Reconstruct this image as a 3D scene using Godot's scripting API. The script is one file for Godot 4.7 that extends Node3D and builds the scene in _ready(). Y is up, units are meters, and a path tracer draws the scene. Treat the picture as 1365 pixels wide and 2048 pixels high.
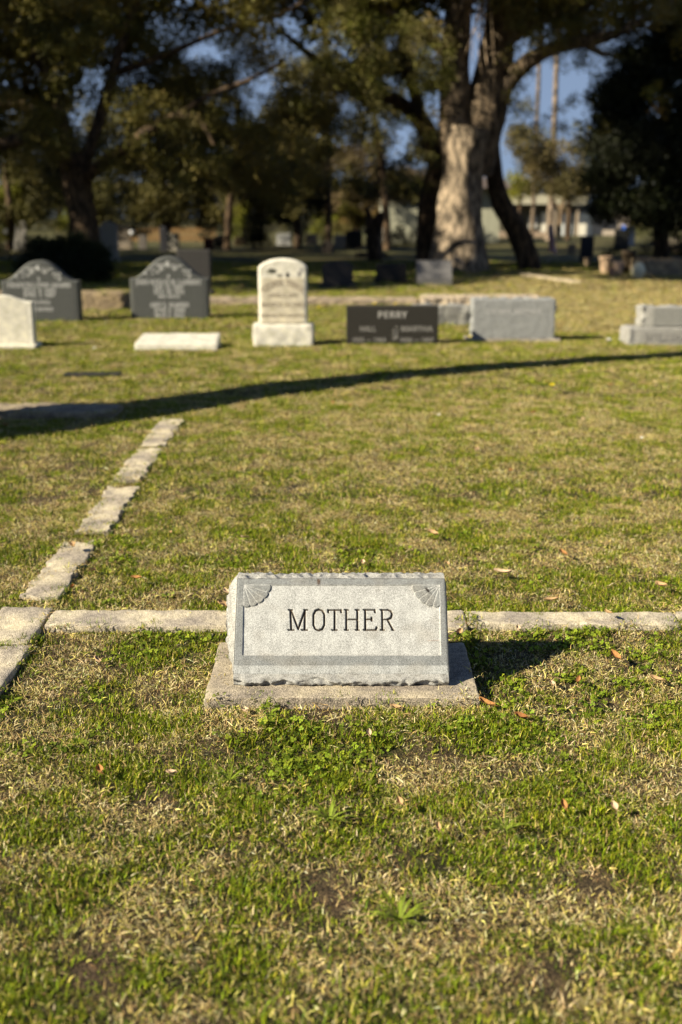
extends Node3D
# A lawn cemetery in low winter sun: y is up, metres, the view looks along -z.

const SUN_FROM := Vector3(-0.433, 0.300, 0.204)   # direction towards the sun

var rng := RandomNumberGenerator.new()
var taken := {}
var mats := {}
var patch_noise := FastNoiseLite.new()
var fine_noise := FastNoiseLite.new()
var lump_noise := FastNoiseLite.new()
var warp_noise := FastNoiseLite.new()
var keep_out: Array = []          # rectangles [x0, x1, z0, z1] that no grass grows on


# ---------------------------------------------------------------- mesh helpers
class Shape:
	var v := PackedVector3Array()
	var n := PackedVector3Array()
	var c := PackedColorArray()
	var k := PackedInt32Array()

	func tri(a: Vector3, b: Vector3, d: Vector3, col := Color.WHITE) -> void:   # a, b, d counter-clockwise from outside
		var m := (b - a).cross(d - a).normalized()
		var at := v.size()
		v.append(a); v.append(d); v.append(b)
		for q in 3:
			n.append(m); c.append(col); k.append(at + q)

	func quad(a: Vector3, b: Vector3, d: Vector3, e: Vector3, col := Color.WHITE) -> void:
		tri(a, b, d, col)
		tri(a, d, e, col)

	func box(lo: Vector3, hi: Vector3, col := Color.WHITE) -> void:
		var p := [Vector3(lo.x, lo.y, hi.z), Vector3(hi.x, lo.y, hi.z), Vector3(hi.x, hi.y, hi.z), Vector3(lo.x, hi.y, hi.z), Vector3(lo.x, lo.y, lo.z), Vector3(hi.x, lo.y, lo.z), Vector3(hi.x, hi.y, lo.z), Vector3(lo.x, hi.y, lo.z)]
		for f in [[0, 1, 2, 3], [5, 4, 7, 6], [4, 0, 3, 7], [1, 5, 6, 2], [3, 2, 6, 7], [4, 5, 1, 0]]:
			quad(p[f[0]], p[f[1]], p[f[2]], p[f[3]], col)

	# rows of points, nu in each row; front is du x dv; normals are smooth
	func grid(p: PackedVector3Array, nu: int, nv: int, cols := PackedColorArray()) -> void:
		var at := v.size()
		var s := PackedVector3Array()
		s.resize(p.size())
		for r in nv - 1:
			for u in nu - 1:
				var a := r * nu + u
				var b := a + 1
				var d := a + nu
				var e := d + 1
				var f := (p[b] - p[a]).cross(p[d] - p[a]) + (p[e] - p[b]).cross(p[d] - p[b])
				s[a] += f; s[b] += f; s[d] += f; s[e] += f
				k.append(at + a); k.append(at + d); k.append(at + b)
				k.append(at + b); k.append(at + d); k.append(at + e)
		for q in p.size():
			v.append(p[q])
			n.append(s[q].normalized())
			c.append(cols[q] if cols.size() else Color.WHITE)

	func closed_grid(p: PackedVector3Array, nu: int, nv: int, cols := PackedColorArray()) -> void:   # first and last column fall together
		var at := v.size()
		grid(p, nu, nv, cols)
		for r in nv:
			var a := at + r * nu
			var m := (n[a] + n[a + nu - 1]).normalized()
			n[a] = m
			n[a + nu - 1] = m

	func mesh(m: Material) -> ArrayMesh:
		var a := []
		a.resize(Mesh.ARRAY_MAX)
		a[Mesh.ARRAY_VERTEX] = v
		a[Mesh.ARRAY_NORMAL] = n
		a[Mesh.ARRAY_COLOR] = c
		a[Mesh.ARRAY_INDEX] = k
		var out := ArrayMesh.new()
		out.add_surface_from_arrays(Mesh.PRIMITIVE_TRIANGLES, a)
		out.surface_set_material(0, m)
		return out


func numbered(parent: Node, called: String) -> String:
	var key := str(parent.get_instance_id()) + called
	var times: int = taken.get(key, 0)
	taken[key] = times + 1
	return called if times == 0 else "%s_%03d" % [called, times]


func obj(called: String, m: Mesh, parent: Node = self) -> MeshInstance3D:
	var o := MeshInstance3D.new()
	o.name = numbered(parent, called)
	o.mesh = m
	parent.add_child(o, true)
	return o


func tag(o: Node, label: String, category: String, group := "") -> Node:
	o.set_meta("label", label)
	o.set_meta("category", category)
	if group:
		o.set_meta("group", group)
	return o


func thing(called: String, label: String, category: String, where := Vector3.ZERO, turn := 0.0, group := "") -> Node3D:
	var o := Node3D.new()
	o.name = numbered(self, called)
	add_child(o, true)
	o.position = where
	o.rotation.y = deg_to_rad(turn)
	tag(o, label, category, group)
	return o


func structure(called: String, m: Mesh) -> MeshInstance3D:
	var o := obj(called, m)
	o.set_meta("kind", "structure")
	return o


func scatter(called: String, m: Mesh, where: Array[Transform3D], tints: PackedColorArray, parent: Node = self) -> MultiMeshInstance3D:
	var mm := MultiMesh.new()
	mm.transform_format = MultiMesh.TRANSFORM_3D
	mm.use_colors = true
	mm.mesh = m
	mm.instance_count = where.size()
	for q in where.size():
		mm.set_instance_transform(q, where[q])
		mm.set_instance_color(q, tints[q])
	var o := MultiMeshInstance3D.new()
	o.name = numbered(parent, called)
	o.multimesh = mm
	o.set_meta("kind", "stuff")
	parent.add_child(o, true)
	return o


# A box with softened edges whose surface is pushed about by noise; amp(p) says how far at p.
func rough_box(size: Vector3, cell: float, soft: float, amp: Callable, scale: float, tint := Color.WHITE, seed_at := Vector3.ZERO) -> Shape:
	var sh := Shape.new()
	var half := size / 2.0
	var inner := half - Vector3.ONE * soft
	for side in 6:
		var ax := side / 2
		var sg := 1.0 if side % 2 == 0 else -1.0
		var ux := (ax + 1) % 3
		var vx := (ax + 2) % 3
		var nu := clampi(int(size[ux] / cell), 4, 160) + 3
		var nv := clampi(int(size[vx] / cell), 4, 160) + 3
		var pts := PackedVector3Array()
		for j in nv:
			for i in nu:
				var p := Vector3.ZERO
				p[ax] = half[ax] * sg
				p[ux] = edge_spread(i, nu, half[ux], soft) * sg
				p[vx] = edge_spread(j, nv, half[vx], soft)
				var q := p.clamp(-inner, inner)
				if soft > 0.0:
					p = q + (p - q).normalized() * soft
				var a: float = amp.call(p)
				if a > 0.0:
					var w := (p + seed_at) * scale
					p += Vector3(lump_noise.get_noise_3dv(w), lump_noise.get_noise_3dv(w + Vector3(31, 7, 3)), lump_noise.get_noise_3dv(w + Vector3(5, 41, 19))) * a
				p.y += half.y
				pts.append(p)
		var cols := PackedColorArray()
		cols.resize(pts.size())
		cols.fill(tint)
		sh.grid(pts, nu, nv, cols)
	return sh


func edge_spread(i: int, count: int, half: float, soft: float) -> float:
	if i == 0: return -half
	if i == count - 1: return half
	return lerpf(-half + soft, half - soft, float(i - 1) / float(count - 3))


# An upright slab: outline in x, y (counter-clockwise from the front), its front at z = 0, with a bevel round the front.
func slab(outline: PackedVector2Array, depth: float, bevel: float, tint := Color.WHITE) -> Shape:
	var sh := Shape.new()
	var cnt := outline.size()
	var inset := PackedVector2Array()
	for q in cnt:
		var a := outline[(q + cnt - 1) % cnt]
		var b := outline[q]
		var d := outline[(q + 1) % cnt]
		var n1 := (b - a).normalized().orthogonal() * -1.0
		var n2 := (d - b).normalized().orthogonal() * -1.0
		var m := (n1 + n2).normalized()
		inset.append(b + m * bevel / maxf(0.35, m.dot(n1)))
	for q in cnt:
		var w := (q + 1) % cnt
		var b0 := Vector3(outline[q].x, outline[q].y, -depth)
		var b1 := Vector3(outline[w].x, outline[w].y, -depth)
		var f0 := Vector3(outline[q].x, outline[q].y, -bevel)
		var f1 := Vector3(outline[w].x, outline[w].y, -bevel)
		sh.quad(f0, b0, b1, f1, tint)
		sh.quad(Vector3(inset[q].x, inset[q].y, 0), f0, f1, Vector3(inset[w].x, inset[w].y, 0), tint)
	var t := Geometry2D.triangulate_polygon(inset)
	for q in range(0, t.size(), 3):
		var a := inset[t[q]]
		var b := inset[t[q + 1]]
		var d := inset[t[q + 2]]
		if (b - a).cross(d - a) < 0.0:
			var s := b
			b = d
			d = s
		sh.tri(Vector3(a.x, a.y, 0), Vector3(b.x, b.y, 0), Vector3(d.x, d.y, 0), tint)
	t = Geometry2D.triangulate_polygon(outline)
	for q in range(0, t.size(), 3):
		var a := outline[t[q]]
		var b := outline[t[q + 1]]
		var d := outline[t[q + 2]]
		if (b - a).cross(d - a) > 0.0:
			var s := b
			b = d
			d = s
		sh.tri(Vector3(a.x, a.y, -depth), Vector3(b.x, b.y, -depth), Vector3(d.x, d.y, -depth), tint)
	return sh


# A bent, tapering tube through p (points) with radii r; lumps of bark by noise.
func tube(sh: Shape, p: Array, r: Array, sides: int, lump := 0.0, step := 0.3, tint := Color.WHITE, noise_scale := 1.0) -> void:
	var path: Array[Vector3] = []
	var rad: Array[float] = []
	for q in p.size() - 1:
		var a: Vector3 = p[maxi(q - 1, 0)]
		var b: Vector3 = p[q]
		var d: Vector3 = p[q + 1]
		var e: Vector3 = p[mini(q + 2, p.size() - 1)]
		var steps := maxi(2, int(b.distance_to(d) / step))
		for s in steps:
			var t := float(s) / steps
			path.append(b.cubic_interpolate(d, a, e, t))
			rad.append(lerpf(r[q], r[q + 1], t))
	path.append(p[-1])
	rad.append(r[-1])
	var pts := PackedVector3Array()
	var side := Vector3(0.31, 0.12, 0.94)
	for q in path.size():
		var t := (path[mini(q + 1, path.size() - 1)] - path[maxi(q - 1, 0)]).normalized()
		side = (side - t * side.dot(t)).normalized()
		var other := t.cross(side)
		for w in sides + 1:
			var th := TAU * (w % sides) / sides
			var dir := side * cos(th) + other * sin(th)
			var at := path[q] + dir * rad[q]
			if lump > 0.0:
				at += dir * rad[q] * lump * (lump_noise.get_noise_3dv(at * noise_scale * Vector3(1, 0.45, 1)) + 0.5 * lump_noise.get_noise_3dv(at * noise_scale * Vector3(3, 1.1, 3)))
			pts.append(at)
	var cols := PackedColorArray()
	cols.resize(pts.size())
	cols.fill(tint)
	sh.closed_grid(pts, sides + 1, path.size(), cols)
	var tip := pts.slice(pts.size() - sides - 1)
	for w in sides:
		sh.tri(path[-1], tip[w], tip[w + 1], tint)


# ---------------------------------------------------------------- textures and materials
func lin(r: float, g: float, b: float) -> Color:   # a linear colour as an sRGB one
	return Color(r, g, b).linear_to_srgb()


func noise_of(f: float, octaves: int, s: int, kind := FastNoiseLite.TYPE_SIMPLEX_SMOOTH) -> FastNoiseLite:
	var q := FastNoiseLite.new()
	q.noise_type = kind
	q.frequency = f
	q.fractal_octaves = octaves
	q.seed = s
	return q


# A repeating picture mixed from several noises: shade(list of values from 0 to 1) gives a colour.
func mixed(size: int, noises: Array, shade: Callable) -> ImageTexture:
	var data: Array = []
	for q in noises:
		data.append(q.get_seamless_image(size, size, false, false, 0.12, true).get_data())
	var out := PackedByteArray()
	out.resize(size * size * 3)
	var vals := PackedFloat32Array()
	vals.resize(noises.size())
	for q in size * size:
		for w in noises.size():
			vals[w] = data[w][q] / 255.0
		var c: Color = shade.call(vals)
		out[q * 3] = c.r8
		out[q * 3 + 1] = c.g8
		out[q * 3 + 2] = c.b8
	return ImageTexture.create_from_image(Image.create_from_data(size, size, false, Image.FORMAT_RGB8, out))


func surface(tex: Texture2D, tile: float, rough: float, bump: Texture2D = null, bump_cm := 0.0, tint := Color.WHITE, world := false) -> StandardMaterial3D:
	var m := StandardMaterial3D.new()
	m.albedo_color = tint
	m.albedo_texture = tex
	m.roughness = rough
	m.metallic_specular = 0.35
	m.vertex_color_use_as_albedo = true
	m.uv1_triplanar = true
	m.uv1_world_triplanar = world
	m.uv1_triplanar_sharpness = 4.0
	m.uv1_scale = Vector3.ONE / tile
	if bump:
		m.heightmap_enabled = true
		m.heightmap_texture = bump
		m.heightmap_scale = bump_cm
	return m


func plain(c: Color, rough: float, spec := 0.3) -> StandardMaterial3D:
	var m := StandardMaterial3D.new()
	m.albedo_color = c
	m.roughness = rough
	m.metallic_specular = spec
	m.vertex_color_use_as_albedo = true
	return m


func leafy(through: float, rough := 0.55, spec := 0.25) -> StandardMaterial3D:
	var m := plain(Color.WHITE, rough, spec)
	m.backlight_enabled = true
	m.backlight = Color(through, through, through * 0.55)
	return m


func make_materials() -> void:
	var grains := [noise_of(0.11, 2, 3), noise_of(0.32, 1, 5), noise_of(0.02, 3, 9), noise_of(0.45, 1, 12)]
	var granite := mixed(512, grains, func(x): 
		var s: float = 0.80 + 0.16 * (x[2] - 0.5)
		if x[1] > 0.58: s -= 0.38 * minf(1.0, (x[1] - 0.58) * 5.0)
		if x[3] > 0.62: s += 0.24 * minf(1.0, (x[3] - 0.62) * 5.0)
		s += 0.25 * (x[0] - 0.5)
		return Color(s, s, s * 0.985))
	var granite_h := mixed(512, grains, func(x): return Color.WHITE * clampf(0.3 * x[0] + 0.4 * x[1] + 0.3 * x[3], 0.0, 1.0))
	var concrete := mixed(512, [noise_of(0.06, 4, 21), noise_of(0.4, 1, 25), noise_of(0.008, 3, 29), noise_of(0.16, 1, 31, FastNoiseLite.TYPE_CELLULAR)], func(x):
		var s: float = 0.80 + 0.34 * (x[2] - 0.5) + 0.22 * (x[0] - 0.5)
		if x[1] > 0.56: s -= 1.1 * (x[1] - 0.56)
		if x[1] < 0.36: s += 0.8 * (0.36 - x[1])
		if x[3] < 0.2: s -= 0.6 * (0.2 - x[3])
		return Color(s, s * 0.985, s * (0.95 - 0.10 * (x[2] - 0.5))))
	var concrete_h := mixed(512, [noise_of(0.06, 4, 21), noise_of(0.4, 1, 25), noise_of(0.16, 1, 31, FastNoiseLite.TYPE_CELLULAR)], func(x): return Color.WHITE * clampf(0.35 * x[0] + 0.4 * x[1] + 0.35 * x[2], 0.0, 1.0))
	var marble := mixed(512, [noise_of(0.01, 4, 41), noise_of(0.05, 3, 44), noise_of(0.3, 1, 47)], func(x):
		var s: float = 0.90 + 0.16 * (x[0] - 0.5) + 0.08 * (x[1] - 0.5) + 0.05 * (x[2] - 0.5)
		return Color(s, s * 0.985, s * (0.94 - 0.08 * absf(x[0] - 0.5))))
	var bark := mixed(512, [noise_of(0.015, 4, 51), noise_of(0.06, 3, 54), noise_of(0.2, 2, 57)], func(x):
		var s: float = 0.66 + 0.95 * (x[0] - 0.5) + 0.55 * (x[1] - 0.5) + 0.35 * (x[2] - 0.5)
		s = clampf(s, 0.2, 1.0)
		return Color(s, s * 0.93, s * 0.84))
	var bark_h := mixed(512, [noise_of(0.03, 4, 61), noise_of(0.12, 3, 64)], func(x): return Color.WHITE * clampf(0.7 * x[0] + 0.3 * x[1], 0.0, 1.0))
	var soil := mixed(512, [noise_of(0.02, 4, 71), noise_of(0.12, 3, 74), noise_of(0.4, 1, 77)], func(x):
		var s: float = 0.70 + 0.4 * (x[0] - 0.5) + 0.5 * (x[1] - 0.5) + 0.4 * (x[2] - 0.5)
		return Color(s, s * 0.97, s * 0.92))
	mats.granite = surface(granite, 0.42, 0.75, granite_h, 0.07)
	mats.granite_far = surface(granite, 0.35, 0.75, granite_h, 0.1)
	mats.polished = surface(granite, 0.3, 0.5)
	mats.concrete = surface(concrete, 0.9, 0.9, concrete_h, 0.3)
	mats.marble = surface(marble, 0.7, 0.65, concrete_h, 0.08)
	mats.bark = surface(bark, 1.4, 0.9, bark_h, 3.0)
	mats.bark.uv1_scale = Vector3(0.9, 0.30, 0.9)
	mats.soil = surface(soil, 0.6, 0.95, soil, 0.8, Color.WHITE, true)
	mats.leaf = leafy(0.6)
	mats.dark_leaf = leafy(0.25)
	mats.grass = leafy(0.26, 0.6, 0.2)
	mats.dry = leafy(0.18, 0.8, 0.15)
	mats.paint = plain(Color.WHITE, 0.6)
	mats.lettering = plain(Color.WHITE, 0.85, 0.2)


func _ready() -> void:
	make_sky_and_camera()
	rng.seed = 71
	patch_noise = noise_of(0.55, 3, 101)
	fine_noise = noise_of(3.2, 2, 105)
	lump_noise = noise_of(1.0, 2, 109)
	warp_noise = noise_of(0.05, 3, 113)
	make_materials()
	make_kerbs()
	make_mother_stone()
	make_ground()
	make_trees()
	make_far_place()
	make_row_stones()
	make_far_stones()
	make_grass()
	make_litter()


func make_sky_and_camera() -> void:
	var cam := Camera3D.new()
	cam.name = "camera"
	cam.position = Vector3(0, 1.4, 0)
	cam.rotation_degrees = Vector3(-14.63, 0, 0)
	cam.fov = 48.46
	cam.near = 0.1
	cam.far = 900.0
	var lens := CameraAttributesPhysical.new()
	lens.frustum_focal_length = 26.667
	lens.frustum_focus_distance = 3.45
	lens.frustum_near = 0.1
	lens.frustum_far = 900.0
	lens.exposure_aperture = 1.42
	cam.attributes = lens
	add_child(cam)
	cam.current = true
	var env := Environment.new()
	env.background_mode = Environment.BG_SKY
	var sky := ProceduralSkyMaterial.new()
	sky.sky_top_color = Color(0.17, 0.245, 0.39)
	sky.sky_horizon_color = Color(0.375, 0.435, 0.515)
	sky.sky_curve = 0.4
	sky.ground_bottom_color = Color(0.12, 0.11, 0.07)
	sky.ground_horizon_color = Color(0.22, 0.22, 0.19)
	sky.sun_angle_max = 1.0
	env.sky = Sky.new()
	env.sky.sky_material = sky
	env.tonemap_mode = Environment.TONE_MAPPER_LINEAR
	env.tonemap_exposure = 2.45
	env.sdfgi_enabled = true
	env.ssao_enabled = true
	env.ssil_enabled = true
	var we := WorldEnvironment.new()
	we.name = "world_environment"
	we.environment = env
	add_child(we)
	var sun := DirectionalLight3D.new()
	sun.name = "sun"
	sun.light_energy = 1.6
	sun.light_color = Color(1.0, 0.955, 0.865)
	sun.light_angular_distance = 0.5
	sun.shadow_enabled = true
	add_child(sun)
	sun.look_at_from_position(SUN_FROM * 60.0, Vector3.ZERO)


# ---------------------------------------------------------------- kerbs
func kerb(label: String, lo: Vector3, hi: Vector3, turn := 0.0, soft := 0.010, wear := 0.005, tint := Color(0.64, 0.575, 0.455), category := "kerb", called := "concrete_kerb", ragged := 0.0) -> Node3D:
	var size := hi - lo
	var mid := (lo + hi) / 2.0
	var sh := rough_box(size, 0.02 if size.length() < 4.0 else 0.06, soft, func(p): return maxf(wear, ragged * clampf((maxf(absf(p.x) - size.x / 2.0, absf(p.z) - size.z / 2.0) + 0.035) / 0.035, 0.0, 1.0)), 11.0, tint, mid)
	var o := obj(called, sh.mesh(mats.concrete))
	o.position = Vector3(mid.x, lo.y, mid.z)
	o.rotation.y = deg_to_rad(turn)
	tag(o, label, category)
	keep_out.append([lo.x, hi.x, lo.z, hi.z, hi.y])
	return o


func make_kerbs() -> void:
	# the cross kerb that passes behind the small stone, in its cast lengths
	kerb("pale concrete kerb length between the corner block and the MOTHER stone", Vector3(-1.036, -0.08, -3.895), Vector3(-0.332, 0.019, -3.728))
	kerb("pale concrete kerb length hidden behind the MOTHER stone", Vector3(-0.329, -0.08, -3.893), Vector3(0.443, 0.018, -3.72))
	kerb("cracked pale concrete kerb length just beside the shadow of the MOTHER stone", Vector3(0.445, -0.08, -3.885), Vector3(1.194, 0.017, -3.752), -0.3)
	kerb("pale concrete kerb length running out of the picture to the right", Vector3(1.196, -0.08, -3.885), Vector3(2.6, 0.017, -3.757), -0.3)
	kerb("broad corner block of concrete where the two kerbs meet", Vector3(-1.235, -0.08, -3.925), Vector3(-1.042, 0.021, -3.55))
	kerb("concrete kerb strip coming towards the camera from the corner block", Vector3(-1.228, -0.08, -3.543), Vector3(-1.028, 0.020, -1.4))
	# the worn slabs of the side kerb, almost level with the lawn
	kerb("worn flush concrete slab nearest the corner block", Vector3(-1.215, -0.08, -4.80), Vector3(-1.065, 0.014, -4.06), 0.6, 0.008, 0.004, Color(0.60, 0.535, 0.42), "kerb", "concrete_kerb", 0.020)
	kerb("worn flush concrete slab, second from the corner block", Vector3(-1.215, -0.08, -5.84), Vector3(-1.06, 0.014, -4.96), 0.9, 0.008, 0.004, Color(0.60, 0.535, 0.42), "kerb", "concrete_kerb", 0.020)
	kerb("worn flush concrete slab, third from the corner block", Vector3(-1.245, -0.08, -6.86), Vector3(-1.09, 0.013, -6.03), 0.6, 0.008, 0.004, Color(0.60, 0.535, 0.42), "kerb", "concrete_kerb", 0.020)
	kerb("worn flush concrete slab just before the dark tree shadow", Vector3(-1.255, -0.08, -7.92), Vector3(-1.10, 0.013, -6.95), 0.3, 0.008, 0.004, Color(0.60, 0.535, 0.42), "kerb", "concrete_kerb", 0.020)
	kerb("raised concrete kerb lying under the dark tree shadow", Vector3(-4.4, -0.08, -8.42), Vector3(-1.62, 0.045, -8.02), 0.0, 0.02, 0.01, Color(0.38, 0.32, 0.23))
	# low kerbs far behind the row of stones
	kerb("low brown stained wall between the two dark arched stones", Vector3(-6.6, -0.05, -18.3), Vector3(-3.32, 0.25, -17.6), 0.0, 0.03, 0.012, Color(0.36, 0.28, 0.18), "kerb wall", "low_wall")
	kerb("long low kerb passing behind the white marble tablet", Vector3(-3.3, -0.05, -19.0), Vector3(1.25, 0.10, -18.6), 0.0, 0.03, 0.03, Color(0.46, 0.38, 0.28))
	kerb("pale kerb end showing above the rough grey stone", Vector3(1.28, -0.05, -18.9), Vector3(3.2, 0.14, -18.3), 0.0, 0.03, 0.03, Color(0.58, 0.49, 0.38))
	kerb("wide tan kerb wall behind the two-tier stone", Vector3(7.25, -0.05, -29.6), Vector3(14.0, 0.36, -27.6), 0.0, 0.05, 0.05, Color(0.42, 0.34, 0.23), "kerb wall", "low_wall")
	kerb("thin pale kerb lying aslant in the far grass by the big trunk", Vector3(4.55, -0.05, -27.5), Vector3(4.78, 0.05, -24.4), 12.0, 0.03, 0.03, Color(0.55, 0.47, 0.34))


# ---------------------------------------------------------------- the MOTHER stone
const FACE_LOW := Vector3(0, 0.074, -3.165)
const FACE_HIGH := Vector3(0, 0.310, -3.359)
const FACE_W := 0.3213
const FACE_L := 0.3055

# strokes of each letter as pairs of points in its own box (0..1, 0..1)
const STROKES := {
	"M": [0.10, 0.97, 0.16, 0.03, 0.0, 0.02, 0.30, 0.02, 0.0, 0.98, 0.20, 0.98, 0.14, 0.95, 0.52, 0.06, 0.52, 0.06, 0.86, 0.95, 0.86, 0.97, 0.86, 0.03, 0.70, 0.02, 1.0, 0.02, 0.82, 0.98, 1.0, 0.98],
	"O": [0.06, 0.25, 0.06, 0.75, 0.94, 0.25, 0.94, 0.75, 0.06, 0.75, 0.22, 0.94, 0.22, 0.94, 0.5, 1.0, 0.5, 1.0, 0.78, 0.94, 0.78, 0.94, 0.94, 0.75, 0.06, 0.25, 0.22, 0.06, 0.22, 0.06, 0.5, 0.0, 0.5, 0.0, 0.78, 0.06, 0.78, 0.06, 0.94, 0.25],
	"T": [0.0, 0.97, 1.0, 0.97, 0.0, 0.97, 0.0, 0.86, 1.0, 0.97, 1.0, 0.86, 0.5, 0.97, 0.5, 0.02, 0.30, 0.02, 0.70, 0.02],
	"H": [0.12, 0.98, 0.12, 0.02, 0.88, 0.98, 0.88, 0.02, 0.12, 0.52, 0.88, 0.52, 0.0, 0.98, 0.26, 0.98, 0.0, 0.02, 0.26, 0.02, 0.74, 0.98, 1.0, 0.98, 0.74, 0.02, 1.0, 0.02],
	"E": [0.14, 0.98, 0.14, 0.02, 0.0, 0.98, 0.86, 0.98, 0.86, 0.98, 0.88, 0.86, 0.0, 0.02, 0.92, 0.02, 0.92, 0.02, 1.0, 0.14, 0.14, 0.53, 0.62, 0.53, 0.62, 0.60, 0.62, 0.46],
	"R": [0.14, 0.98, 0.14, 0.02, 0.0, 0.98, 0.55, 0.98, 0.55, 0.98, 0.80, 0.92, 0.80, 0.92, 0.88, 0.76, 0.88, 0.76, 0.80, 0.60, 0.80, 0.60, 0.55, 0.52, 0.55, 0.52, 0.14, 0.52, 0.0, 0.02, 0.28, 0.02, 0.52, 0.52, 0.92, 0.03, 0.84, 0.02, 1.0, 0.02],
}
const PLACES := [["M", -0.1602, -0.1018], ["O", -0.0858, -0.0482], ["T", -0.0387, 0.0008], ["H", 0.0114, 0.0559], ["E", 0.0691, 0.1095], ["R", 0.1207, 0.1615]]
const TEXT_LOW := 0.138
const TEXT_HIGH := 0.2055


func to_stroke(p: Vector2, strokes: Array, x0: float, x1: float) -> float:
	var best := 1.0
	for q in range(0, strokes.size(), 4):
		var a := Vector2(lerpf(x0, x1, strokes[q]), lerpf(TEXT_LOW, TEXT_HIGH, strokes[q + 1]))
		var b := Vector2(lerpf(x0, x1, strokes[q + 2]), lerpf(TEXT_LOW, TEXT_HIGH, strokes[q + 3]))
		var ab := b - a
		var t := clampf((p - a).dot(ab) / ab.length_squared(), 0.0, 1.0)
		var thin := 0.72 if absf(ab.y) < 0.3 * absf(ab.x) else 1.0
		best = minf(best, p.distance_to(a + ab * t) / thin)
	return best


# [raised or sunk by, colour, which part]; parts: 0 border, 1 panel, 2 and 3 the fans, 4.. the letters
func face_at(u: float, v: float) -> Array:
	var low := 0.0573
	var high := 0.285
	var left := -0.2965 + (v - low) * -0.02
	var right := 0.3005 + (v - low) * 0.02
	var border := Color(0.300, 0.312, 0.309)
	var panel := Color(0.575, 0.578, 0.555)
	if v < 0.026:
		border = Color(0.49, 0.50, 0.485)
	var inside := minf(minf(u - left, right - u), minf(v - low, high - v))
	var drop := -0.0035 * clampf(inside / 0.0018, 0.0, 1.0)
	if inside <= 0.0:
		var rim := clampf(1.0 + inside / 0.0016, 0.0, 1.0)
		return [0.0, border.lerp(Color(0.58, 0.58, 0.56), rim * 0.8), 0]
	for side in 2:
		var c := Vector2(left if side == 0 else right, high)
		var d := Vector2(absf(u - c.x), c.y - v)
		var r := d.length()
		var th := atan2(d.y, d.x) / (PI / 2.0) * 5.0
		var f := th - floorf(th)
		var bulge := sqrt(maxf(0.0, 1.0 - pow(2.0 * f - 1.0, 2.0) * 0.95))
		var reach := lerpf(0.0875, 0.0735, th / 5.0) * (0.915 + 0.085 * bulge)
		if r < reach:
			var off := minf(f, 1.0 - f) / 5.0 * PI / 2.0 * r
			var ray := clampf(1.0 - absf(off) / 0.0021, 0.0, 1.0) if r > 0.004 else 1.0
			var brim := clampf((reach - r) / 0.0015, 0.0, 1.0)
			return [-0.0035 * (1.0 - brim) - 0.0012 * ray, Color(0.320, 0.330, 0.323).lerp(Color(0.66, 0.66, 0.63), ray), 2 + side]
		if r < reach + 0.012:
			panel = panel.lerp(Color(0.64, 0.64, 0.62), 0.4)
	if v > TEXT_LOW - 0.01 and v < TEXT_HIGH + 0.01 and u > -0.17 and u < 0.17:
		for q in 6:
			var pl: Array = PLACES[q]
			if u > pl[1] - 0.006 and u < pl[2] + 0.006:
				var d := to_stroke(Vector2(u, v), STROKES[pl[0]], pl[1], pl[2])
				if d < 0.0036:
					var deep := clampf((0.0036 - d) / 0.0026, 0.0, 1.0)
					return [drop - 0.007 * deep, panel.lerp(Color(0.095, 0.066, 0.044), clampf(deep * 1.5, 0.0, 1.0)), 4 + q]
	return [drop, panel, 1]


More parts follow.
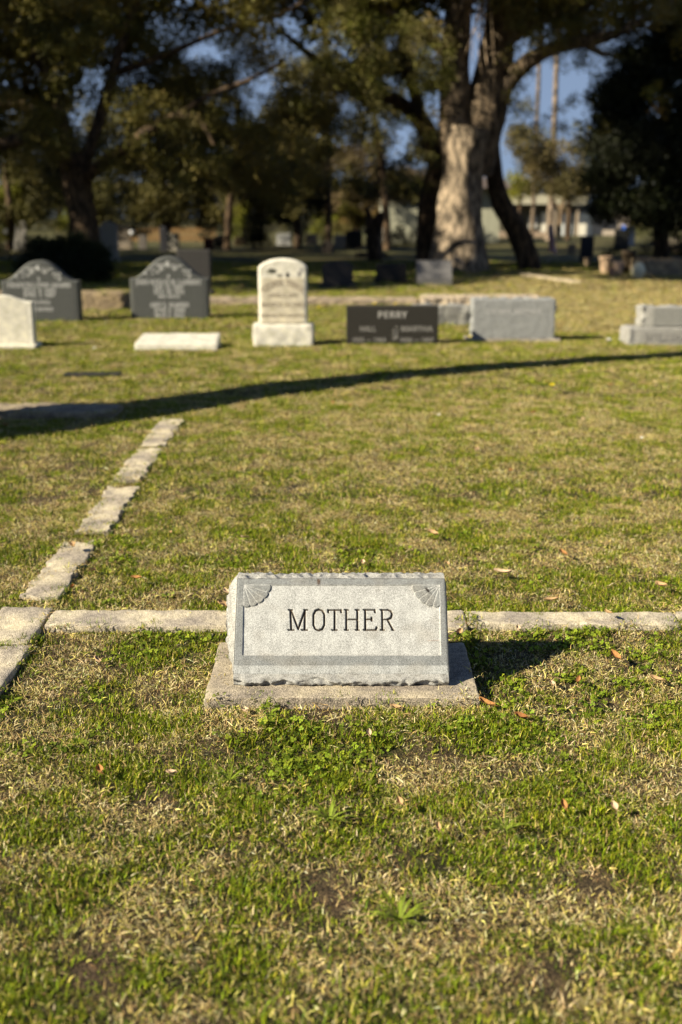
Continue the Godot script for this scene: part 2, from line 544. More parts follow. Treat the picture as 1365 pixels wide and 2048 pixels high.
func make_mother_stone() -> void:
	# the base it stands on
	var base := obj("foundation_slab", rough_box(Vector3(0.806, 0.14, 0.445), 0.012, 0.008, func(p): return 0.004, 9.0, Color(0.48, 0.42, 0.33)).mesh(mats.concrete))
	base.position = Vector3(0.003, -0.10, -3.292)
	tag(base, "low brownish concrete slab under the grey MOTHER stone", "foundation slab")
	keep_out.append([-0.40, 0.406, -3.515, -3.07, 0.04])

	var t := thing("headstone", "small grey granite slant headstone carved with the word MOTHER", "headstone", Vector3(0, 0.04, -3.32))
	var shift := -t.position
	# its dressed face, cut into border, sunk panel, fans and letters
	var nu := 429
	var nv := 205
	var along := FACE_HIGH - FACE_LOW
	var out := Vector3(0, 0.588, 0.808).normalized()
	out = Vector3(0, -along.z, along.y).normalized()
	var p := PackedVector3Array()
	var c := PackedColorArray()
	var part := PackedInt32Array()
	for j in nv:
		var v := FACE_L * j / (nv - 1)
		for i in nu:
			var u := lerpf(-FACE_W, FACE_W, float(i) / (nu - 1))
			var f := face_at(u, v)
			var tone := 1.0 + 0.05 * lump_noise.get_noise_2d(u * 14.0, v * 14.0) + 0.04 * lump_noise.get_noise_2d(u * 60.0 + 9.0, v * 20.0)
			# old streaks: water marks and a rust spot at the top edge
			var rust := exp(-pow((u + 0.069) / 0.0050, 2.0) - pow((v - 0.296) / 0.011, 2.0))
			var fleck := exp(-pow((u - 0.2676 + (v - 0.266) * 0.6) / 0.0045, 2.0) - pow((v - 0.267) / 0.008, 2.0))
			var scratch := exp(-pow((v - 0.1 - u * 0.02) / 0.0013, 2.0)) * (1.0 if u > 0.262 and u < 0.296 else 0.0)
			var run := lump_noise.get_noise_2d(u * 55.0, v * 5.0 + 3.0) * clampf(0.4 + (FACE_L - v) * 1.5, 0.0, 1.0)
			tone *= 1.0 + 0.10 * run
			var col: Color = f[1] * tone
			var grime := clampf(lump_noise.get_noise_2d(u * 7.0 + 20.0, v * 9.0) * 1.6 - 0.25, 0.0, 1.0) + 0.6 * exp(-pow((v - 0.0585) / 0.004, 2.0)) * float(f[2] == 1)
			col = col.lerp(Color(0.36, 0.31, 0.23), 0.28 * grime)
			col = col.lerp(Color(0.10, 0.05, 0.025), clampf(rust * 1.6 * (0.8 + fine_noise.get_noise_2d(u * 120.0, v * 120.0)), 0.0, 0.95))
			col = col.lerp(Color(0.03, 0.022, 0.018), clampf(fleck * 1.4, 0.0, 0.95))
			col = col.lerp(Color(0.42, 0.27, 0.2), 0.6 * scratch)
			var edge := clampf(minf(minf(u + FACE_W, FACE_W - u), minf(v, FACE_L - v)) / 0.004, 0.0, 1.0)
			p.append(Vector3(u, 0, 0) + FACE_LOW + along * (v / FACE_L) + out * (f[0] - 0.0015 * (1.0 - edge)) + shift)
			c.append(col)
			part.append(f[2])
	var normals := PackedVector3Array()
	normals.resize(p.size())
	for j in nv - 1:
		for i in nu - 1:
			var a := j * nu + i
			var f := (p[a + 1] - p[a]).cross(p[a + nu] - p[a])
			normals[a] += f; normals[a + 1] += f; normals[a + nu] += f; normals[a + nu + 1] += f
	var shapes: Array[Shape] = []
	for q in 10:
		shapes.append(Shape.new())
	for j in nv - 1:
		for i in nu - 1:
			var a := j * nu + i
			var sh := shapes[part[a]]
			var at := sh.v.size()
			for q in [a, a + nu, a + 1, a + nu + 1]:
				sh.v.append(p[q]); sh.n.append(normals[q].normalized()); sh.c.append(c[q])
			sh.k.append_array(PackedInt32Array([at, at + 1, at + 2, at + 2, at + 1, at + 3]))
	var called := ["face_border", "sunken_panel", "fan_ornament", "fan_ornament", "letter", "letter", "letter", "letter", "letter", "letter"]
	for q in 10:
		obj(called[q], shapes[q].mesh(mats.granite), t)
	# its rough body: a section swept across, rocky everywhere but where it meets the face
	var section := [Vector2(-3.165, 0.074), Vector2(-3.149, 0.056), Vector2(-3.158, 0.038), Vector2(-3.30, 0.036), Vector2(-3.49, 0.036), Vector2(-3.535, 0.075), Vector2(-3.50, 0.17), Vector2(-3.452, 0.262), Vector2(-3.432, 0.302), Vector2(-3.395, 0.311), Vector2(-3.359, 0.310)]
	var ring: Array[Vector2] = []
	for q in section.size() - 1:
		var steps := maxi(2, int(section[q].distance_to(section[q + 1]) / 0.005))
		if q == 2 or q == 3:
			steps = 3
		for s in steps:
			ring.append(section[q].lerp(section[q + 1], float(s) / steps))
	ring.append(section[-1])
	var nx := 131
	var body := Shape.new()
	p = PackedVector3Array()
	c = PackedColorArray()
	for q in ring.size():
		for i in nx:
			var x := lerpf(FACE_W, -FACE_W, float(i) / (nx - 1))
			p.append(chipped(Vector3(x, ring[q].y, ring[q].x), minf(q, ring.size() - 1 - q) * 0.005) + shift)
			c.append(rock_tint(x, ring[q].y, ring[q].x))
	body.grid(p, nx, ring.size(), c)
	for side in [-1.0, 1.0]:                       # the two ends
		var rows := 26
		p = PackedVector3Array()
		c = PackedColorArray()
		var m := Vector2(-3.36, 0.15)
		for r in rows:
			var w := 1.0 - float(r) / (rows - 1)
			for q in ring.size() + 1:
				var rim: Vector2 = ring[q % ring.size()]
				var s := m.lerp(rim, w)
				var at := Vector3(FACE_W * side, s.y, s.x)
				var keep := minf(q, ring.size() - 1 - q) * 0.005
				at = chipped(at, minf(keep, 1.0) if w > 0.999 else 0.02)
				var puff := 1.0 - pow(w, 5.0)
				if side < 0.0:
					at.x -= 0.034 * puff * clampf((-3.20 - s.x) / 0.16, 0.0, 1.0) + 0.012 * puff * lump_noise.get_noise_2d(s.x * 26.0, s.y * 26.0)
				else:
					at.x += 0.006 * puff * (1.0 + lump_noise.get_noise_2d(s.x * 26.0, s.y * 26.0))
				p.append(at + shift)
				c.append(rock_tint(at.x, s.y, s.x))
		if side < 0.0:
			for r in rows:
				var row := p.slice(r * (ring.size() + 1), (r + 1) * (ring.size() + 1))
				row.reverse()
				for q in row.size():
					p[r * row.size() + q] = row[q]
		body.closed_grid(p, ring.size() + 1, rows, c)
	obj("rough_body", body.mesh(mats.granite), t)


func rock_tint(x: float, y: float, z: float) -> Color:
	var f := 0.5 + 0.5 * lump_noise.get_noise_3d(x * 22.0, y * 40.0, z * 40.0)
	var dark := clampf(fine_noise.get_noise_3d(x * 9.0, y * 14.0, z * 14.0) * 3.0 - 0.9, 0.0, 1.0)
	return Color(0.52, 0.515, 0.485).lerp(Color(0.41, 0.40, 0.37), f).lerp(Color(0.16, 0.145, 0.12), dark * 0.6)


# The pitched rock surface: broad scoops with sharp ridges between them; nothing moves at the face's edges.
func chipped(p: Vector3, from_edge: float) -> Vector3:
	var w := clampf(from_edge / 0.018, 0.0, 1.0)
	if p.y < 0.04:
		w *= 0.4
	var q := p * Vector3(13, 24, 24)
	var a := absf(lump_noise.get_noise_3dv(q)) * 2.0
	var b := lump_noise.get_noise_3dv(q * 2.7 + Vector3(7, 3, 1))
	var away := (Vector3(0, p.y - 0.15, p.z + 3.33)).normalized()
	var c := lump_noise.get_noise_3dv(p * Vector3(90, 110, 110))
	return p + away * w * (0.013 * (0.42 - a) + 0.0035 * b + 0.0015 * c)


# ---------------------------------------------------------------- the lawn
func ground_y(x: float, z: float) -> float:
	var far := clampf((-z - 14.0) / 30.0, 0.0, 1.0)
	var heap := 0.024 * exp(-pow(x / 0.55, 6.0) - pow((z + 2.95) / 0.115, 4.0))
	return heap + 0.010 * patch_noise.get_noise_2d(x * 1.4, z * 1.4) - 0.006 + 0.06 * far * warp_noise.get_noise_2d(x * 2.0, z * 2.0)


const BARE := [Vector3(-0.03, -2.14, 0.09),Vector3(-0.48, -2.56, 0.07),Vector3(0.55, -2.19, 0.08),Vector3(-0.06, -3.00, 0.10),Vector3(0.17, -2.30, 0.07),Vector3(-0.48, -1.90, 0.09),Vector3(0.42, -2.65, 0.05),Vector3(-0.24, -2.31, 0.05),Vector3(0.91, -3.42, 0.05),Vector3(0.40, -1.87, 0.07),Vector3(-1.50, -5.60, 0.10),Vector3(-1.51, -6.44, 0.12)]


func bareness(x: float, z: float) -> float:
	var most := 0.0
	for b: Vector3 in BARE:
		var d := Vector2(x - b.x, (z - b.y)).length() / b.z
		if d < 2.2:
			most = maxf(most, clampf(1.5 - d + 0.5 * fine_noise.get_noise_2d(x * 2.2, z * 2.2), 0.0, 1.0))
	return most


# how green the turf is at a place: 0 straw, 1 fresh
func greenness(x: float, z: float) -> float:
	var d := -z
	var g := 0.50 + 0.55 * patch_noise.get_noise_2d(x * 2.6, z * 2.6) + 0.85 * fine_noise.get_noise_2d(x * 1.1, z * 1.1) + 0.75 * fine_noise.get_noise_2d(x * 3.4 + 7.0, z * 3.4)
	g += 0.16 * exp(-pow((d - 5.0) / 0.9, 2.0) - pow((x + 0.1) / 0.7, 2.0))
	g -= 0.14 * exp(-pow((d - 8.0) / 2.2, 2.0) - pow((x - 0.8) / 1.6, 2.0))
	g += 0.15 * exp(-pow((d - 2.5) / 0.6, 2.0))
	if d > 14.0:
		g -= 0.75 * clampf((x - 1.5) / 2.5, 0.0, 1.0) * clampf((32.0 - d) / 6.0, 0.0, 1.0)
	return clampf(g, 0.0, 1.0)


func spread_lines(lo: float, hi: float, step: float, far_lo: float, far_hi: float) -> PackedFloat32Array:
	var a := PackedFloat32Array()
	var w := step
	var at := lo
	while at > far_lo:
		a.append(at)
		w *= 1.22
		at -= w
	a.append(far_lo)
	a.reverse()
	at = lo + step
	while at < hi:
		a.append(at)
		at += step
	w = step
	while at < far_hi:
		a.append(at)
		w *= 1.22
		at += w
	a.append(far_hi)
	return a


func make_ground() -> void:
	var xs := spread_lines(-9.0, 9.0, 0.12, -420.0, 420.0)
	var zs := spread_lines(-32.0, -1.0, 0.12, -620.0, 260.0)
	zs.reverse()
	var p := PackedVector3Array()
	var c := PackedColorArray()
	for z in zs:
		for x in xs:
			p.append(Vector3(x, ground_y(x, z), z))
			var g := greenness(x, z)
			var col := Color(0.125, 0.092, 0.048).lerp(Color(0.052, 0.058, 0.014), g)
			if z < -9.0: col = col.lerp(Color(0.20, 0.155, 0.07).lerp(Color(0.085, 0.095, 0.020), g), clampf((-z - 9.0) / 6.0, 0.0, 1.0))
			if z < -20.0: col = col.lerp(Color(0.085, 0.095, 0.018).lerp(Color(0.15, 0.13, 0.04), clampf(0.5 + patch_noise.get_noise_2d(x * 0.3, z * 0.2), 0.0, 1.0)), clampf((-z - 20.0) / 10.0, 0.0, 1.0) * (1.0 - clampf((x - 2.0) / 2.0, 0.0, 1.0) * clampf((z + 33.0) / 4.0, 0.0, 1.0)))
			col = col.lerp(Color(0.14, 0.095, 0.055), bareness(x, z) if z > -8.0 else 0.0)
			c.append(col)
	var sh := Shape.new()
	sh.grid(p, xs.size(), zs.size(), c)
	structure("ground", sh.mesh(mats.soil))


# ---------------------------------------------------------------- trees
func leaf_cluster(leaves: int, length: float, wide: float, s: int) -> Shape:
	var sh := Shape.new()
	var q := RandomNumberGenerator.new()
	q.seed = s
	for i in leaves:
		var at := Vector3(q.randf_range(-1, 1), q.randf_range(-1, 1), q.randf_range(-1, 1))
		at = at.normalized() * pow(q.randf(), 0.45)
		at.y *= 0.8
		var dir := Vector3(q.randf_range(-1, 1), q.randf_range(-0.9, 0.6), q.randf_range(-1, 1)).normalized()
		var across := dir.cross(Vector3(q.randf_range(-1, 1), q.randf_range(0.0, 1.5), q.randf_range(-1, 1))).normalized() * wide * q.randf_range(0.7, 1.2)
		var l := length * q.randf_range(0.7, 1.25)
		var tone := q.randf_range(0.65, 1.3)
		var col := Color(tone * q.randf_range(0.9, 1.15), tone, tone * q.randf_range(0.7, 1.0))
		var mid := at + dir * l * 0.45 + dir.cross(across).normalized() * wide * 0.3
		sh.tri(at, mid + across, at + dir * l, col)
		sh.tri(at, at + dir * l, mid - across, col)
	return sh


# where the sun gets through the crowns: it strikes these balls [x, y, z, radius]
const SUNLIT := [Vector4(2.55, 0.9, -29.3, 0.55), Vector4(2.65, 2.0, -29.3, 0.6), Vector4(2.75, 3.2, -29.3, 0.6), Vector4(2.9, 4.4, -29.3, 0.5), Vector4(0.4, 4.6, -26, 0.8), Vector4(1.2, 5.6, -27, 0.8), Vector4(-0.4, 3.6, -29, 0.6), Vector4(-3.6, 3.2, -27, 0.5), Vector4(-6.6, 4.6, -26, 0.5), Vector4(-2.0, 2.2, -45, 1.0), Vector4(-8.0, 3.0, -40, 0.8), Vector4(-1.5, 0, -31, 0.5), Vector4(0.6, 0, -28, 0.5), Vector4(-3.4, 0, -29, 0.4), Vector4(-3.0, 0, -26, 0.7), Vector4(-0.5, 0, -25.5, 0.6), Vector4(1.0, 0, -29, 0.7), Vector4(-5, 0, -34, 0.9), Vector4(-1, 0, -38, 1.1), Vector4(2.0, 0, -44, 1.1), Vector4(-6, 0, -45, 1.1), Vector4(4.6, 0, -36, 0.8), Vector4(-4.6, 1.5, -30, 0.5), Vector4(3.4, 5.3, -29.1, 0.5), Vector4(3.1, 6.0, -29.1, 0.4), Vector4(-9.0, 3.2, -26, 0.5), Vector4(-7.5, 6.0, -25, 0.5), Vector4(-4.6, 5.4, -26, 0.5), Vector4(-2.4, 4.2, -27, 0.5), Vector4(-5.6, 2.4, -30, 0.5), Vector4(-1.2, 1.6, -44, 0.9), Vector4(-5.0, 2.6, -45, 0.9)]


func in_sunbeam(at: Vector3) -> bool:
	var sun := SUN_FROM.normalized()
	for s: Vector4 in SUNLIT:
		var d := at - Vector3(s.x, s.y, s.z)
		var along := d.dot(sun)
		if along > s.w * 1.2 and (d - sun * along).length() < s.w:
			return true
	return false


# Clusters of leaves in balls [x, y, z, radius]: more of them towards the outside of each ball.
func crown(parent: Node, balls: Array, m: Mesh, per_m2: float, size: float, colors: Array, called := "crown", flat := 0.75) -> void:
	var where: Array[Transform3D] = []
	var tints := PackedColorArray()
	for b: Vector4 in balls:
		var count := maxi(2, int(per_m2 * b.w * b.w * rng.randf_range(0.7, 1.3)))
		var pick: Color = colors[rng.randi() % colors.size()]
		for q in count:
			var d := Vector3(rng.randfn(), rng.randfn(), rng.randfn()).normalized() * pow(rng.randf(), 0.4) * b.w
			d.y *= flat
			var at := Vector3(b.x, b.y, b.z) + d
			if at.y < 0.15 or in_sunbeam(at): continue
			var turn := Basis.from_euler(Vector3(rng.randf_range(-0.6, 0.6), rng.randf() * TAU, rng.randf_range(-0.6, 0.6)))
			where.append(Transform3D(turn.scaled(Vector3.ONE * size * rng.randf_range(0.7, 1.3)), at))
			var own: Color = colors[rng.randi() % colors.size()]
			var col := pick.lerp(own, 0.4) * rng.randf_range(0.75, 1.25)
			col.a = 1.0
			tints.append(col)
	scatter(called, m, where, tints, parent)


# Balls in the upper part of a big crown, above what the picture shows.
func dome(mid: Vector3, reach: Vector3, count: int, ball: float, low: float, s: int) -> Array:
	var out: Array = []
	var q := RandomNumberGenerator.new()
	q.seed = s
	while out.size() < count:
		var d := Vector3(q.randfn(), q.randfn(), q.randfn()).normalized() * pow(q.randf(), 0.33)
		var at := mid + d * reach
		if at.y > low:
			out.append(Vector4(at.x, at.y, at.z, ball * q.randf_range(0.7, 1.3)))
	return out


func limbs(parent: Node, list: Array, tint: Color, sides := 9, called := "limb", lump := 0.25) -> void:
	for a in list:
		var sh := Shape.new()
		tube(sh, a[0], a[1], sides, lump, 0.25, tint)
		obj(called, sh.mesh(mats.bark), parent)


func make_trees() -> void:
	var cl := leaf_cluster(64, 0.26, 0.085, 5).mesh(mats.leaf)
	var cd := leaf_cluster(64, 0.27, 0.09, 6).mesh(mats.dark_leaf)
	var big := leaf_cluster(40, 0.34, 0.12, 7).mesh(mats.leaf)
	var oak := [Color(0.110, 0.104, 0.026), Color(0.155, 0.136, 0.036), Color(0.070, 0.070, 0.019), Color(0.20, 0.155, 0.052)]
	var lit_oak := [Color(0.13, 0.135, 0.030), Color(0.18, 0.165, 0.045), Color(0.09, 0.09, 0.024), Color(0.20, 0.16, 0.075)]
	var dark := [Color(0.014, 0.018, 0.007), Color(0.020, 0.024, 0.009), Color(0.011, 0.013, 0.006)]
	var brown := Color(0.16, 0.125, 0.085)
	# --- the spreading oak on the left
	var t := thing("oak_tree", "broad dark oak behind the hedge, its limbs arching over the arched stones", "tree")
	limbs(t, [[[Vector3(-6.080, 0.119, -28.000), Vector3(-6.112, 0.822, -28.000), Vector3(-6.144, 1.517, -28.000), Vector3(-6.206, 2.088, -28.000), Vector3(-6.254, 2.485, -28.000)], [0.405, 0.357, 0.322, 0.310, 0.286]]], brown, 14, "trunk")
	limbs(t, [[[Vector3(-6.260, 2.372, -28.000), Vector3(-6.604, 2.858, -27.600), Vector3(-7.081, 3.140, -27.200), Vector3(-7.665, 2.934, -27.000), Vector3(-8.338, 3.117, -26.500)], [0.226, 0.188, 0.162, 0.138, 0.101]], [[Vector3(-6.257, 2.429, -28.000), Vector3(-6.439, 3.303, -28.000), Vector3(-6.710, 4.227, -28.200), Vector3(-7.152, 5.017, -28.400), Vector3(-7.707, 5.792, -28.500), Vector3(-8.320, 6.861, -28.500)], [0.202, 0.167, 0.132, 0.109, 0.073, 0.048]], [[Vector3(-6.117, 2.202, -28.000), Vector3(-5.544, 2.547, -27.600), Vector3(-4.838, 2.945, -27.200), Vector3(-4.174, 3.363, -27.000), Vector3(-3.717, 3.545, -27.000), Vector3(-3.156, 3.455, -26.800), Vector3(-2.837, 2.911, -26.600)], [0.191, 0.164, 0.139, 0.115, 0.092, 0.068, 0.034]], [[Vector3(-6.166, 2.372, -28.000), Vector3(-5.820, 3.330, -28.400), Vector3(-5.440, 4.623, -28.800), Vector3(-5.136, 5.538, -29.000), Vector3(-4.608, 6.741, -29.000)], [0.179, 0.145, 0.122, 0.099, 0.074]], [[Vector3(-3.717, 3.545, -27.000), Vector3(-2.939, 4.001, -27.000), Vector3(-2.037, 4.317, -27.000), Vector3(-1.241, 4.710, -26.800)], [0.069, 0.057, 0.046, 0.034]], [[Vector3(-6.604, 2.858, -27.600), Vector3(-7.246, 3.823, -28.000), Vector3(-8.052, 3.933, -28.000), Vector3(-8.852, 4.097, -28.000)], [0.106, 0.095, 0.083, 0.060]], [[Vector3(-5.440, 4.623, -28.800), Vector3(-4.145, 5.043, -28.600), Vector3(-2.710, 5.575, -28.500), Vector3(-1.419, 5.884, -28.400), Vector3(-0.490, 6.418, -28.400)], [0.086, 0.073, 0.061, 0.048, 0.036]]], brown)
	crown(t, [Vector4(-7.55, 4.40, -27.70, 0.57), Vector4(-3.52, 5.86, -24.10, 0.55), Vector4(-8.91, 6.79, -34.00, 0.65), Vector4(-2.49, 5.04, -30.40, 0.50), Vector4(-4.33, 3.00, -29.20, 0.66), Vector4(-4.16, 7.26, -31.60, 0.64), Vector4(-8.07, 7.63, -32.70, 0.62), Vector4(-3.78, 3.05, -31.10, 0.76), Vector4(-6.39, 3.29, -28.40, 0.69), Vector4(-1.70, 5.97, -25.40, 0.42), Vector4(-5.08, 2.90, -30.80, 0.75), Vector4(-2.37, 2.45, -30.70, 0.52), Vector4(-2.49, 2.68, -33.00, 0.69), Vector4(-8.20, 7.42, -32.50, 0.79), Vector4(-9.10, 3.27, -28.10, 0.47), Vector4(-8.41, 3.74, -32.70, 0.50), Vector4(-4.66, 7.27, -31.20, 0.56), Vector4(-2.02, 2.45, -29.10, 0.74), Vector4(-7.34, 6.90, -30.00, 0.45), Vector4(-8.54, 5.34, -30.10, 0.49), Vector4(-9.20, 2.90, -27.10, 0.67), Vector4(-1.79, 5.27, -28.60, 0.56), Vector4(-4.25, 4.37, -29.60, 0.63), Vector4(-4.79, 6.86, -28.20, 0.57), Vector4(-10.39, 4.33, -30.30, 0.46), Vector4(-4.56, 5.13, -30.80, 0.56), Vector4(-3.01, 3.26, -24.20, 0.37), Vector4(-3.59, 2.43, -26.50, 0.52), Vector4(-4.37, 5.40, -27.60, 0.50), Vector4(-6.25, 4.11, -27.00, 0.50), Vector4(-2.97, 7.08, -29.70, 0.65), Vector4(-7.87, 6.54, -32.00, 0.55), Vector4(-8.91, 5.31, -31.00, 0.48), Vector4(-7.86, 6.01, -32.30, 0.62), Vector4(-2.04, 6.03, -27.40, 0.58), Vector4(-1.75, 4.66, -26.30, 0.42), Vector4(-5.68, 6.71, -32.10, 0.73), Vector4(-9.20, 6.26, -32.10, 0.67), Vector4(-2.30, 4.96, -25.30, 0.45), Vector4(-2.60, 5.60, -27.50, 0.52), Vector4(-7.09, 5.73, -33.20, 0.55), Vector4(-11.57, 2.79, -32.80, 0.83), Vector4(-7.12, 2.77, -33.30, 0.57), Vector4(-3.44, 3.25, -30.60, 0.61), Vector4(-6.67, 5.12, -26.30, 0.41), Vector4(-5.11, 6.21, -32.10, 0.49), Vector4(-2.02, 4.19, -33.20, 0.80), Vector4(-8.89, 5.93, -30.60, 0.61), Vector4(-6.63, 2.70, -30.10, 0.56), Vector4(-7.83, 3.01, -28.80, 0.66), Vector4(-6.82, 6.21, -29.30, 0.67), Vector4(-9.86, 3.64, -33.20, 0.76), Vector4(-2.55, 7.28, -30.30, 0.70), Vector4(-8.77, 5.47, -26.70, 0.53), Vector4(-6.77, 5.22, -31.80, 0.47), Vector4(-8.19, 5.82, -25.20, 0.39), Vector4(-0.95, 2.82, -24.90, 0.50), Vector4(-6.75, 5.41, -27.50, 0.59), Vector4(-4.15, 4.98, -25.90, 0.47), Vector4(-9.64, 4.73, -31.20, 0.58), Vector4(-8.79, 6.03, -27.70, 0.57), Vector4(-6.07, 5.36, -29.00, 0.63), Vector4(-6.17, 3.80, -28.60, 0.50), Vector4(-4.41, 3.47, -24.70, 0.47), Vector4(-7.21, 3.18, -33.40, 0.63), Vector4(-1.68, 3.21, -26.60, 0.52), Vector4(-9.57, 3.36, -30.60, 0.73), Vector4(-3.02, 4.17, -31.30, 0.65), Vector4(-7.59, 3.83, -24.00, 0.39), Vector4(-2.48, 6.09, -24.90, 0.38), Vector4(-1.62, 5.45, -24.20, 0.55), Vector4(-9.63, 3.22, -30.70, 0.72), Vector4(-1.45, 4.70, -32.00, 0.49), Vector4(-3.24, 4.95, -31.20, 0.50), Vector4(-2.75, 2.47, -24.60, 0.46), Vector4(-4.51, 3.03, -26.40, 0.44), Vector4(-8.49, 4.45, -31.50, 0.59), Vector4(-6.32, 5.04, -27.50, 0.52), Vector4(-10.82, 5.30, -33.70, 0.64), Vector4(-3.85, 4.66, -28.80, 0.61), Vector4(-1.54, 5.70, -25.00, 0.55), Vector4(-7.43, 5.39, -26.00, 0.53), Vector4(-7.56, 6.30, -30.90, 0.74), Vector4(-7.19, 3.71, -28.10, 0.65), Vector4(-4.20, 5.42, -26.20, 0.40), Vector4(-6.30, 3.20, -25.40, 0.64), Vector4(-5.63, 4.25, -28.70, 0.67), Vector4(-2.49, 4.47, -28.80, 0.63), Vector4(-2.35, 5.53, -31.30, 0.76), Vector4(-5.17, 5.59, -26.30, 0.57), Vector4(-4.41, 2.69, -32.50, 0.57), Vector4(-7.36, 5.40, -25.90, 0.56), Vector4(-2.03, 2.72, -26.60, 0.64), Vector4(-7.74, 5.41, -31.30, 0.49), Vector4(-8.69, 3.04, -26.90, 0.51), Vector4(-3.96, 3.49, -24.10, 0.44), Vector4(-5.45, 4.48, -26.10, 0.54), Vector4(-6.57, 3.63, -25.10, 0.59), Vector4(-1.93, 7.41, -33.40, 0.61), Vector4(-2.79, 3.38, -27.00, 0.59), Vector4(-3.78, 3.14, -26.70, 0.60), Vector4(-1.25, 3.97, -29.40, 0.48), Vector4(-5.04, 6.49, -30.50, 0.63), Vector4(-9.05, 2.97, -30.60, 0.50), Vector4(-1.38, 6.13, -27.30, 0.59), Vector4(-4.82, 4.66, -30.50, 0.59), Vector4(-6.04, 5.54, -24.70, 0.53), Vector4(-3.39, 4.82, -31.40, 0.58), Vector4(-8.55, 5.80, -32.70, 0.50), Vector4(-5.86, 6.36, -31.70, 0.57), Vector4(-7.08, 5.27, -29.40, 0.66), Vector4(-6.00, 2.87, -25.10, 0.44), Vector4(-9.87, 7.05, -31.80, 0.68), Vector4(-8.04, 6.08, -28.20, 0.62), Vector4(-2.67, 3.65, -29.90, 0.50), Vector4(-6.39, 6.24, -29.30, 0.60), Vector4(-8.91, 6.36, -31.80, 0.48), Vector4(-3.16, 3.12, -33.50, 0.63), Vector4(-5.22, 4.50, -30.30, 0.74), Vector4(-4.18, 6.23, -32.60, 0.64), Vector4(-3.79, 3.29, -24.00, 0.54), Vector4(-4.00, 4.81, -29.20, 0.57), Vector4(-6.99, 4.11, -24.40, 0.48), Vector4(-4.22, 5.10, -29.70, 0.72), Vector4(-2.01, 6.95, -31.90, 0.66), Vector4(-8.66, 5.04, -26.30, 0.41), Vector4(-4.89, 2.61, -27.20, 0.65), Vector4(-1.68, 3.92, -31.40, 0.58), Vector4(-3.04, 2.85, -32.60, 0.63), Vector4(-8.16, 5.60, -25.60, 0.50), Vector4(-3.55, 4.49, -28.20, 0.61), Vector4(-7.91, 5.24, -31.60, 0.60), Vector4(-9.21, 2.95, -31.20, 0.59), Vector4(-6.89, 4.73, -30.00, 0.51), Vector4(-10.89, 6.56, -31.80, 0.51), Vector4(-5.19, 5.70, -26.10, 0.42), Vector4(-5.25, 5.50, -24.30, 0.39), Vector4(-7.23, 4.29, -24.60, 0.38), Vector4(-6.34, 5.46, -31.00, 0.47), Vector4(-5.30, 4.62, -24.30, 0.59), Vector4(-7.83, 6.58, -28.70, 0.47), Vector4(-3.75, 4.95, -25.20, 0.38), Vector4(-3.68, 6.24, -31.90, 0.61), Vector4(-2.45, 4.00, -27.40, 0.43), Vector4(-4.00, 2.53, -29.90, 0.45), Vector4(-8.53, 6.06, -25.70, 0.39), Vector4(-10.97, 4.39, -33.00, 0.56), Vector4(-1.29, 6.53, -27.00, 0.56), Vector4(-1.24, 6.28, -26.90, 0.61), Vector4(-8.46, 5.04, -27.30, 0.58), Vector4(-1.63, 6.68, -31.40, 0.69), Vector4(-2.74, 4.96, -33.20, 0.62), Vector4(-6.79, 6.47, -31.80, 0.62), Vector4(-8.06, 6.67, -31.20, 0.65), Vector4(-3.43, 6.90, -28.70, 0.63), Vector4(-3.43, 6.15, -26.40, 0.60), Vector4(-4.77, 3.14, -32.70, 0.64), Vector4(-1.72, 3.51, -27.30, 0.51), Vector4(-10.87, 5.83, -33.60, 0.54), Vector4(-4.07, 5.82, -24.80, 0.52), Vector4(-6.78, 6.18, -25.50, 0.53), Vector4(-4.16, 6.49, -26.30, 0.63), Vector4(-7.85, 4.38, -28.20, 0.64), Vector4(-4.64, 3.41, -29.40, 0.50), Vector4(-9.23, 7.31, -32.30, 0.51), Vector4(-9.03, 2.40, -26.00, 0.62), Vector4(-8.38, 4.59, -26.20, 0.60), Vector4(-4.83, 4.32, -31.60, 0.75), Vector4(-6.81, 4.22, -28.50, 0.46), Vector4(-2.65, 4.62, -32.10, 0.55), Vector4(-5.51, 5.21, -31.30, 0.49), Vector4(-5.86, 4.32, -24.70, 0.50), Vector4(-5.42, 6.18, -26.20, 0.42), Vector4(-1.71, 3.97, -32.70, 0.82), Vector4(-4.59, 2.71, -29.40, 0.57), Vector4(-1.58, 3.05, -33.50, 0.68), Vector4(-6.70, 2.53, -25.80, 0.41), Vector4(-3.42, 5.74, -29.20, 0.61), Vector4(-9.07, 3.42, -26.80, 0.51), Vector4(-7.58, 3.79, -31.50, 0.56), Vector4(-8.76, 5.56, -28.10, 0.44), Vector4(-9.37, 3.65, -31.00, 0.76), Vector4(-1.03, 2.89, -27.70, 0.46), Vector4(-7.27, 4.96, -29.30, 0.59), Vector4(-6.37, 2.95, -26.90, 0.53), Vector4(-1.80, 3.16, -27.00, 0.47), Vector4(-2.26, 6.30, -25.30, 0.50), Vector4(-4.28, 5.55, -24.50, 0.41), Vector4(-0.93, 6.31, -25.90, 0.38), Vector4(-5.11, 4.88, -24.50, 0.49)], cl, 48.0, 0.27, oak)
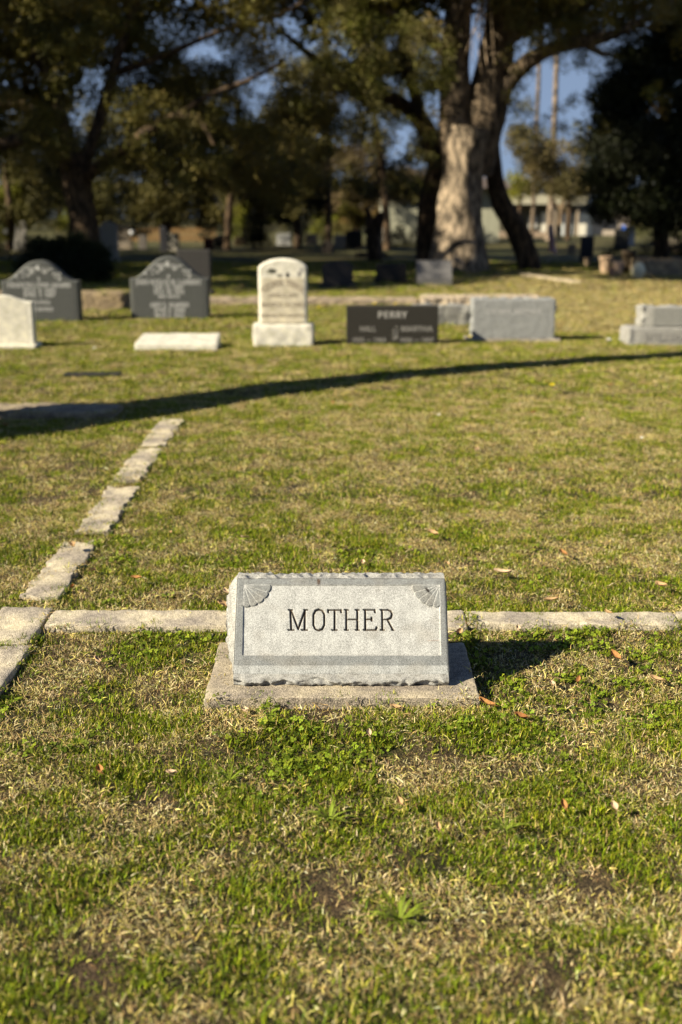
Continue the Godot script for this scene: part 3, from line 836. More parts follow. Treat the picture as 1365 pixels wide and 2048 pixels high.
	crown(t, [Vector4(-7.38, 3.44, -30.60, 0.40), Vector4(-10.31, 3.12, -35.30, 0.65), Vector4(-2.75, 3.30, -31.80, 0.45), Vector4(-7.51, 3.32, -28.90, 0.57), Vector4(-2.35, 2.23, -34.20, 0.46), Vector4(-1.72, 3.60, -32.50, 0.56), Vector4(-5.09, 3.34, -31.30, 0.39), Vector4(-1.19, 2.05, -31.90, 0.46), Vector4(-1.56, 2.74, -34.90, 0.66), Vector4(-5.26, 2.96, -32.40, 0.50), Vector4(-9.05, 3.27, -34.30, 0.42), Vector4(-8.83, 2.44, -29.50, 0.48), Vector4(-6.23, 3.29, -36.00, 0.48), Vector4(-6.21, 3.39, -32.70, 0.47), Vector4(-1.26, 3.24, -27.60, 0.38), Vector4(-2.53, 2.45, -29.10, 0.43), Vector4(-7.12, 2.64, -27.40, 0.48), Vector4(-1.64, 1.91, -33.60, 0.67), Vector4(-10.92, 3.39, -35.70, 0.66), Vector4(-6.29, 1.92, -32.60, 0.61), Vector4(-6.97, 3.30, -31.00, 0.40), Vector4(-10.15, 3.54, -34.10, 0.50), Vector4(-8.07, 3.79, -35.80, 0.54), Vector4(-6.85, 3.30, -27.50, 0.36), Vector4(-3.08, 3.15, -27.40, 0.44), Vector4(-3.02, 3.14, -35.90, 0.57), Vector4(-6.58, 2.71, -27.30, 0.41), Vector4(-8.30, 2.07, -34.50, 0.55), Vector4(-8.81, 3.08, -29.20, 0.39), Vector4(-6.95, 1.98, -28.30, 0.35), Vector4(-1.40, 2.79, -35.90, 0.54), Vector4(-1.60, 2.54, -34.10, 0.62), Vector4(-4.79, 3.34, -28.90, 0.54), Vector4(-1.43, 1.91, -30.00, 0.52), Vector4(-2.64, 2.58, -34.30, 0.56), Vector4(-3.53, 2.33, -29.40, 0.57), Vector4(-1.10, 3.84, -35.70, 0.70), Vector4(-4.02, 3.86, -35.10, 0.45), Vector4(-0.75, 2.30, -27.50, 0.36), Vector4(-4.22, 2.71, -33.70, 0.67)], cl, 46.0, 0.26, oak)
	crown(t, dome(Vector3(-6, 7.5, -27.5), Vector3(11, 6.0, 8.5), 70, 1.4, 6.2, 11), big, 14.0, 0.55, oak)
	# --- the great oak right of the middle
	t = thing("oak_tree", "great old oak with a thick pale barked trunk right of the middle", "tree")
	limbs(t, [[[Vector3(3.008, -0.226, -30.000), Vector3(3.008, 0.280, -30.000), Vector3(3.034, 1.278, -30.000), Vector3(3.080, 2.381, -30.000), Vector3(3.136, 3.104, -30.000), Vector3(3.175, 3.510, -30.000)], [0.791, 0.638, 0.549, 0.510, 0.561, 0.561]]], Color(0.45, 0.41, 0.345), 30, "trunk", 0.27)
	limbs(t, [[[Vector3(2.925, 2.502, -30.000), Vector3(2.851, 3.439, -30.000), Vector3(2.842, 4.290, -30.000), Vector3(2.853, 5.336, -30.000), Vector3(2.872, 6.476, -30.000), Vector3(2.861, 7.813, -30.000)], [0.332, 0.396, 0.383, 0.357, 0.319, 0.204]], [[Vector3(3.407, 2.387, -30.200), Vector3(3.526, 3.452, -30.200), Vector3(3.662, 4.309, -30.200), Vector3(3.864, 5.362, -30.200), Vector3(3.996, 6.510, -30.200), Vector3(4.049, 7.745, -30.200)], [0.411, 0.539, 0.514, 0.462, 0.398, 0.257]], [[Vector3(3.806, 3.775, -30.200), Vector3(4.091, 4.501, -30.000), Vector3(4.576, 5.033, -29.600), Vector3(5.125, 5.276, -29.200), Vector3(5.738, 5.383, -29.000), Vector3(6.468, 5.524, -28.600), Vector3(7.214, 5.873, -28.200), Vector3(8.053, 6.137, -28.000)], [0.283, 0.230, 0.189, 0.161, 0.136, 0.109, 0.084, 0.060]], [[Vector3(5.738, 5.383, -29.000), Vector3(6.186, 5.090, -28.800), Vector3(6.675, 5.021, -28.600)], [0.086, 0.061, 0.036]], [[Vector3(3.938, 5.362, -30.200), Vector3(4.868, 6.023, -30.000), Vector3(5.952, 6.363, -30.000), Vector3(7.257, 6.925, -30.000)], [0.128, 0.115, 0.089, 0.064]], [[Vector3(2.784, 5.105, -30.000), Vector3(2.030, 5.623, -29.600), Vector3(1.041, 6.120, -29.200), Vector3(0.088, 6.633, -29.000)], [0.153, 0.126, 0.099, 0.062]]], Color(0.30, 0.26, 0.205), 18)
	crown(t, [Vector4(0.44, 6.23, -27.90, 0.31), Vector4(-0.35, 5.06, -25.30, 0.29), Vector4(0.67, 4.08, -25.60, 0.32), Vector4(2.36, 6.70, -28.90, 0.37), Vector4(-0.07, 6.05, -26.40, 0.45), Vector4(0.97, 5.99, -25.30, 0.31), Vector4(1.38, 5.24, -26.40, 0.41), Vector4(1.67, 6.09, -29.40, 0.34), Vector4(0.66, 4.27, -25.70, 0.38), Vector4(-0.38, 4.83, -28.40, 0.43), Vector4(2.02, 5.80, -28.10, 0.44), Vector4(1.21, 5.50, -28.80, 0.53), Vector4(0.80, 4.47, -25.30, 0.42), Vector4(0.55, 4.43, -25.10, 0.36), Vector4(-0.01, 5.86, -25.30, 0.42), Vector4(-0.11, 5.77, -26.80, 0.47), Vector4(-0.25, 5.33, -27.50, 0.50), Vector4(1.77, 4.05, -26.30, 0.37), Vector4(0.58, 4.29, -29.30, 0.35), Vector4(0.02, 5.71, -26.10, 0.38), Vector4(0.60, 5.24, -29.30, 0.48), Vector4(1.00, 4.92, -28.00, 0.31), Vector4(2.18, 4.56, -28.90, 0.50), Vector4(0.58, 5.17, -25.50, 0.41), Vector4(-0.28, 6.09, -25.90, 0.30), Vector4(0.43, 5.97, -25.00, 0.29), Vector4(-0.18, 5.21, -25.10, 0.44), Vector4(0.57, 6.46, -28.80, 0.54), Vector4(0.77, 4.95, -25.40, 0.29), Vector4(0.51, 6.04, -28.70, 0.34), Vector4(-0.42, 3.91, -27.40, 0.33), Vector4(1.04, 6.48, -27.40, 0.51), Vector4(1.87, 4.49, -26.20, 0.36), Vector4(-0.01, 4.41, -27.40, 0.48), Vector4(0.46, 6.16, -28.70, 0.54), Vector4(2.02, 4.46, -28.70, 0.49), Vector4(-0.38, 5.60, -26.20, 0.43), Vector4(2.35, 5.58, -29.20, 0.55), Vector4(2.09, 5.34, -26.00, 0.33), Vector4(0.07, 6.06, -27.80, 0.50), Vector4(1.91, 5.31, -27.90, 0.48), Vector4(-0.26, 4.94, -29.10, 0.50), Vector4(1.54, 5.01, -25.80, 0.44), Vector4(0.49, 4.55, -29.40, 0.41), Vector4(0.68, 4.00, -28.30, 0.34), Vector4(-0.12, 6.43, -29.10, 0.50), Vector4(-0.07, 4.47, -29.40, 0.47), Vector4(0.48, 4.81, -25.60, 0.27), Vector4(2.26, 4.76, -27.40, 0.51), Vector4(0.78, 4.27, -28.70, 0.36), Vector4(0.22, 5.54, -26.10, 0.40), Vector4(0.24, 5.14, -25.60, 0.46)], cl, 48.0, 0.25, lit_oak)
	crown(t, [Vector4(4.50, 5.09, -26.60, 0.43), Vector4(4.44, 6.92, -31.00, 0.38), Vector4(6.76, 6.11, -28.30, 0.40), Vector4(3.70, 6.36, -28.00, 0.48), Vector4(5.26, 6.47, -27.30, 0.49), Vector4(3.91, 5.80, -27.90, 0.43), Vector4(5.35, 5.79, -28.50, 0.44), Vector4(7.58, 5.68, -26.70, 0.29), Vector4(7.85, 5.86, -27.00, 0.47), Vector4(6.96, 6.02, -30.40, 0.38), Vector4(5.11, 5.24, -26.70, 0.44), Vector4(7.38, 5.84, -27.00, 0.32), Vector4(5.80, 5.73, -26.40, 0.45), Vector4(5.87, 5.56, -27.10, 0.33), Vector4(3.58, 6.12, -27.30, 0.38), Vector4(5.93, 5.86, -30.50, 0.36), Vector4(5.74, 6.75, -29.30, 0.52), Vector4(6.98, 6.05, -26.90, 0.37), Vector4(4.75, 6.18, -28.20, 0.39), Vector4(6.07, 6.06, -26.50, 0.30), Vector4(4.10, 5.94, -27.80, 0.46), Vector4(6.68, 6.13, -30.90, 0.34), Vector4(3.67, 6.54, -27.90, 0.41), Vector4(7.87, 6.72, -30.80, 0.33), Vector4(8.24, 6.89, -30.40, 0.33), Vector4(9.15, 6.06, -31.00, 0.46), Vector4(6.61, 6.08, -28.40, 0.34), Vector4(4.25, 5.93, -28.30, 0.32), Vector4(6.07, 5.90, -29.60, 0.41), Vector4(5.31, 6.07, -27.10, 0.33), Vector4(6.04, 6.90, -29.60, 0.47), Vector4(6.45, 6.70, -27.80, 0.38), Vector4(6.74, 6.30, -27.10, 0.38), Vector4(6.68, 5.47, -26.00, 0.39), Vector4(8.74, 6.02, -30.60, 0.55), Vector4(4.79, 6.44, -28.70, 0.51), Vector4(5.87, 5.64, -30.30, 0.43), Vector4(7.11, 5.56, -29.90, 0.38), Vector4(7.58, 6.44, -27.80, 0.48), Vector4(7.52, 6.21, -27.50, 0.41), Vector4(8.41, 6.14, -30.70, 0.49), Vector4(7.51, 5.81, -27.80, 0.39), Vector4(6.44, 6.32, -30.20, 0.38), Vector4(7.31, 5.90, -27.40, 0.47), Vector4(6.14, 6.70, -30.80, 0.50), Vector4(7.71, 6.76, -30.10, 0.45), Vector4(8.08, 6.54, -29.90, 0.49), Vector4(5.86, 6.06, -29.90, 0.54), Vector4(7.69, 5.37, -26.70, 0.40), Vector4(6.93, 6.69, -28.30, 0.48), Vector4(7.57, 5.14, -26.50, 0.40), Vector4(7.66, 5.71, -27.60, 0.30), Vector4(8.44, 5.64, -29.30, 0.40), Vector4(8.06, 5.76, -29.60, 0.45), Vector4(5.09, 6.28, -27.80, 0.36), Vector4(6.42, 6.88, -29.60, 0.38), Vector4(4.35, 6.36, -27.90, 0.38), Vector4(7.09, 6.45, -27.10, 0.34), Vector4(6.77, 5.96, -30.10, 0.44), Vector4(5.53, 5.66, -29.70, 0.43)], cl, 46.0, 0.25, oak)
	crown(t, [Vector4(6.08, 4.65, -29.00, 0.19), Vector4(6.52, 4.25, -29.00, 0.22), Vector4(6.69, 4.71, -28.60, 0.26), Vector4(6.05, 4.02, -29.00, 0.14), Vector4(7.15, 4.93, -28.60, 0.35), Vector4(7.66, 5.24, -28.40, 0.40), Vector4(6.43, 3.68, -29.00, 0.12), Vector4(5.57, 5.15, -29.00, 0.17), Vector4(5.03, 5.54, -29.40, 0.22), Vector4(4.66, 5.59, -29.40, 0.24), Vector4(5.38, 5.71, -29.40, 0.29), Vector4(5.90, 5.65, -29.00, 0.31), Vector4(5.76, 4.98, -29.00, 0.14), Vector4(6.36, 4.87, -29.00, 0.26), Vector4(6.27, 4.42, -29.00, 0.19), Vector4(6.67, 3.89, -28.80, 0.17), Vector4(4.37, 3.76, -30.00, 0.17), Vector4(4.50, 3.91, -30.00, 0.10), Vector4(7.03, 4.16, -28.60, 0.19), Vector4(2.37, 4.53, -29.00, 0.24), Vector4(2.22, 5.65, -29.00, 0.33), Vector4(2.18, 3.78, -29.50, 0.20), Vector4(-0.03, 3.99, -28.00, 0.35), Vector4(0.44, 3.60, -28.00, 0.28), Vector4(-0.49, 4.42, -28.00, 0.30)], cl, 48.0, 0.22, oak)
	crown(t, dome(Vector3(4.5, 8.5, -31.5), Vector3(11, 6.0, 5.5), 50, 1.4, 6.4, 13), big, 14.0, 0.55, oak)
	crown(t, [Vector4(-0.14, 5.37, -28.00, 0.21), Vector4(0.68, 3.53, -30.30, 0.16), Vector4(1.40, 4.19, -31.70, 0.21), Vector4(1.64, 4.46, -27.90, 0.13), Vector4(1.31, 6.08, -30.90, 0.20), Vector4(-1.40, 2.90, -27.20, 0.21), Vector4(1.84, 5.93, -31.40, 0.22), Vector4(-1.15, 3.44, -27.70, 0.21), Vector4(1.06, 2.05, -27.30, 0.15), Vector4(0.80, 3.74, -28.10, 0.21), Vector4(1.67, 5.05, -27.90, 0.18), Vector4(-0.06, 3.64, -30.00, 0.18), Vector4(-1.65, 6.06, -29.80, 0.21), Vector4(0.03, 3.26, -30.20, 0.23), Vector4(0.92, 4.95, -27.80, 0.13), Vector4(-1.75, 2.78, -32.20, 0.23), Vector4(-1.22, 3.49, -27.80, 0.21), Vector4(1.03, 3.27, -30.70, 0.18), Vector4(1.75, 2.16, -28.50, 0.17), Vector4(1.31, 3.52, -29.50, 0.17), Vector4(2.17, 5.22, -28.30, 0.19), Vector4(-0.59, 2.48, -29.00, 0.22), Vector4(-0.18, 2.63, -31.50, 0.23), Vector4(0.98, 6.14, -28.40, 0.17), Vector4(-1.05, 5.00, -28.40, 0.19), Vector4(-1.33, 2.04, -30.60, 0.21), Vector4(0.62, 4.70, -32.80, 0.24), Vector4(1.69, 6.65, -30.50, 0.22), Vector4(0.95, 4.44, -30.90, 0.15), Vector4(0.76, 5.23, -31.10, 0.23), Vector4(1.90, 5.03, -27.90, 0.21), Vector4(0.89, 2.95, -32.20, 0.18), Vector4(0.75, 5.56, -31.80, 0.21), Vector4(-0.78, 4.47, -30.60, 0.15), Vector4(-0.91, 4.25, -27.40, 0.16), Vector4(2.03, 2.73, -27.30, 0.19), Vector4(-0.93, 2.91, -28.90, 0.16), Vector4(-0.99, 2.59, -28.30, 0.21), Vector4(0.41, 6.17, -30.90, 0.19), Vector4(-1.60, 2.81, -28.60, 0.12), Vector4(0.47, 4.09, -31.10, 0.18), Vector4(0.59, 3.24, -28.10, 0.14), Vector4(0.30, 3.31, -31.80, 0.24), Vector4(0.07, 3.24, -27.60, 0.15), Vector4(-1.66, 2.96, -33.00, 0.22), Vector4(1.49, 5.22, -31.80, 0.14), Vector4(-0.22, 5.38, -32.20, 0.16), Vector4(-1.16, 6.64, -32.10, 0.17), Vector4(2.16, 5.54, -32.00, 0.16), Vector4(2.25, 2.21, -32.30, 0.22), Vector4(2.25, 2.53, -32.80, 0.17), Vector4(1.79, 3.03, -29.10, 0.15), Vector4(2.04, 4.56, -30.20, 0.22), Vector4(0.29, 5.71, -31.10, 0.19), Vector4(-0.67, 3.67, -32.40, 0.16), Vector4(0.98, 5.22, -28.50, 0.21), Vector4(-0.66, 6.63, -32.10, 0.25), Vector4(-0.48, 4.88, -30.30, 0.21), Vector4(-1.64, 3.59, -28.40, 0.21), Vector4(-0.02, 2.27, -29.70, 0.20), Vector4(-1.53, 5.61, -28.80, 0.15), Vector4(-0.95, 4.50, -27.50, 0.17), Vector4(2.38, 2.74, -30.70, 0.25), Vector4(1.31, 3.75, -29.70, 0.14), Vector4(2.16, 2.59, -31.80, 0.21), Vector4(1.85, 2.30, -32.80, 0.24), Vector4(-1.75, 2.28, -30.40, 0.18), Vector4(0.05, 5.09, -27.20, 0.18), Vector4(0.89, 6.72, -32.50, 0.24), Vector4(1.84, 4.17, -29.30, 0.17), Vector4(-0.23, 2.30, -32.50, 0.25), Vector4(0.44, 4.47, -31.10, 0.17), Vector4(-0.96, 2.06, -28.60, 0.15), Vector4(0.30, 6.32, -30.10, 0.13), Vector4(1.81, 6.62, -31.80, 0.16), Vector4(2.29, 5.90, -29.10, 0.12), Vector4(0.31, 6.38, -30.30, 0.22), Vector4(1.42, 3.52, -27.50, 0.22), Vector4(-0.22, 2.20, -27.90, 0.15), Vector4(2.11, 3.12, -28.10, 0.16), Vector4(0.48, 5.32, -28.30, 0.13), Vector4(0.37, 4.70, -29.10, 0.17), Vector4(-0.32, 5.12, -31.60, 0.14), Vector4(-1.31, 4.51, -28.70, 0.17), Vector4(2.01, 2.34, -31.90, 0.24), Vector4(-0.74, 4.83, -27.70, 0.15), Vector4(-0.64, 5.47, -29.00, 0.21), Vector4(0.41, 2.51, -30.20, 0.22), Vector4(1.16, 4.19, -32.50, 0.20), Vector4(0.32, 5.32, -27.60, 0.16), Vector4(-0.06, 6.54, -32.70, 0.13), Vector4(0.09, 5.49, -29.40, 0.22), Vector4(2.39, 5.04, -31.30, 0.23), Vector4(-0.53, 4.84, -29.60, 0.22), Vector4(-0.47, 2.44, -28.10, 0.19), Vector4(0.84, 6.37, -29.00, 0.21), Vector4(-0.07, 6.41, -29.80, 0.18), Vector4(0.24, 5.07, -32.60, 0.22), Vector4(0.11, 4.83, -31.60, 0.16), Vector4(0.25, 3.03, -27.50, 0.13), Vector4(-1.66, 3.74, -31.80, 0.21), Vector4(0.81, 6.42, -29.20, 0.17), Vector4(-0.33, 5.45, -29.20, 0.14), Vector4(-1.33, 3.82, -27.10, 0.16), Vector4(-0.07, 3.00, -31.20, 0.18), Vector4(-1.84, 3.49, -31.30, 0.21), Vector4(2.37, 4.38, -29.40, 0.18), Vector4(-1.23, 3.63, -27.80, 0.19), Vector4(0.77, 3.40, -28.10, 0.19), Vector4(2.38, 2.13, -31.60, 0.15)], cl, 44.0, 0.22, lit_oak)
	crown(t, [Vector4(5.59, 5.76, -28.70, 0.12), Vector4(6.70, 4.45, -32.40, 0.12), Vector4(4.94, 5.69, -28.30, 0.14), Vector4(4.29, 5.62, -30.90, 0.15), Vector4(6.18, 4.07, -29.00, 0.11), Vector4(6.22, 4.84, -27.60, 0.10), Vector4(6.89, 4.60, -31.80, 0.17), Vector4(5.55, 3.37, -29.30, 0.15), Vector4(6.93, 4.60, -32.20, 0.16), Vector4(5.70, 5.66, -28.40, 0.12), Vector4(3.97, 5.08, -27.60, 0.11), Vector4(5.72, 4.96, -29.20, 0.11), Vector4(5.06, 3.59, -30.90, 0.15), Vector4(4.32, 3.90, -28.00, 0.13), Vector4(6.98, 4.35, -30.30, 0.16), Vector4(6.17, 3.82, -28.40, 0.09), Vector4(4.69, 5.09, -28.30, 0.17), Vector4(6.73, 5.31, -30.90, 0.14), Vector4(6.36, 4.65, -28.60, 0.12), Vector4(5.74, 5.40, -30.50, 0.18), Vector4(5.72, 5.86, -33.00, 0.16), Vector4(3.99, 5.55, -27.70, 0.14), Vector4(5.77, 4.60, -27.40, 0.12), Vector4(7.55, 4.92, -32.80, 0.19), Vector4(4.33, 4.20, -31.10, 0.15), Vector4(5.86, 3.63, -32.30, 0.13), Vector4(5.94, 5.90, -32.50, 0.19), Vector4(6.61, 4.78, -31.70, 0.16), Vector4(3.71, 4.80, -27.10, 0.17), Vector4(6.36, 3.71, -28.80, 0.10), Vector4(6.09, 3.31, -27.50, 0.13), Vector4(4.58, 4.13, -31.60, 0.12), Vector4(5.30, 5.49, -30.20, 0.16), Vector4(5.12, 5.58, -33.00, 0.18), Vector4(4.10, 4.19, -28.40, 0.16), Vector4(6.10, 5.60, -28.40, 0.15), Vector4(5.08, 6.05, -32.60, 0.16), Vector4(5.80, 4.09, -31.80, 0.12), Vector4(4.31, 4.83, -29.50, 0.13), Vector4(6.78, 4.51, -32.90, 0.12), Vector4(5.61, 5.40, -32.20, 0.13), Vector4(4.57, 4.78, -29.50, 0.12), Vector4(4.82, 3.54, -29.70, 0.17), Vector4(6.16, 6.33, -33.00, 0.19), Vector4(7.38, 3.70, -32.10, 0.12), Vector4(5.33, 5.38, -29.40, 0.10), Vector4(4.99, 3.29, -28.60, 0.16), Vector4(5.86, 5.22, -32.70, 0.20), Vector4(5.30, 3.92, -27.90, 0.12), Vector4(6.90, 4.52, -30.30, 0.16), Vector4(4.29, 4.48, -30.00, 0.17), Vector4(4.22, 3.28, -27.50, 0.10), Vector4(5.50, 4.08, -28.40, 0.11), Vector4(6.69, 5.45, -30.60, 0.15), Vector4(4.46, 3.97, -28.40, 0.13), Vector4(5.74, 5.09, -28.90, 0.15), Vector4(4.75, 5.16, -33.00, 0.20), Vector4(4.09, 5.27, -28.60, 0.18), Vector4(6.46, 3.62, -29.20, 0.11), Vector4(6.63, 4.21, -30.70, 0.19), Vector4(6.25, 6.29, -31.90, 0.13), Vector4(5.59, 3.36, -27.80, 0.10), Vector4(4.22, 4.41, -28.60, 0.14), Vector4(6.23, 5.59, -30.80, 0.13), Vector4(5.93, 3.76, -32.10, 0.12), Vector4(4.74, 4.90, -27.00, 0.14), Vector4(6.13, 5.52, -31.40, 0.15), Vector4(4.81, 5.62, -27.50, 0.16), Vector4(7.09, 4.79, -32.00, 0.16), Vector4(4.31, 5.52, -28.80, 0.17), Vector4(6.91, 3.91, -32.40, 0.12), Vector4(5.04, 6.00, -31.70, 0.18), Vector4(7.03, 3.53, -31.90, 0.19), Vector4(4.08, 3.98, -29.00, 0.18), Vector4(6.83, 3.86, -31.90, 0.13), Vector4(6.71, 6.06, -32.20, 0.18), Vector4(4.74, 3.83, -29.80, 0.12), Vector4(5.69, 5.04, -27.10, 0.10), Vector4(5.56, 3.93, -32.80, 0.14), Vector4(6.46, 5.31, -32.90, 0.16)], cl, 40.0, 0.20, oak)
	# dead runners hanging from it
	var sh := Shape.new()
	for s in 15:
		var x0 := rng.randf_range(2.8, 3.75)
		var y0 := rng.randf_range(6.3, 6.9)
		var drop := rng.randf_range(0.5, 1.5)
		if s < 4:
			x0 = 3.35 + 0.06 * s
			drop = 2.0 + 0.22 * s
		var pts: Array = []
		var rad: Array = []
		for q in 7:
			var f := q / 6.0
			pts.append(Vector3(x0 - 0.25 * sin(f * 2.4 + s) * f, y0 - drop * f, -29.15 + 0.12 * sin(f * 5.0 + s * 2.0) - 0.05 * s * f))
			rad.append(lerpf(0.030, 0.007, f))
		tube(sh, pts, rad, 5, 0.0, 0.3, Color(0.56, 0.49, 0.39))
	var hang := obj("hanging_twigs", sh.mesh(mats.bark), t)
	hang.set_meta("label", "pale dead twigs hanging down beside the great trunk")
	limbs(t, [[[Vector3(4.523, 6.056, -28.800), Vector3(4.212, 5.597, -28.800), Vector3(3.965, 5.267, -28.800), Vector3(3.886, 4.846, -28.800)], [0.086, 0.073, 0.061, 0.037]]], Color(0.40, 0.33, 0.25), 7, "dead_branch")
	# --- its two dark neighbours
	t = thing("oak_tree", "dark leaning oak stem curving down on the right of the great trunk", "tree")
	limbs(t, [[[Vector3(5.074, -0.280, -31.000), Vector3(4.943, 0.307, -31.000), Vector3(4.649, 1.018, -31.000), Vector3(4.256, 1.656, -31.000), Vector3(4.020, 2.414, -31.000), Vector3(3.916, 3.161, -31.000), Vector3(3.982, 4.265, -31.000), Vector3(4.179, 5.229, -31.000), Vector3(4.573, 6.476, -31.400), Vector3(4.866, 7.887, -32.000)], [0.343, 0.290, 0.290, 0.264, 0.237, 0.211, 0.171, 0.132, 0.093, 0.054]]], Color(0.15, 0.115, 0.075), 14, "trunk")
	crown(t, [Vector4(4.88, 7.53, -32.00, 0.52), Vector4(5.54, 7.29, -32.00, 0.57), Vector4(4.35, 7.77, -32.00, 0.52), Vector4(6.21, 8.09, -33.00, 0.66)], cl, 24.0, 0.36, oak)
	t = thing("oak_tree", "dark crooked oak on the left of the great trunk, bent over to the left", "tree")
	limbs(t, [[[Vector3(2.422, -0.334, -32.000), Vector3(2.379, 0.473, -32.000), Vector3(2.391, 1.270, -32.000), Vector3(2.457, 2.057, -32.000), Vector3(2.607, 2.640, -32.000), Vector3(2.461, 3.192, -32.000), Vector3(2.183, 3.752, -32.000), Vector3(1.621, 4.221, -31.600), Vector3(0.803, 4.459, -31.000), Vector3(0.095, 4.706, -30.600), Vector3(-0.771, 5.221, -30.000), Vector3(-1.483, 5.736, -29.600)], [0.408, 0.354, 0.327, 0.299, 0.272, 0.259, 0.231, 0.188, 0.145, 0.104, 0.077, 0.050]]], Color(0.12, 0.092, 0.06), 14, "trunk")
	limbs(t, [[[Vector3(2.239, 3.575, -32.000), Vector3(1.928, 4.608, -32.000), Vector3(1.625, 5.476, -32.000), Vector3(1.633, 6.814, -32.000), Vector3(1.669, 7.887, -32.000)], [0.177, 0.150, 0.136, 0.109, 0.082]]], Color(0.12, 0.092, 0.06))
	crown(t, [Vector4(0.55, 4.54, -32.70, 0.33), Vector4(-0.85, 3.91, -30.30, 0.40), Vector4(0.08, 5.25, -33.40, 0.30), Vector4(-0.89, 3.82, -32.00, 0.31), Vector4(2.22, 3.63, -30.50, 0.36), Vector4(1.24, 5.78, -30.70, 0.41), Vector4(0.29, 5.10, -32.40, 0.39), Vector4(2.23, 4.39, -31.40, 0.35), Vector4(0.16, 4.96, -33.20, 0.40), Vector4(-1.00, 4.02, -31.70, 0.38), Vector4(-0.70, 4.60, -30.70, 0.41), Vector4(0.55, 3.69, -31.90, 0.47), Vector4(-0.51, 3.75, -31.50, 0.33), Vector4(1.50, 5.13, -31.00, 0.28), Vector4(-1.02, 4.75, -33.90, 0.51), Vector4(0.62, 5.93, -31.30, 0.42), Vector4(0.53, 4.46, -31.10, 0.45), Vector4(1.93, 5.59, -31.20, 0.44), Vector4(-0.14, 3.75, -32.10, 0.43), Vector4(1.28, 5.44, -31.10, 0.33), Vector4(0.89, 4.71, -33.70, 0.49), Vector4(1.54, 5.10, -32.40, 0.47), Vector4(0.74, 4.09, -31.50, 0.30), Vector4(0.74, 4.41, -30.50, 0.37), Vector4(1.27, 5.00, -31.00, 0.36), Vector4(0.02, 4.26, -30.60, 0.29), Vector4(-0.02, 4.46, -33.00, 0.42), Vector4(1.99, 4.97, -30.10, 0.36), Vector4(-0.34, 3.80, -32.00, 0.43), Vector4(1.28, 5.34, -32.90, 0.37), Vector4(0.61, 5.11, -31.20, 0.31), Vector4(1.75, 5.60, -33.70, 0.42), Vector4(0.26, 4.04, -33.60, 0.36), Vector4(-0.69, 4.64, -33.40, 0.43), Vector4(1.63, 5.14, -32.50, 0.35), Vector4(0.31, 5.10, -31.50, 0.36), Vector4(1.61, 5.51, -30.80, 0.33), Vector4(2.12, 4.60, -30.20, 0.42), Vector4(-0.34, 3.76, -30.10, 0.33), Vector4(0.75, 4.99, -32.10, 0.41), Vector4(1.69, 4.90, -32.50, 0.39), Vector4(1.08, 5.09, -31.70, 0.38), Vector4(1.44, 5.61, -33.70, 0.40), Vector4(0.38, 5.14, -32.40, 0.44)], cl, 46.0, 0.25, oak)
	crown(t, dome(Vector3(1.0, 8.5, -32), Vector3(6, 4.0, 5.0), 24, 1.3, 6.4, 17), big, 14.0, 0.55, oak)
	# --- the black evergreen at the right edge
	t = thing("evergreen_tree", "black rounded evergreen filling the right edge of the picture", "tree")
	limbs(t, [[[Vector3(7.982, 0.073, -29.000), Vector3(7.921, 0.922, -29.000), Vector3(7.882, 1.995, -29.000), Vector3(7.794, 4.080, -29.000)], [0.210, 0.197, 0.173, 0.111]]], Color(0.07, 0.055, 0.04), 10, "trunk")
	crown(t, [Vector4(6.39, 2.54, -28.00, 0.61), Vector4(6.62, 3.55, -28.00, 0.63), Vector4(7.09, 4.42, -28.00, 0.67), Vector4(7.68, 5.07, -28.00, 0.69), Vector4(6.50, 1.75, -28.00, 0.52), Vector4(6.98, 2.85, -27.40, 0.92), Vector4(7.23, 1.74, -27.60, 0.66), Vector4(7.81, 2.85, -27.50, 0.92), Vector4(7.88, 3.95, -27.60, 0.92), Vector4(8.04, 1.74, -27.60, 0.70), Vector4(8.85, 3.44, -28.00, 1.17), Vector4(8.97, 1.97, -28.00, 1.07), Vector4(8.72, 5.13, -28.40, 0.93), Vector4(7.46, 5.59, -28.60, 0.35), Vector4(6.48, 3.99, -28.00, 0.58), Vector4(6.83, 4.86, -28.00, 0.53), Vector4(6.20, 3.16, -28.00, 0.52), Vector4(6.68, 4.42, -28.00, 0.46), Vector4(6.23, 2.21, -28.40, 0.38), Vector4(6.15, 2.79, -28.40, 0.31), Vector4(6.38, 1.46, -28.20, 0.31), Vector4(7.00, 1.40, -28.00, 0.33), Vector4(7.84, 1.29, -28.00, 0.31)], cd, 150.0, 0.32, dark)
	crown(t, [Vector4(6.77, 3.96, -26.60, 0.13), Vector4(6.93, 4.17, -26.60, 0.11), Vector4(7.09, 3.86, -26.60, 0.10), Vector4(7.08, 3.60, -26.60, 0.13)], cl, 30.0, 0.2, [Color(0.16, 0.15, 0.03), Color(0.2, 0.12, 0.03)], "young_leaves")
	# --- the clipped hedge behind the first arched stones
	t = thing("hedge", "low dark hedge behind the leftmost arched stone", "hedge")
	crown(t, [Vector4(-6.51, 0.68, -25.00, 0.28), Vector4(-6.13, 0.73, -25.00, 0.32), Vector4(-5.70, 0.73, -25.00, 0.32), Vector4(-5.27, 0.71, -25.00, 0.30), Vector4(-5.05, 0.57, -25.00, 0.19), Vector4(-6.27, 0.33, -24.60, 0.34), Vector4(-5.74, 0.33, -24.60, 0.36), Vector4(-5.21, 0.33, -24.60, 0.36), Vector4(-6.69, 0.36, -25.00, 0.24), Vector4(-5.92, 0.03, -24.40, 0.27), Vector4(-5.29, 0.03, -24.40, 0.29)], cd, 420.0, 0.2, [Color(0.022, 0.030, 0.010), Color(0.014, 0.019, 0.007)], "foliage")
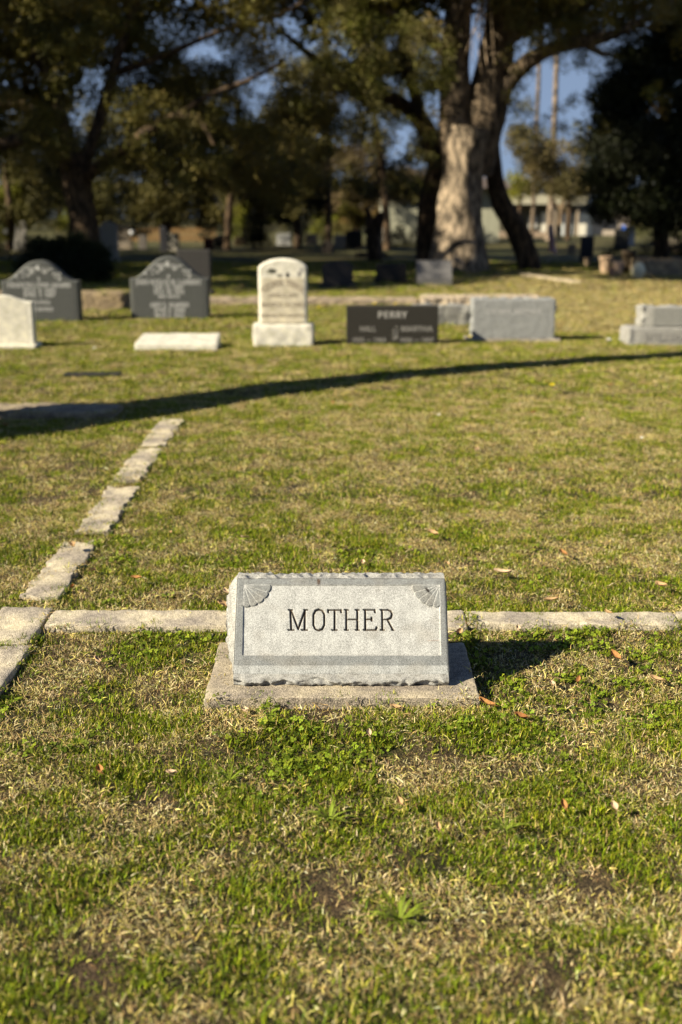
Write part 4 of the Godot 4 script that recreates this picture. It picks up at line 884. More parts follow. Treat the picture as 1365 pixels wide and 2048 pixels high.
	# --- the leaning palm beyond the left edge, whose trunk throws the long shadow over the lawn
	t = thing("palm_tree", "leaning palm beyond the left edge whose trunk throws the long curved shadow", "tree")
	sh = Shape.new()
	var bow := [Vector3(-4.95, -0.2, -5.45), Vector3(-4.5, 0.6, -6.15), Vector3(-4.06, 1.2, -6.78), Vector3(-3.80, 1.9, -7.58), Vector3(-3.63, 2.6, -8.24), Vector3(-3.20, 3.6, -8.66), Vector3(-2.95, 4.6, -8.80), Vector3(-2.9, 7.8, -8.80), Vector3(-2.9, 13.0, -8.9)]
	tube(sh, bow, [0.50, 0.43, 0.37, 0.30, 0.255, 0.225, 0.20, 0.18, 0.15], 14, 0.10, 0.12, Color(0.26, 0.21, 0.16), 3.0)
	obj("trunk", sh.mesh(mats.bark), t)
	fronds(t, bow[-1], 22, 2.6)
	# --- trees standing out of the picture to the left, whose crowns shade the far lawn
	for a in [[Vector3(-17.0, 0, -22.0), 8.0, 21, "dark oak out of the picture to the left, nearest the row of stones"], [Vector3(-15.0, 0, -33.0), 8.5, 22, "dark oak out of the picture to the left, deepest into the grounds"], [Vector3(-26.0, 0, -29.0), 9.0, 23, "dark oak out of the picture to the left, farthest from the lawn"]]:
		t = thing("oak_tree", a[3], "tree", Vector3.ZERO, 0.0, "oaks out of the picture to the left")
		sh = Shape.new()
		tube(sh, [a[0] - Vector3(0, 0.3, 0), a[0] + Vector3(0.2, 2.5, 0), a[0] + Vector3(-0.2, 6, 0.3), a[0] + Vector3(0.3, 10, 0)], [0.7, 0.5, 0.4, 0.2], 12, 0.2, 0.4, brown)
		obj("trunk", sh.mesh(mats.bark), t)
		crown(t, dome(a[0] + Vector3(0, 7.5, 0), Vector3(a[1], 5.0, a[1] * 0.8), 55, 1.5, 3.4, a[2]), big, 13.0, 0.6, oak)


func fronds(t: Node, top: Vector3, count: int, reach: float) -> void:
	for q in count:
		var sh := Shape.new()
		var turn := TAU * q * 0.382
		var rise := rng.randf_range(-0.7, 0.9)
		var dir := Vector3(cos(turn), 0, sin(turn))
		var spine: Array = []
		for s in 9:
			var f := s / 8.0
			spine.append(top + dir * reach * f * (0.9 - 0.15 * f) + Vector3(0, reach * (rise * f * 0.7 - 0.75 * f * f), 0))
		tube(sh, spine, [0.03, 0.028, 0.025, 0.022, 0.02, 0.016, 0.012, 0.008, 0.004], 4, 0.0, 0.4, Color(0.12, 0.11, 0.04))
		for s in range(8, 56):
			var f := s / 56.0
			var at: Vector3 = (spine[int(f * 8.0)] as Vector3).lerp(spine[mini(8, int(f * 8.0) + 1)], f * 8.0 - int(f * 8.0))
			for side in [-1.0, 1.0]:
				var out: Vector3 = dir.cross(Vector3.UP) * side * 0.8 + dir * 0.5 + Vector3(0, -0.35, 0)
				var tip: Vector3 = at + out * 0.5 * sin(f * PI * 0.85 + 0.3)
				sh.tri(at + dir * 0.02, at - dir * 0.02, tip, Color(0.07, 0.085, 0.02))
		obj("frond", sh.mesh(mats.leaf), t)


# ---------------------------------------------------------------- what stands far behind
func make_far_place() -> void:
	var cl := leaf_cluster(60, 0.26, 0.09, 15).mesh(mats.leaf)
	var cd := leaf_cluster(40, 0.26, 0.10, 16).mesh(mats.dark_leaf)
	var olive := [Color(0.10, 0.092, 0.030), Color(0.14, 0.12, 0.042), Color(0.065, 0.062, 0.022)]
	var fresh := [Color(0.17, 0.18, 0.02), Color(0.22, 0.21, 0.03), Color(0.12, 0.13, 0.02)]
	var dry := [Color(0.13, 0.095, 0.045), Color(0.10, 0.08, 0.036), Color(0.16, 0.115, 0.065)]
	var night := [Color(0.014, 0.016, 0.007), Color(0.022, 0.022, 0.009)]
	var brown := Color(0.13, 0.10, 0.07)
	# trees in the middle distance, each with its own trunk and crown
	for a in [
		["olive green tree filling the gap between the left oak and the white tablet", [[Vector3(-4.485, 0.067, -46.000), Vector3(-4.397, 1.213, -46.000), Vector3(-4.113, 3.275, -46.000), Vector3(-3.866, 5.651, -46.000)], [0.176, 0.157, 0.137, 0.098]], [Vector4(-6.61, 5.68, -45.70, 0.72), Vector4(-5.73, 5.57, -44.60, 0.74), Vector4(-6.15, 2.99, -47.60, 0.56), Vector4(-3.58, 4.25, -45.90, 0.85), Vector4(-6.64, 6.47, -49.60, 0.68), Vector4(-5.53, 4.73, -45.60, 0.82), Vector4(-5.63, 5.35, -47.10, 0.71), Vector4(-1.09, 2.50, -45.50, 0.58), Vector4(-1.71, 1.81, -43.20, 0.71), Vector4(-1.56, 3.29, -44.50, 0.75), Vector4(-2.50, 5.47, -47.50, 0.59), Vector4(-6.42, 4.68, -45.30, 0.62), Vector4(-3.20, 2.60, -49.70, 0.92), Vector4(-0.85, 2.69, -45.10, 0.55), Vector4(-3.19, 3.90, -47.70, 0.56), Vector4(-5.85, 2.16, -47.20, 0.78), Vector4(-6.66, 4.68, -49.40, 0.78), Vector4(-0.87, 5.36, -46.20, 0.77), Vector4(-4.25, 2.76, -46.90, 0.55), Vector4(-5.97, 1.83, -43.80, 0.54), Vector4(-5.13, 3.18, -49.00, 0.72), Vector4(-3.76, 2.70, -44.90, 0.63), Vector4(-2.96, 3.29, -43.30, 0.51), Vector4(-6.25, 3.08, -47.90, 0.89), Vector4(-2.31, 5.28, -48.40, 0.89), Vector4(-4.61, 6.10, -45.60, 0.59), Vector4(-5.41, 5.78, -43.90, 0.76), Vector4(-6.30, 3.44, -44.40, 0.54), Vector4(-1.82, 4.76, -44.30, 0.63), Vector4(-2.82, 4.07, -49.00, 0.68), Vector4(-3.71, 3.06, -46.20, 0.76), Vector4(-2.46, 2.07, -47.80, 0.73), Vector4(-5.56, 2.39, -43.80, 0.63), Vector4(-5.82, 4.49, -45.20, 0.64), Vector4(-2.48, 3.76, -44.70, 0.75), Vector4(-2.27, 2.48, -43.20, 0.68), Vector4(-1.38, 4.94, -44.40, 0.76), Vector4(-4.87, 4.63, -48.70, 0.67), Vector4(-5.49, 5.22, -45.40, 0.74), Vector4(-4.38, 2.73, -43.50, 0.55), Vector4(-3.09, 4.13, -46.50, 0.84), Vector4(-4.79, 5.16, -43.20, 0.63), Vector4(-4.69, 3.95, -43.00, 0.47), Vector4(-4.46, 2.84, -45.10, 0.80), Vector4(-3.49, 4.59, -48.40, 0.61), Vector4(-3.25, 2.49, -46.80, 0.63), Vector4(-6.00, 3.60, -44.30, 0.61), Vector4(-3.73, 2.07, -47.70, 0.71), Vector4(-1.65, 4.83, -45.70, 0.72), Vector4(-5.06, 3.01, -43.30, 0.78)], olive],
		["olive green tree above the orange picket fence", [[Vector3(-7.247, 0.110, -48.000), Vector3(-7.155, 1.403, -48.000), Vector3(-7.322, 3.357, -48.000)], [0.204, 0.184, 0.163]], [Vector4(-9.53, 4.25, -47.10, 0.77), Vector4(-7.32, 2.39, -45.70, 0.64), Vector4(-6.34, 3.32, -51.60, 0.83), Vector4(-8.59, 5.26, -50.30, 0.59), Vector4(-10.78, 2.47, -50.90, 0.82), Vector4(-5.05, 4.21, -45.60, 0.53), Vector4(-4.98, 4.55, -46.10, 0.50), Vector4(-9.72, 4.91, -47.50, 0.55), Vector4(-8.35, 1.67, -46.20, 0.73), Vector4(-6.56, 3.04, -49.00, 0.76), Vector4(-7.04, 4.20, -47.30, 0.57), Vector4(-8.22, 1.44, -48.00, 0.55), Vector4(-7.82, 2.11, -48.10, 0.73), Vector4(-9.93, 4.97, -49.60, 0.56), Vector4(-8.31, 3.61, -46.40, 0.53), Vector4(-10.59, 1.59, -49.80, 0.83), Vector4(-8.22, 1.59, -51.00, 0.76), Vector4(-7.29, 3.17, -46.60, 0.61), Vector4(-6.85, 4.56, -50.90, 0.70), Vector4(-7.37, 2.09, -49.50, 0.59), Vector4(-8.30, 4.87, -45.20, 0.73), Vector4(-7.61, 1.53, -50.50, 0.64), Vector4(-5.33, 1.70, -48.20, 0.55), Vector4(-8.41, 4.45, -47.60, 0.54), Vector4(-6.41, 1.48, -46.50, 0.73), Vector4(-7.71, 3.45, -51.40, 0.67), Vector4(-6.43, 5.23, -51.80, 0.63), Vector4(-10.64, 1.87, -50.00, 0.74), Vector4(-5.99, 3.60, -45.80, 0.58), Vector4(-5.24, 1.48, -46.60, 0.63), Vector4(-7.44, 1.74, -45.00, 0.73), Vector4(-8.50, 3.01, -45.90, 0.52), Vector4(-6.14, 3.39, -51.80, 0.83), Vector4(-6.45, 4.89, -49.10, 0.82)], olive],
		["rusty brown leafed tree left of the pale boarded house", [[Vector3(0.449, 0.162, -60.000), Vector3(0.498, 1.403, -60.000), Vector3(0.746, 3.362, -60.000)], [0.128, 0.128, 0.102]], [Vector4(1.93, 2.94, -58.90, 0.42), Vector4(2.38, 2.28, -59.50, 0.40), Vector4(2.28, 2.92, -57.00, 0.63), Vector4(1.72, 3.42, -59.70, 0.55), Vector4(0.49, 3.68, -57.00, 0.36), Vector4(2.05, 2.63, -56.60, 0.57), Vector4(3.74, 3.11, -58.10, 0.37), Vector4(-0.72, 2.02, -55.70, 0.40), Vector4(3.37, 2.54, -54.70, 0.42), Vector4(0.19, 3.62, -54.00, 0.45), Vector4(0.50, 3.40, -55.10, 0.35), Vector4(-0.88, 2.31, -58.50, 0.52), Vector4(-0.38, 3.94, -54.70, 0.41), Vector4(-0.71, 3.67, -55.20, 0.37), Vector4(2.26, 3.30, -56.80, 0.43), Vector4(1.66, 2.50, -55.80, 0.35), Vector4(1.45, 3.56, -58.70, 0.37), Vector4(0.58, 2.29, -58.20, 0.39), Vector4(1.41, 2.86, -54.20, 0.34), Vector4(2.01, 2.63, -56.80, 0.46), Vector4(1.58, 3.89, -59.30, 0.65), Vector4(1.38, 4.33, -56.40, 0.57), Vector4(0.59, 4.07, -55.10, 0.53), Vector4(3.85, 2.40, -56.60, 0.58), Vector4(3.75, 2.34, -58.50, 0.52), Vector4(1.58, 2.37, -57.80, 0.56), Vector4(0.13, 4.11, -55.60, 0.49), Vector4(-0.68, 2.20, -58.60, 0.52), Vector4(3.80, 2.71, -54.00, 0.57), Vector4(1.11, 2.22, -58.90, 0.40), Vector4(-0.85, 4.45, -58.70, 0.57), Vector4(0.13, 4.10, -56.20, 0.57), Vector4(2.87, 2.36, -59.80, 0.58), Vector4(0.68, 3.21, -56.70, 0.38), Vector4(-0.59, 3.83, -54.80, 0.35), Vector4(1.10, 4.18, -58.80, 0.52), Vector4(1.28, 2.83, -55.40, 0.33), Vector4(-0.60, 3.58, -56.20, 0.40), Vector4(0.49, 2.33, -54.10, 0.44), Vector4(0.92, 3.78, -58.30, 0.42), Vector4(-0.84, 4.16, -59.90, 0.45), Vector4(-0.43, 2.07, -57.90, 0.61), Vector4(0.63, 2.40, -54.20, 0.39), Vector4(3.08, 3.22, -58.70, 0.47)], dry],
		["tan and olive tree between the great oak and the black evergreen", [[Vector3(10.061, 0.327, -52.000), Vector3(10.041, 2.043, -52.000), Vector3(9.573, 3.520, -52.000)], [0.133, 0.133, 0.111]], [Vector4(9.92, 3.47, -55.10, 0.58), Vector4(11.31, 4.14, -55.70, 0.44), Vector4(8.70, 4.76, -53.10, 0.36), Vector4(8.91, 3.39, -54.70, 0.53), Vector4(7.68, 4.74, -51.50, 0.45), Vector4(11.19, 2.86, -55.60, 0.49), Vector4(9.68, 4.14, -51.90, 0.35), Vector4(9.64, 3.34, -53.40, 0.43), Vector4(9.45, 4.43, -54.90, 0.48), Vector4(10.10, 2.71, -51.70, 0.33), Vector4(8.97, 2.52, -54.70, 0.44), Vector4(10.81, 4.18, -55.20, 0.35), Vector4(10.26, 2.28, -52.50, 0.44), Vector4(7.84, 4.16, -51.40, 0.39), Vector4(7.50, 4.05, -50.60, 0.42), Vector4(9.51, 4.52, -55.70, 0.42), Vector4(9.87, 2.56, -54.60, 0.60), Vector4(9.39, 2.54, -50.40, 0.49), Vector4(9.08, 4.20, -54.60, 0.53), Vector4(8.63, 3.94, -51.70, 0.54), Vector4(9.83, 4.29, -53.20, 0.33), Vector4(9.05, 3.74, -55.80, 0.56), Vector4(9.36, 2.85, -51.50, 0.48), Vector4(11.67, 4.74, -55.60, 0.61), Vector4(9.48, 2.82, -55.90, 0.38), Vector4(9.61, 3.44, -54.80, 0.39), Vector4(10.75, 3.11, -55.10, 0.53), Vector4(10.79, 3.34, -53.30, 0.45), Vector4(9.08, 3.73, -53.00, 0.42), Vector4(8.55, 4.03, -55.70, 0.42), Vector4(11.12, 2.70, -52.70, 0.38), Vector4(10.62, 2.34, -51.90, 0.48), Vector4(9.90, 3.20, -50.70, 0.36), Vector4(10.41, 3.27, -54.00, 0.39), Vector4(10.80, 2.85, -52.90, 0.54), Vector4(8.73, 3.54, -53.10, 0.58), Vector4(11.31, 4.16, -54.70, 0.41), Vector4(11.06, 2.55, -54.10, 0.32), Vector4(8.69, 4.54, -53.00, 0.31), Vector4(8.14, 4.87, -55.20, 0.48)], [Color(0.14, 0.115, 0.045), Color(0.09, 0.08, 0.03), Color(0.18, 0.14, 0.07)]],
		["small sunlit yellow green tree seen just right of the great trunk", [[Vector3(10.689, 0.247, -70.000), Vector3(10.632, 1.692, -70.000), Vector3(10.646, 2.836, -70.000)], [0.119, 0.119, 0.089]], [Vector4(10.42, 3.41, -70.00, 0.47), Vector4(10.88, 2.84, -70.00, 0.53), Vector4(10.30, 2.69, -70.00, 0.41), Vector4(10.69, 3.97, -70.00, 0.29), Vector4(10.11, 3.69, -70.00, 0.30)], fresh],
		["dark tree mass in the gap left of the far oak", [[Vector3(-12.491, 0.125, -44.000), Vector3(-12.360, 1.402, -44.000), Vector3(-12.451, 3.194, -44.000)], [0.150, 0.150, 0.112]], [Vector4(-12.34, 2.46, -45.50, 0.73), Vector4(-13.20, 1.55, -44.40, 0.68), Vector4(-10.79, 1.68, -42.60, 0.56), Vector4(-11.58, 3.16, -45.50, 0.59), Vector4(-10.39, 5.53, -45.30, 0.58), Vector4(-13.18, 2.67, -41.30, 0.51), Vector4(-12.10, 4.69, -42.00, 0.47), Vector4(-10.07, 4.97, -42.00, 0.47), Vector4(-10.86, 3.35, -45.90, 0.77), Vector4(-11.86, 3.84, -43.30, 0.54), Vector4(-11.81, 1.55, -44.00, 0.69), Vector4(-10.80, 2.12, -45.00, 0.65), Vector4(-14.30, 4.07, -46.10, 0.62), Vector4(-11.38, 4.46, -44.50, 0.54), Vector4(-10.26, 2.13, -41.10, 0.61), Vector4(-13.26, 1.61, -42.10, 0.50), Vector4(-9.81, 2.89, -41.10, 0.57), Vector4(-11.01, 4.92, -45.50, 0.57), Vector4(-11.52, 3.73, -41.30, 0.54), Vector4(-12.06, 2.99, -44.20, 0.52), Vector4(-12.21, 4.46, -46.40, 0.52), Vector4(-10.92, 5.15, -44.40, 0.57), Vector4(-12.79, 2.75, -45.80, 0.50), Vector4(-9.97, 2.76, -41.60, 0.63), Vector4(-11.33, 4.10, -46.30, 0.54), Vector4(-12.70, 4.63, -45.90, 0.57), Vector4(-13.09, 1.40, -43.50, 0.59), Vector4(-11.64, 4.90, -45.90, 0.69), Vector4(-12.81, 2.27, -46.30, 0.53), Vector4(-10.59, 3.45, -45.70, 0.67), Vector4(-9.89, 2.34, -42.50, 0.50), Vector4(-11.94, 4.33, -42.40, 0.60), Vector4(-12.45, 3.97, -45.60, 0.54), Vector4(-12.48, 3.73, -44.70, 0.71)], olive],
		["loose olive tree closing the gap left of the crooked oak", [[Vector3(1.744, 0.125, -44.000), Vector3(1.673, 1.583, -44.000), Vector3(1.430, 3.724, -44.000), Vector3(1.141, 5.466, -44.000)], [0.168, 0.150, 0.131, 0.094]], [Vector4(1.62, 6.58, -44.30, 0.60), Vector4(0.77, 6.57, -44.80, 0.55), Vector4(-0.67, 5.22, -45.20, 0.51), Vector4(3.39, 2.12, -45.90, 0.41), Vector4(-1.75, 5.43, -42.50, 0.55), Vector4(-1.93, 4.20, -41.50, 0.47), Vector4(-2.33, 3.85, -46.40, 0.41), Vector4(1.01, 6.70, -42.50, 0.40), Vector4(2.81, 3.46, -46.30, 0.45), Vector4(1.33, 5.70, -45.00, 0.52), Vector4(-0.95, 3.71, -40.30, 0.46), Vector4(0.92, 7.05, -44.50, 0.38), Vector4(1.31, 4.97, -40.20, 0.60), Vector4(-1.84, 6.18, -43.50, 0.43), Vector4(0.76, 4.65, -44.00, 0.53), Vector4(-0.59, 6.06, -44.90, 0.50), Vector4(0.65, 2.29, -40.10, 0.41), Vector4(0.98, 6.89, -45.30, 0.49), Vector4(-0.47, 6.35, -46.80, 0.41), Vector4(-0.28, 4.43, -46.50, 0.41), Vector4(-0.51, 6.72, -41.90, 0.48), Vector4(-2.05, 3.99, -43.10, 0.45), Vector4(2.81, 2.32, -45.90, 0.54), Vector4(-1.87, 4.80, -44.30, 0.66), Vector4(1.37, 3.92, -40.60, 0.51), Vector4(-1.86, 5.88, -40.30, 0.53), Vector4(2.88, 3.84, -40.60, 0.54), Vector4(-1.29, 3.47, -44.70, 0.66), Vector4(-1.25, 5.66, -42.20, 0.37), Vector4(2.91, 3.70, -40.70, 0.48), Vector4(-1.65, 2.12, -42.50, 0.36), Vector4(1.97, 5.41, -44.50, 0.61), Vector4(-1.94, 4.46, -46.70, 0.47), Vector4(-0.77, 3.45, -40.40, 0.56), Vector4(2.45, 2.27, -45.80, 0.56), Vector4(0.38, 4.37, -44.50, 0.67), Vector4(-1.36, 4.48, -43.10, 0.43), Vector4(-1.33, 3.07, -44.10, 0.58), Vector4(-0.73, 4.41, -41.10, 0.38), Vector4(-1.55, 3.86, -45.90, 0.56), Vector4(2.15, 6.57, -43.60, 0.40), Vector4(0.70, 5.56, -41.80, 0.61), Vector4(0.85, 5.73, -43.40, 0.45), Vector4(2.36, 5.19, -45.90, 0.57), Vector4(1.47, 3.98, -44.10, 0.39), Vector4(3.18, 3.72, -43.90, 0.52), Vector4(-1.82, 4.46, -43.00, 0.54), Vector4(-0.20, 6.50, -45.90, 0.45), Vector4(-1.02, 5.05, -46.60, 0.60), Vector4(-1.41, 6.47, -43.50, 0.38), Vector4(-1.00, 6.67, -46.00, 0.65), Vector4(2.41, 6.74, -43.50, 0.59), Vector4(-0.78, 5.31, -44.40, 0.55), Vector4(-1.29, 2.91, -40.60, 0.39), Vector4(-0.44, 5.93, -43.20, 0.46), Vector4(1.96, 2.94, -45.40, 0.65), Vector4(-0.85, 3.78, -45.50, 0.63), Vector4(0.13, 2.44, -42.50, 0.61), Vector4(1.63, 6.97, -46.40, 0.61), Vector4(0.91, 2.20, -46.20, 0.65)], olive],
		["dark low tree behind the white tablet", [[Vector3(-1.928, -0.106, -52.000), Vector3(-1.917, 0.974, -52.000), Vector3(-2.039, 2.043, -52.000)], [0.199, 0.199, 0.177]], [Vector4(-2.73, 1.45, -53.80, 0.62), Vector4(-1.26, 1.63, -50.00, 0.51), Vector4(-2.86, 1.91, -51.70, 0.53), Vector4(-2.07, 2.23, -53.30, 0.63), Vector4(-2.67, 1.78, -53.60, 0.50), Vector4(-3.29, 2.38, -53.10, 0.52), Vector4(-3.01, 1.97, -51.30, 0.59), Vector4(-3.07, 2.18, -51.50, 0.61), Vector4(-3.17, 1.64, -51.70, 0.48), Vector4(-3.08, 2.39, -53.70, 0.64), Vector4(-0.87, 2.13, -50.90, 0.50), Vector4(-1.79, 2.79, -53.90, 0.43), Vector4(-2.81, 2.89, -50.70, 0.41), Vector4(-2.99, 2.64, -53.80, 0.52), Vector4(-1.75, 2.63, -50.70, 0.51), Vector4(-1.50, 3.16, -52.60, 0.44), Vector4(-1.55, 2.60, -50.60, 0.41), Vector4(-1.27, 2.25, -50.30, 0.58), Vector4(-2.67, 2.73, -50.00, 0.44), Vector4(-1.95, 1.59, -51.20, 0.50), Vector4(-3.31, 1.99, -51.20, 0.48), Vector4(-2.92, 1.76, -53.90, 0.43), Vector4(-2.31, 3.13, -53.00, 0.60), Vector4(-3.18, 2.01, -51.20, 0.50), Vector4(-1.97, 2.59, -52.60, 0.47), Vector4(-2.15, 2.63, -51.70, 0.42), Vector4(-2.56, 3.12, -52.50, 0.49), Vector4(-2.33, 1.59, -50.60, 0.49), Vector4(-1.88, 2.12, -53.00, 0.49), Vector4(-0.91, 2.02, -50.30, 0.51)], night],
	]:
		var t := thing("tree", a[0], "tree")
		limbs(t, [a[1]], brown, 8, "trunk")
		crown(t, a[2], cl, 38.0, 0.46, a[3])
	# shrubs that catch the sun behind the stones
	for a in [
		["bright yellow green shrub at the far left edge", [Vector4(-12.87, 1.96, -45.00, 0.50), Vector4(-12.81, 1.22, -45.00, 0.50), Vector4(-13.25, 1.40, -45.00, 0.57), Vector4(-12.57, 2.32, -45.00, 0.30), Vector4(-12.73, 0.68, -44.00, 0.38)], fresh],
		["small bright green shrub between the left edge and the oak trunk", [Vector4(-10.17, 1.13, -44.00, 0.30), Vector4(-10.00, 0.86, -44.00, 0.26), Vector4(-10.46, 1.00, -44.00, 0.23), Vector4(-10.25, 1.40, -44.00, 0.17)], fresh],
		["yellow green shrub right behind the clipped dark bush", [Vector4(-4.88, 1.06, -56.00, 0.31), Vector4(-4.77, 1.52, -56.00, 0.29), Vector4(-3.27, 1.52, -56.00, 0.33), Vector4(-5.08, 0.52, -56.00, 0.24), Vector4(-3.63, 1.68, -56.00, 0.24), Vector4(-4.34, 1.75, -56.00, 0.29)], fresh],
		["narrow yellow green shrub beside the thin dark pole", [Vector4(-1.14, 1.88, -58.00, 0.30), Vector4(-1.05, 1.16, -58.00, 0.30), Vector4(-1.25, 0.56, -58.00, 0.30), Vector4(-0.36, 1.16, -58.00, 0.20), Vector4(-0.36, 0.56, -58.00, 0.20)], fresh],
		["autumn brown and green shrub left of the pale boarded house", [Vector4(0.45, 1.65, -60.00, 0.51), Vector4(0.96, 1.16, -60.00, 0.51), Vector4(1.34, 1.53, -60.00, 0.46), Vector4(0.45, 0.91, -60.00, 0.51), Vector4(1.60, 0.91, -60.00, 0.36), Vector4(0.19, 2.14, -60.00, 0.41), Vector4(1.34, 2.02, -60.00, 0.31)], [Color(0.17, 0.12, 0.03), Color(0.12, 0.13, 0.02), Color(0.20, 0.13, 0.05)]],
		["dark clipped round bush behind the white tablet", [Vector4(-3.63, 1.20, -50.00, 0.55), Vector4(-3.64, 0.68, -50.00, 0.58), Vector4(-3.90, 0.37, -50.00, 0.38), Vector4(-3.35, 0.37, -50.00, 0.38), Vector4(-3.62, 1.51, -50.00, 0.43)], night],
		["dark shrub under the wall of the pale boarded house", [Vector4(2.28, 0.44, -52.00, 0.40), Vector4(2.88, 0.37, -52.00, 0.40), Vector4(3.46, 0.46, -52.00, 0.40), Vector4(1.83, 0.33, -52.00, 0.31), Vector4(2.61, 0.72, -52.00, 0.27)], night],
		["dark shrub at the foot of the right evergreen", [Vector4(8.87, 0.44, -33.00, 0.37), Vector4(9.36, 0.51, -33.00, 0.37), Vector4(8.34, 0.27, -32.00, 0.25), Vector4(9.79, 0.44, -33.00, 0.42), Vector4(8.83, 0.21, -32.00, 0.27)], night],
		["pale green shrub under the right evergreen", [Vector4(15.52, 1.16, -60.00, 0.41), Vector4(15.81, 0.66, -60.00, 0.36), Vector4(15.36, 0.54, -60.00, 0.26), Vector4(16.15, 1.28, -60.00, 0.26)], [Color(0.12, 0.13, 0.06), Color(0.2, 0.18, 0.10)]],
		["low dark shrub between the flag and the dark upright stone", [Vector4(8.07, 0.18, -36.00, 0.22), Vector4(8.38, 0.24, -36.00, 0.22), Vector4(7.84, 0.09, -36.00, 0.15), Vector4(8.61, 0.18, -36.00, 0.15)], [Color(0.02, 0.035, 0.022), Color(0.016, 0.025, 0.014)]],
		["dark shrub under the trees between the hedge and the fence", [Vector4(-9.68, 0.85, -54.00, 0.37), Vector4(-9.16, 0.73, -54.00, 0.37), Vector4(-9.44, 1.18, -54.00, 0.32), Vector4(-8.80, 0.96, -54.00, 0.32), Vector4(-9.98, 0.51, -54.00, 0.23)], night],
		["dark shrub under the trees just left of the clipped dark bush", [Vector4(-6.04, 0.85, -54.00, 0.41), Vector4(-5.47, 0.96, -54.00, 0.41), Vector4(-5.80, 1.29, -54.00, 0.37), Vector4(-5.25, 0.56, -54.00, 0.32), Vector4(-6.33, 0.51, -54.00, 0.28)], night],
		["dark shrub under the trees between the clipped bush and the slim palm", [Vector4(-2.21, 0.76, -56.00, 0.43), Vector4(-1.78, 0.94, -56.00, 0.38), Vector4(-2.45, 1.06, -56.00, 0.33), Vector4(-1.97, 0.48, -56.00, 0.38), Vector4(-2.57, 0.48, -56.00, 0.24)], night],
		["dark shrub under the trees at the foot of the slim lone palm", [Vector4(-0.30, 0.89, -57.00, 0.34), Vector4(-0.67, 0.46, -57.00, 0.29), Vector4(0.18, 0.65, -57.00, 0.29)], olive],
		["dark shrub below the far left oak limb", [Vector4(-11.04, 0.14, -38.00, 0.36), Vector4(-11.44, 0.30, -38.00, 0.42), Vector4(-10.65, -0.02, -38.00, 0.29), Vector4(-7.26, -0.09, -40.00, 0.01)], night],
	]:
		var t := thing("shrub", a[0], "shrub")
		crown(t, a[1], cl if a[2] != night else cd, 110.0, 0.28, a[2], "foliage", 0.9)
	# a belt of trees along the far edge of the grounds
	var spots := [-46.0, -38.5, -31.0, -25.0, -19.5, -14.0, -8.6, -3.4, 1.6, 6.8, 12.0, 17.5, 24.0, 31.0, 39.0]
	var told := ["farthest left of the trees along the far edge", "second tree of the far edge from the left", "third tree of the far edge from the left", "tree of the far edge behind the lamp globe at the left", "tree of the far edge behind the left oak's trunk", "tree of the far edge behind the dark hedge", "tree of the far edge above the left end of the picket fence", "tree of the far edge above the clipped dark bush", "tree of the far edge behind the thin lone palm", "tree of the far edge behind the boarded house", "tree of the far edge behind the great trunk", "tree of the far edge behind the flat roofed house", "tree of the far edge behind the black evergreen", "second tree of the far edge from the right", "farthest right of the trees along the far edge"]
	for q in spots.size():
		var t := thing("tree", told[q], "tree", Vector3(spots[q], 0, -104.0 - 6.0 * (q % 3)))
		var tall := (5.0 if spots[q] < 0.0 else 3.6) + 1.6 * float((q * 7) % 5) / 4.0
		var sh := Shape.new()
		tube(sh, [Vector3(0, -0.3, 0), Vector3(0.2, tall * 0.4, 0), Vector3(0, tall * 0.75, 0)], [0.3, 0.22, 0.08], 7, 0.1, 0.5, brown)
		obj("trunk", sh.mesh(mats.bark), t)
		var balls: Array = []
		for w in 16:
			balls.append(Vector4(rng.randf_range(-3.6, 3.6), rng.randf_range(0.7, tall), rng.randf_range(-2.0, 2.0), rng.randf_range(0.9, 1.5)))
		crown(t, balls, cl, 13.0, 0.85, [olive, dry, olive, fresh][q % 4] if q % 4 != 3 else [Color(0.12, 0.12, 0.03), Color(0.09, 0.08, 0.03)])
	# palms and a slim pole-like trunk against the sky
	for a in [
		["slim tall palm, left of the pair against the blue sky", [[Vector3(10.061, 0.121, -62.000), Vector3(10.123, 1.148, -62.000), Vector3(10.129, 4.675, -62.000), Vector3(10.125, 8.914, -62.000), Vector3(10.033, 13.280, -62.000), Vector3(9.981, 15.559, -62.000)], [0.132, 0.116, 0.105, 0.095, 0.119, 0.105]], Color(0.32, 0.28, 0.235)],
		["slim tall palm, right of the pair against the blue sky", [[Vector3(10.662, 0.112, -60.000), Vector3(10.691, 1.156, -60.000), Vector3(10.692, 3.846, -60.000), Vector3(10.652, 8.903, -60.000), Vector3(10.557, 12.897, -60.000), Vector3(10.475, 15.102, -60.000)], [0.204, 0.179, 0.143, 0.128, 0.153, 0.128]], Color(0.40, 0.36, 0.31)],
		["slim tall palm standing alone left of the crooked oak", [[Vector3(-0.524, 0.264, -50.000), Vector3(-0.520, 1.608, -50.000), Vector3(-0.553, 5.036, -50.000), Vector3(-0.624, 8.725, -50.000), Vector3(-0.655, 11.351, -50.000)], [0.149, 0.128, 0.106, 0.106, 0.106]], Color(0.16, 0.125, 0.085)],
	]:
		var t := thing("palm_tree", a[0], "tree")
		limbs(t, [a[1]], a[2], 9, "trunk", 0.06)
		fronds(t, a[1][0][-1], 18, 2.0)
	var bare := thing("bare_tree", "pale bare young tree in front of the flat roofed house", "tree")
	limbs(bare, [[[Vector3(11.915, 0.133, -64.000), Vector3(11.963, 1.404, -64.000), Vector3(12.074, 2.452, -64.000), Vector3(11.672, 3.493, -64.000), Vector3(11.447, 4.267, -64.000)], [0.136, 0.122, 0.109, 0.082, 0.054]]], Color(0.40, 0.33, 0.25), 7, "trunk")
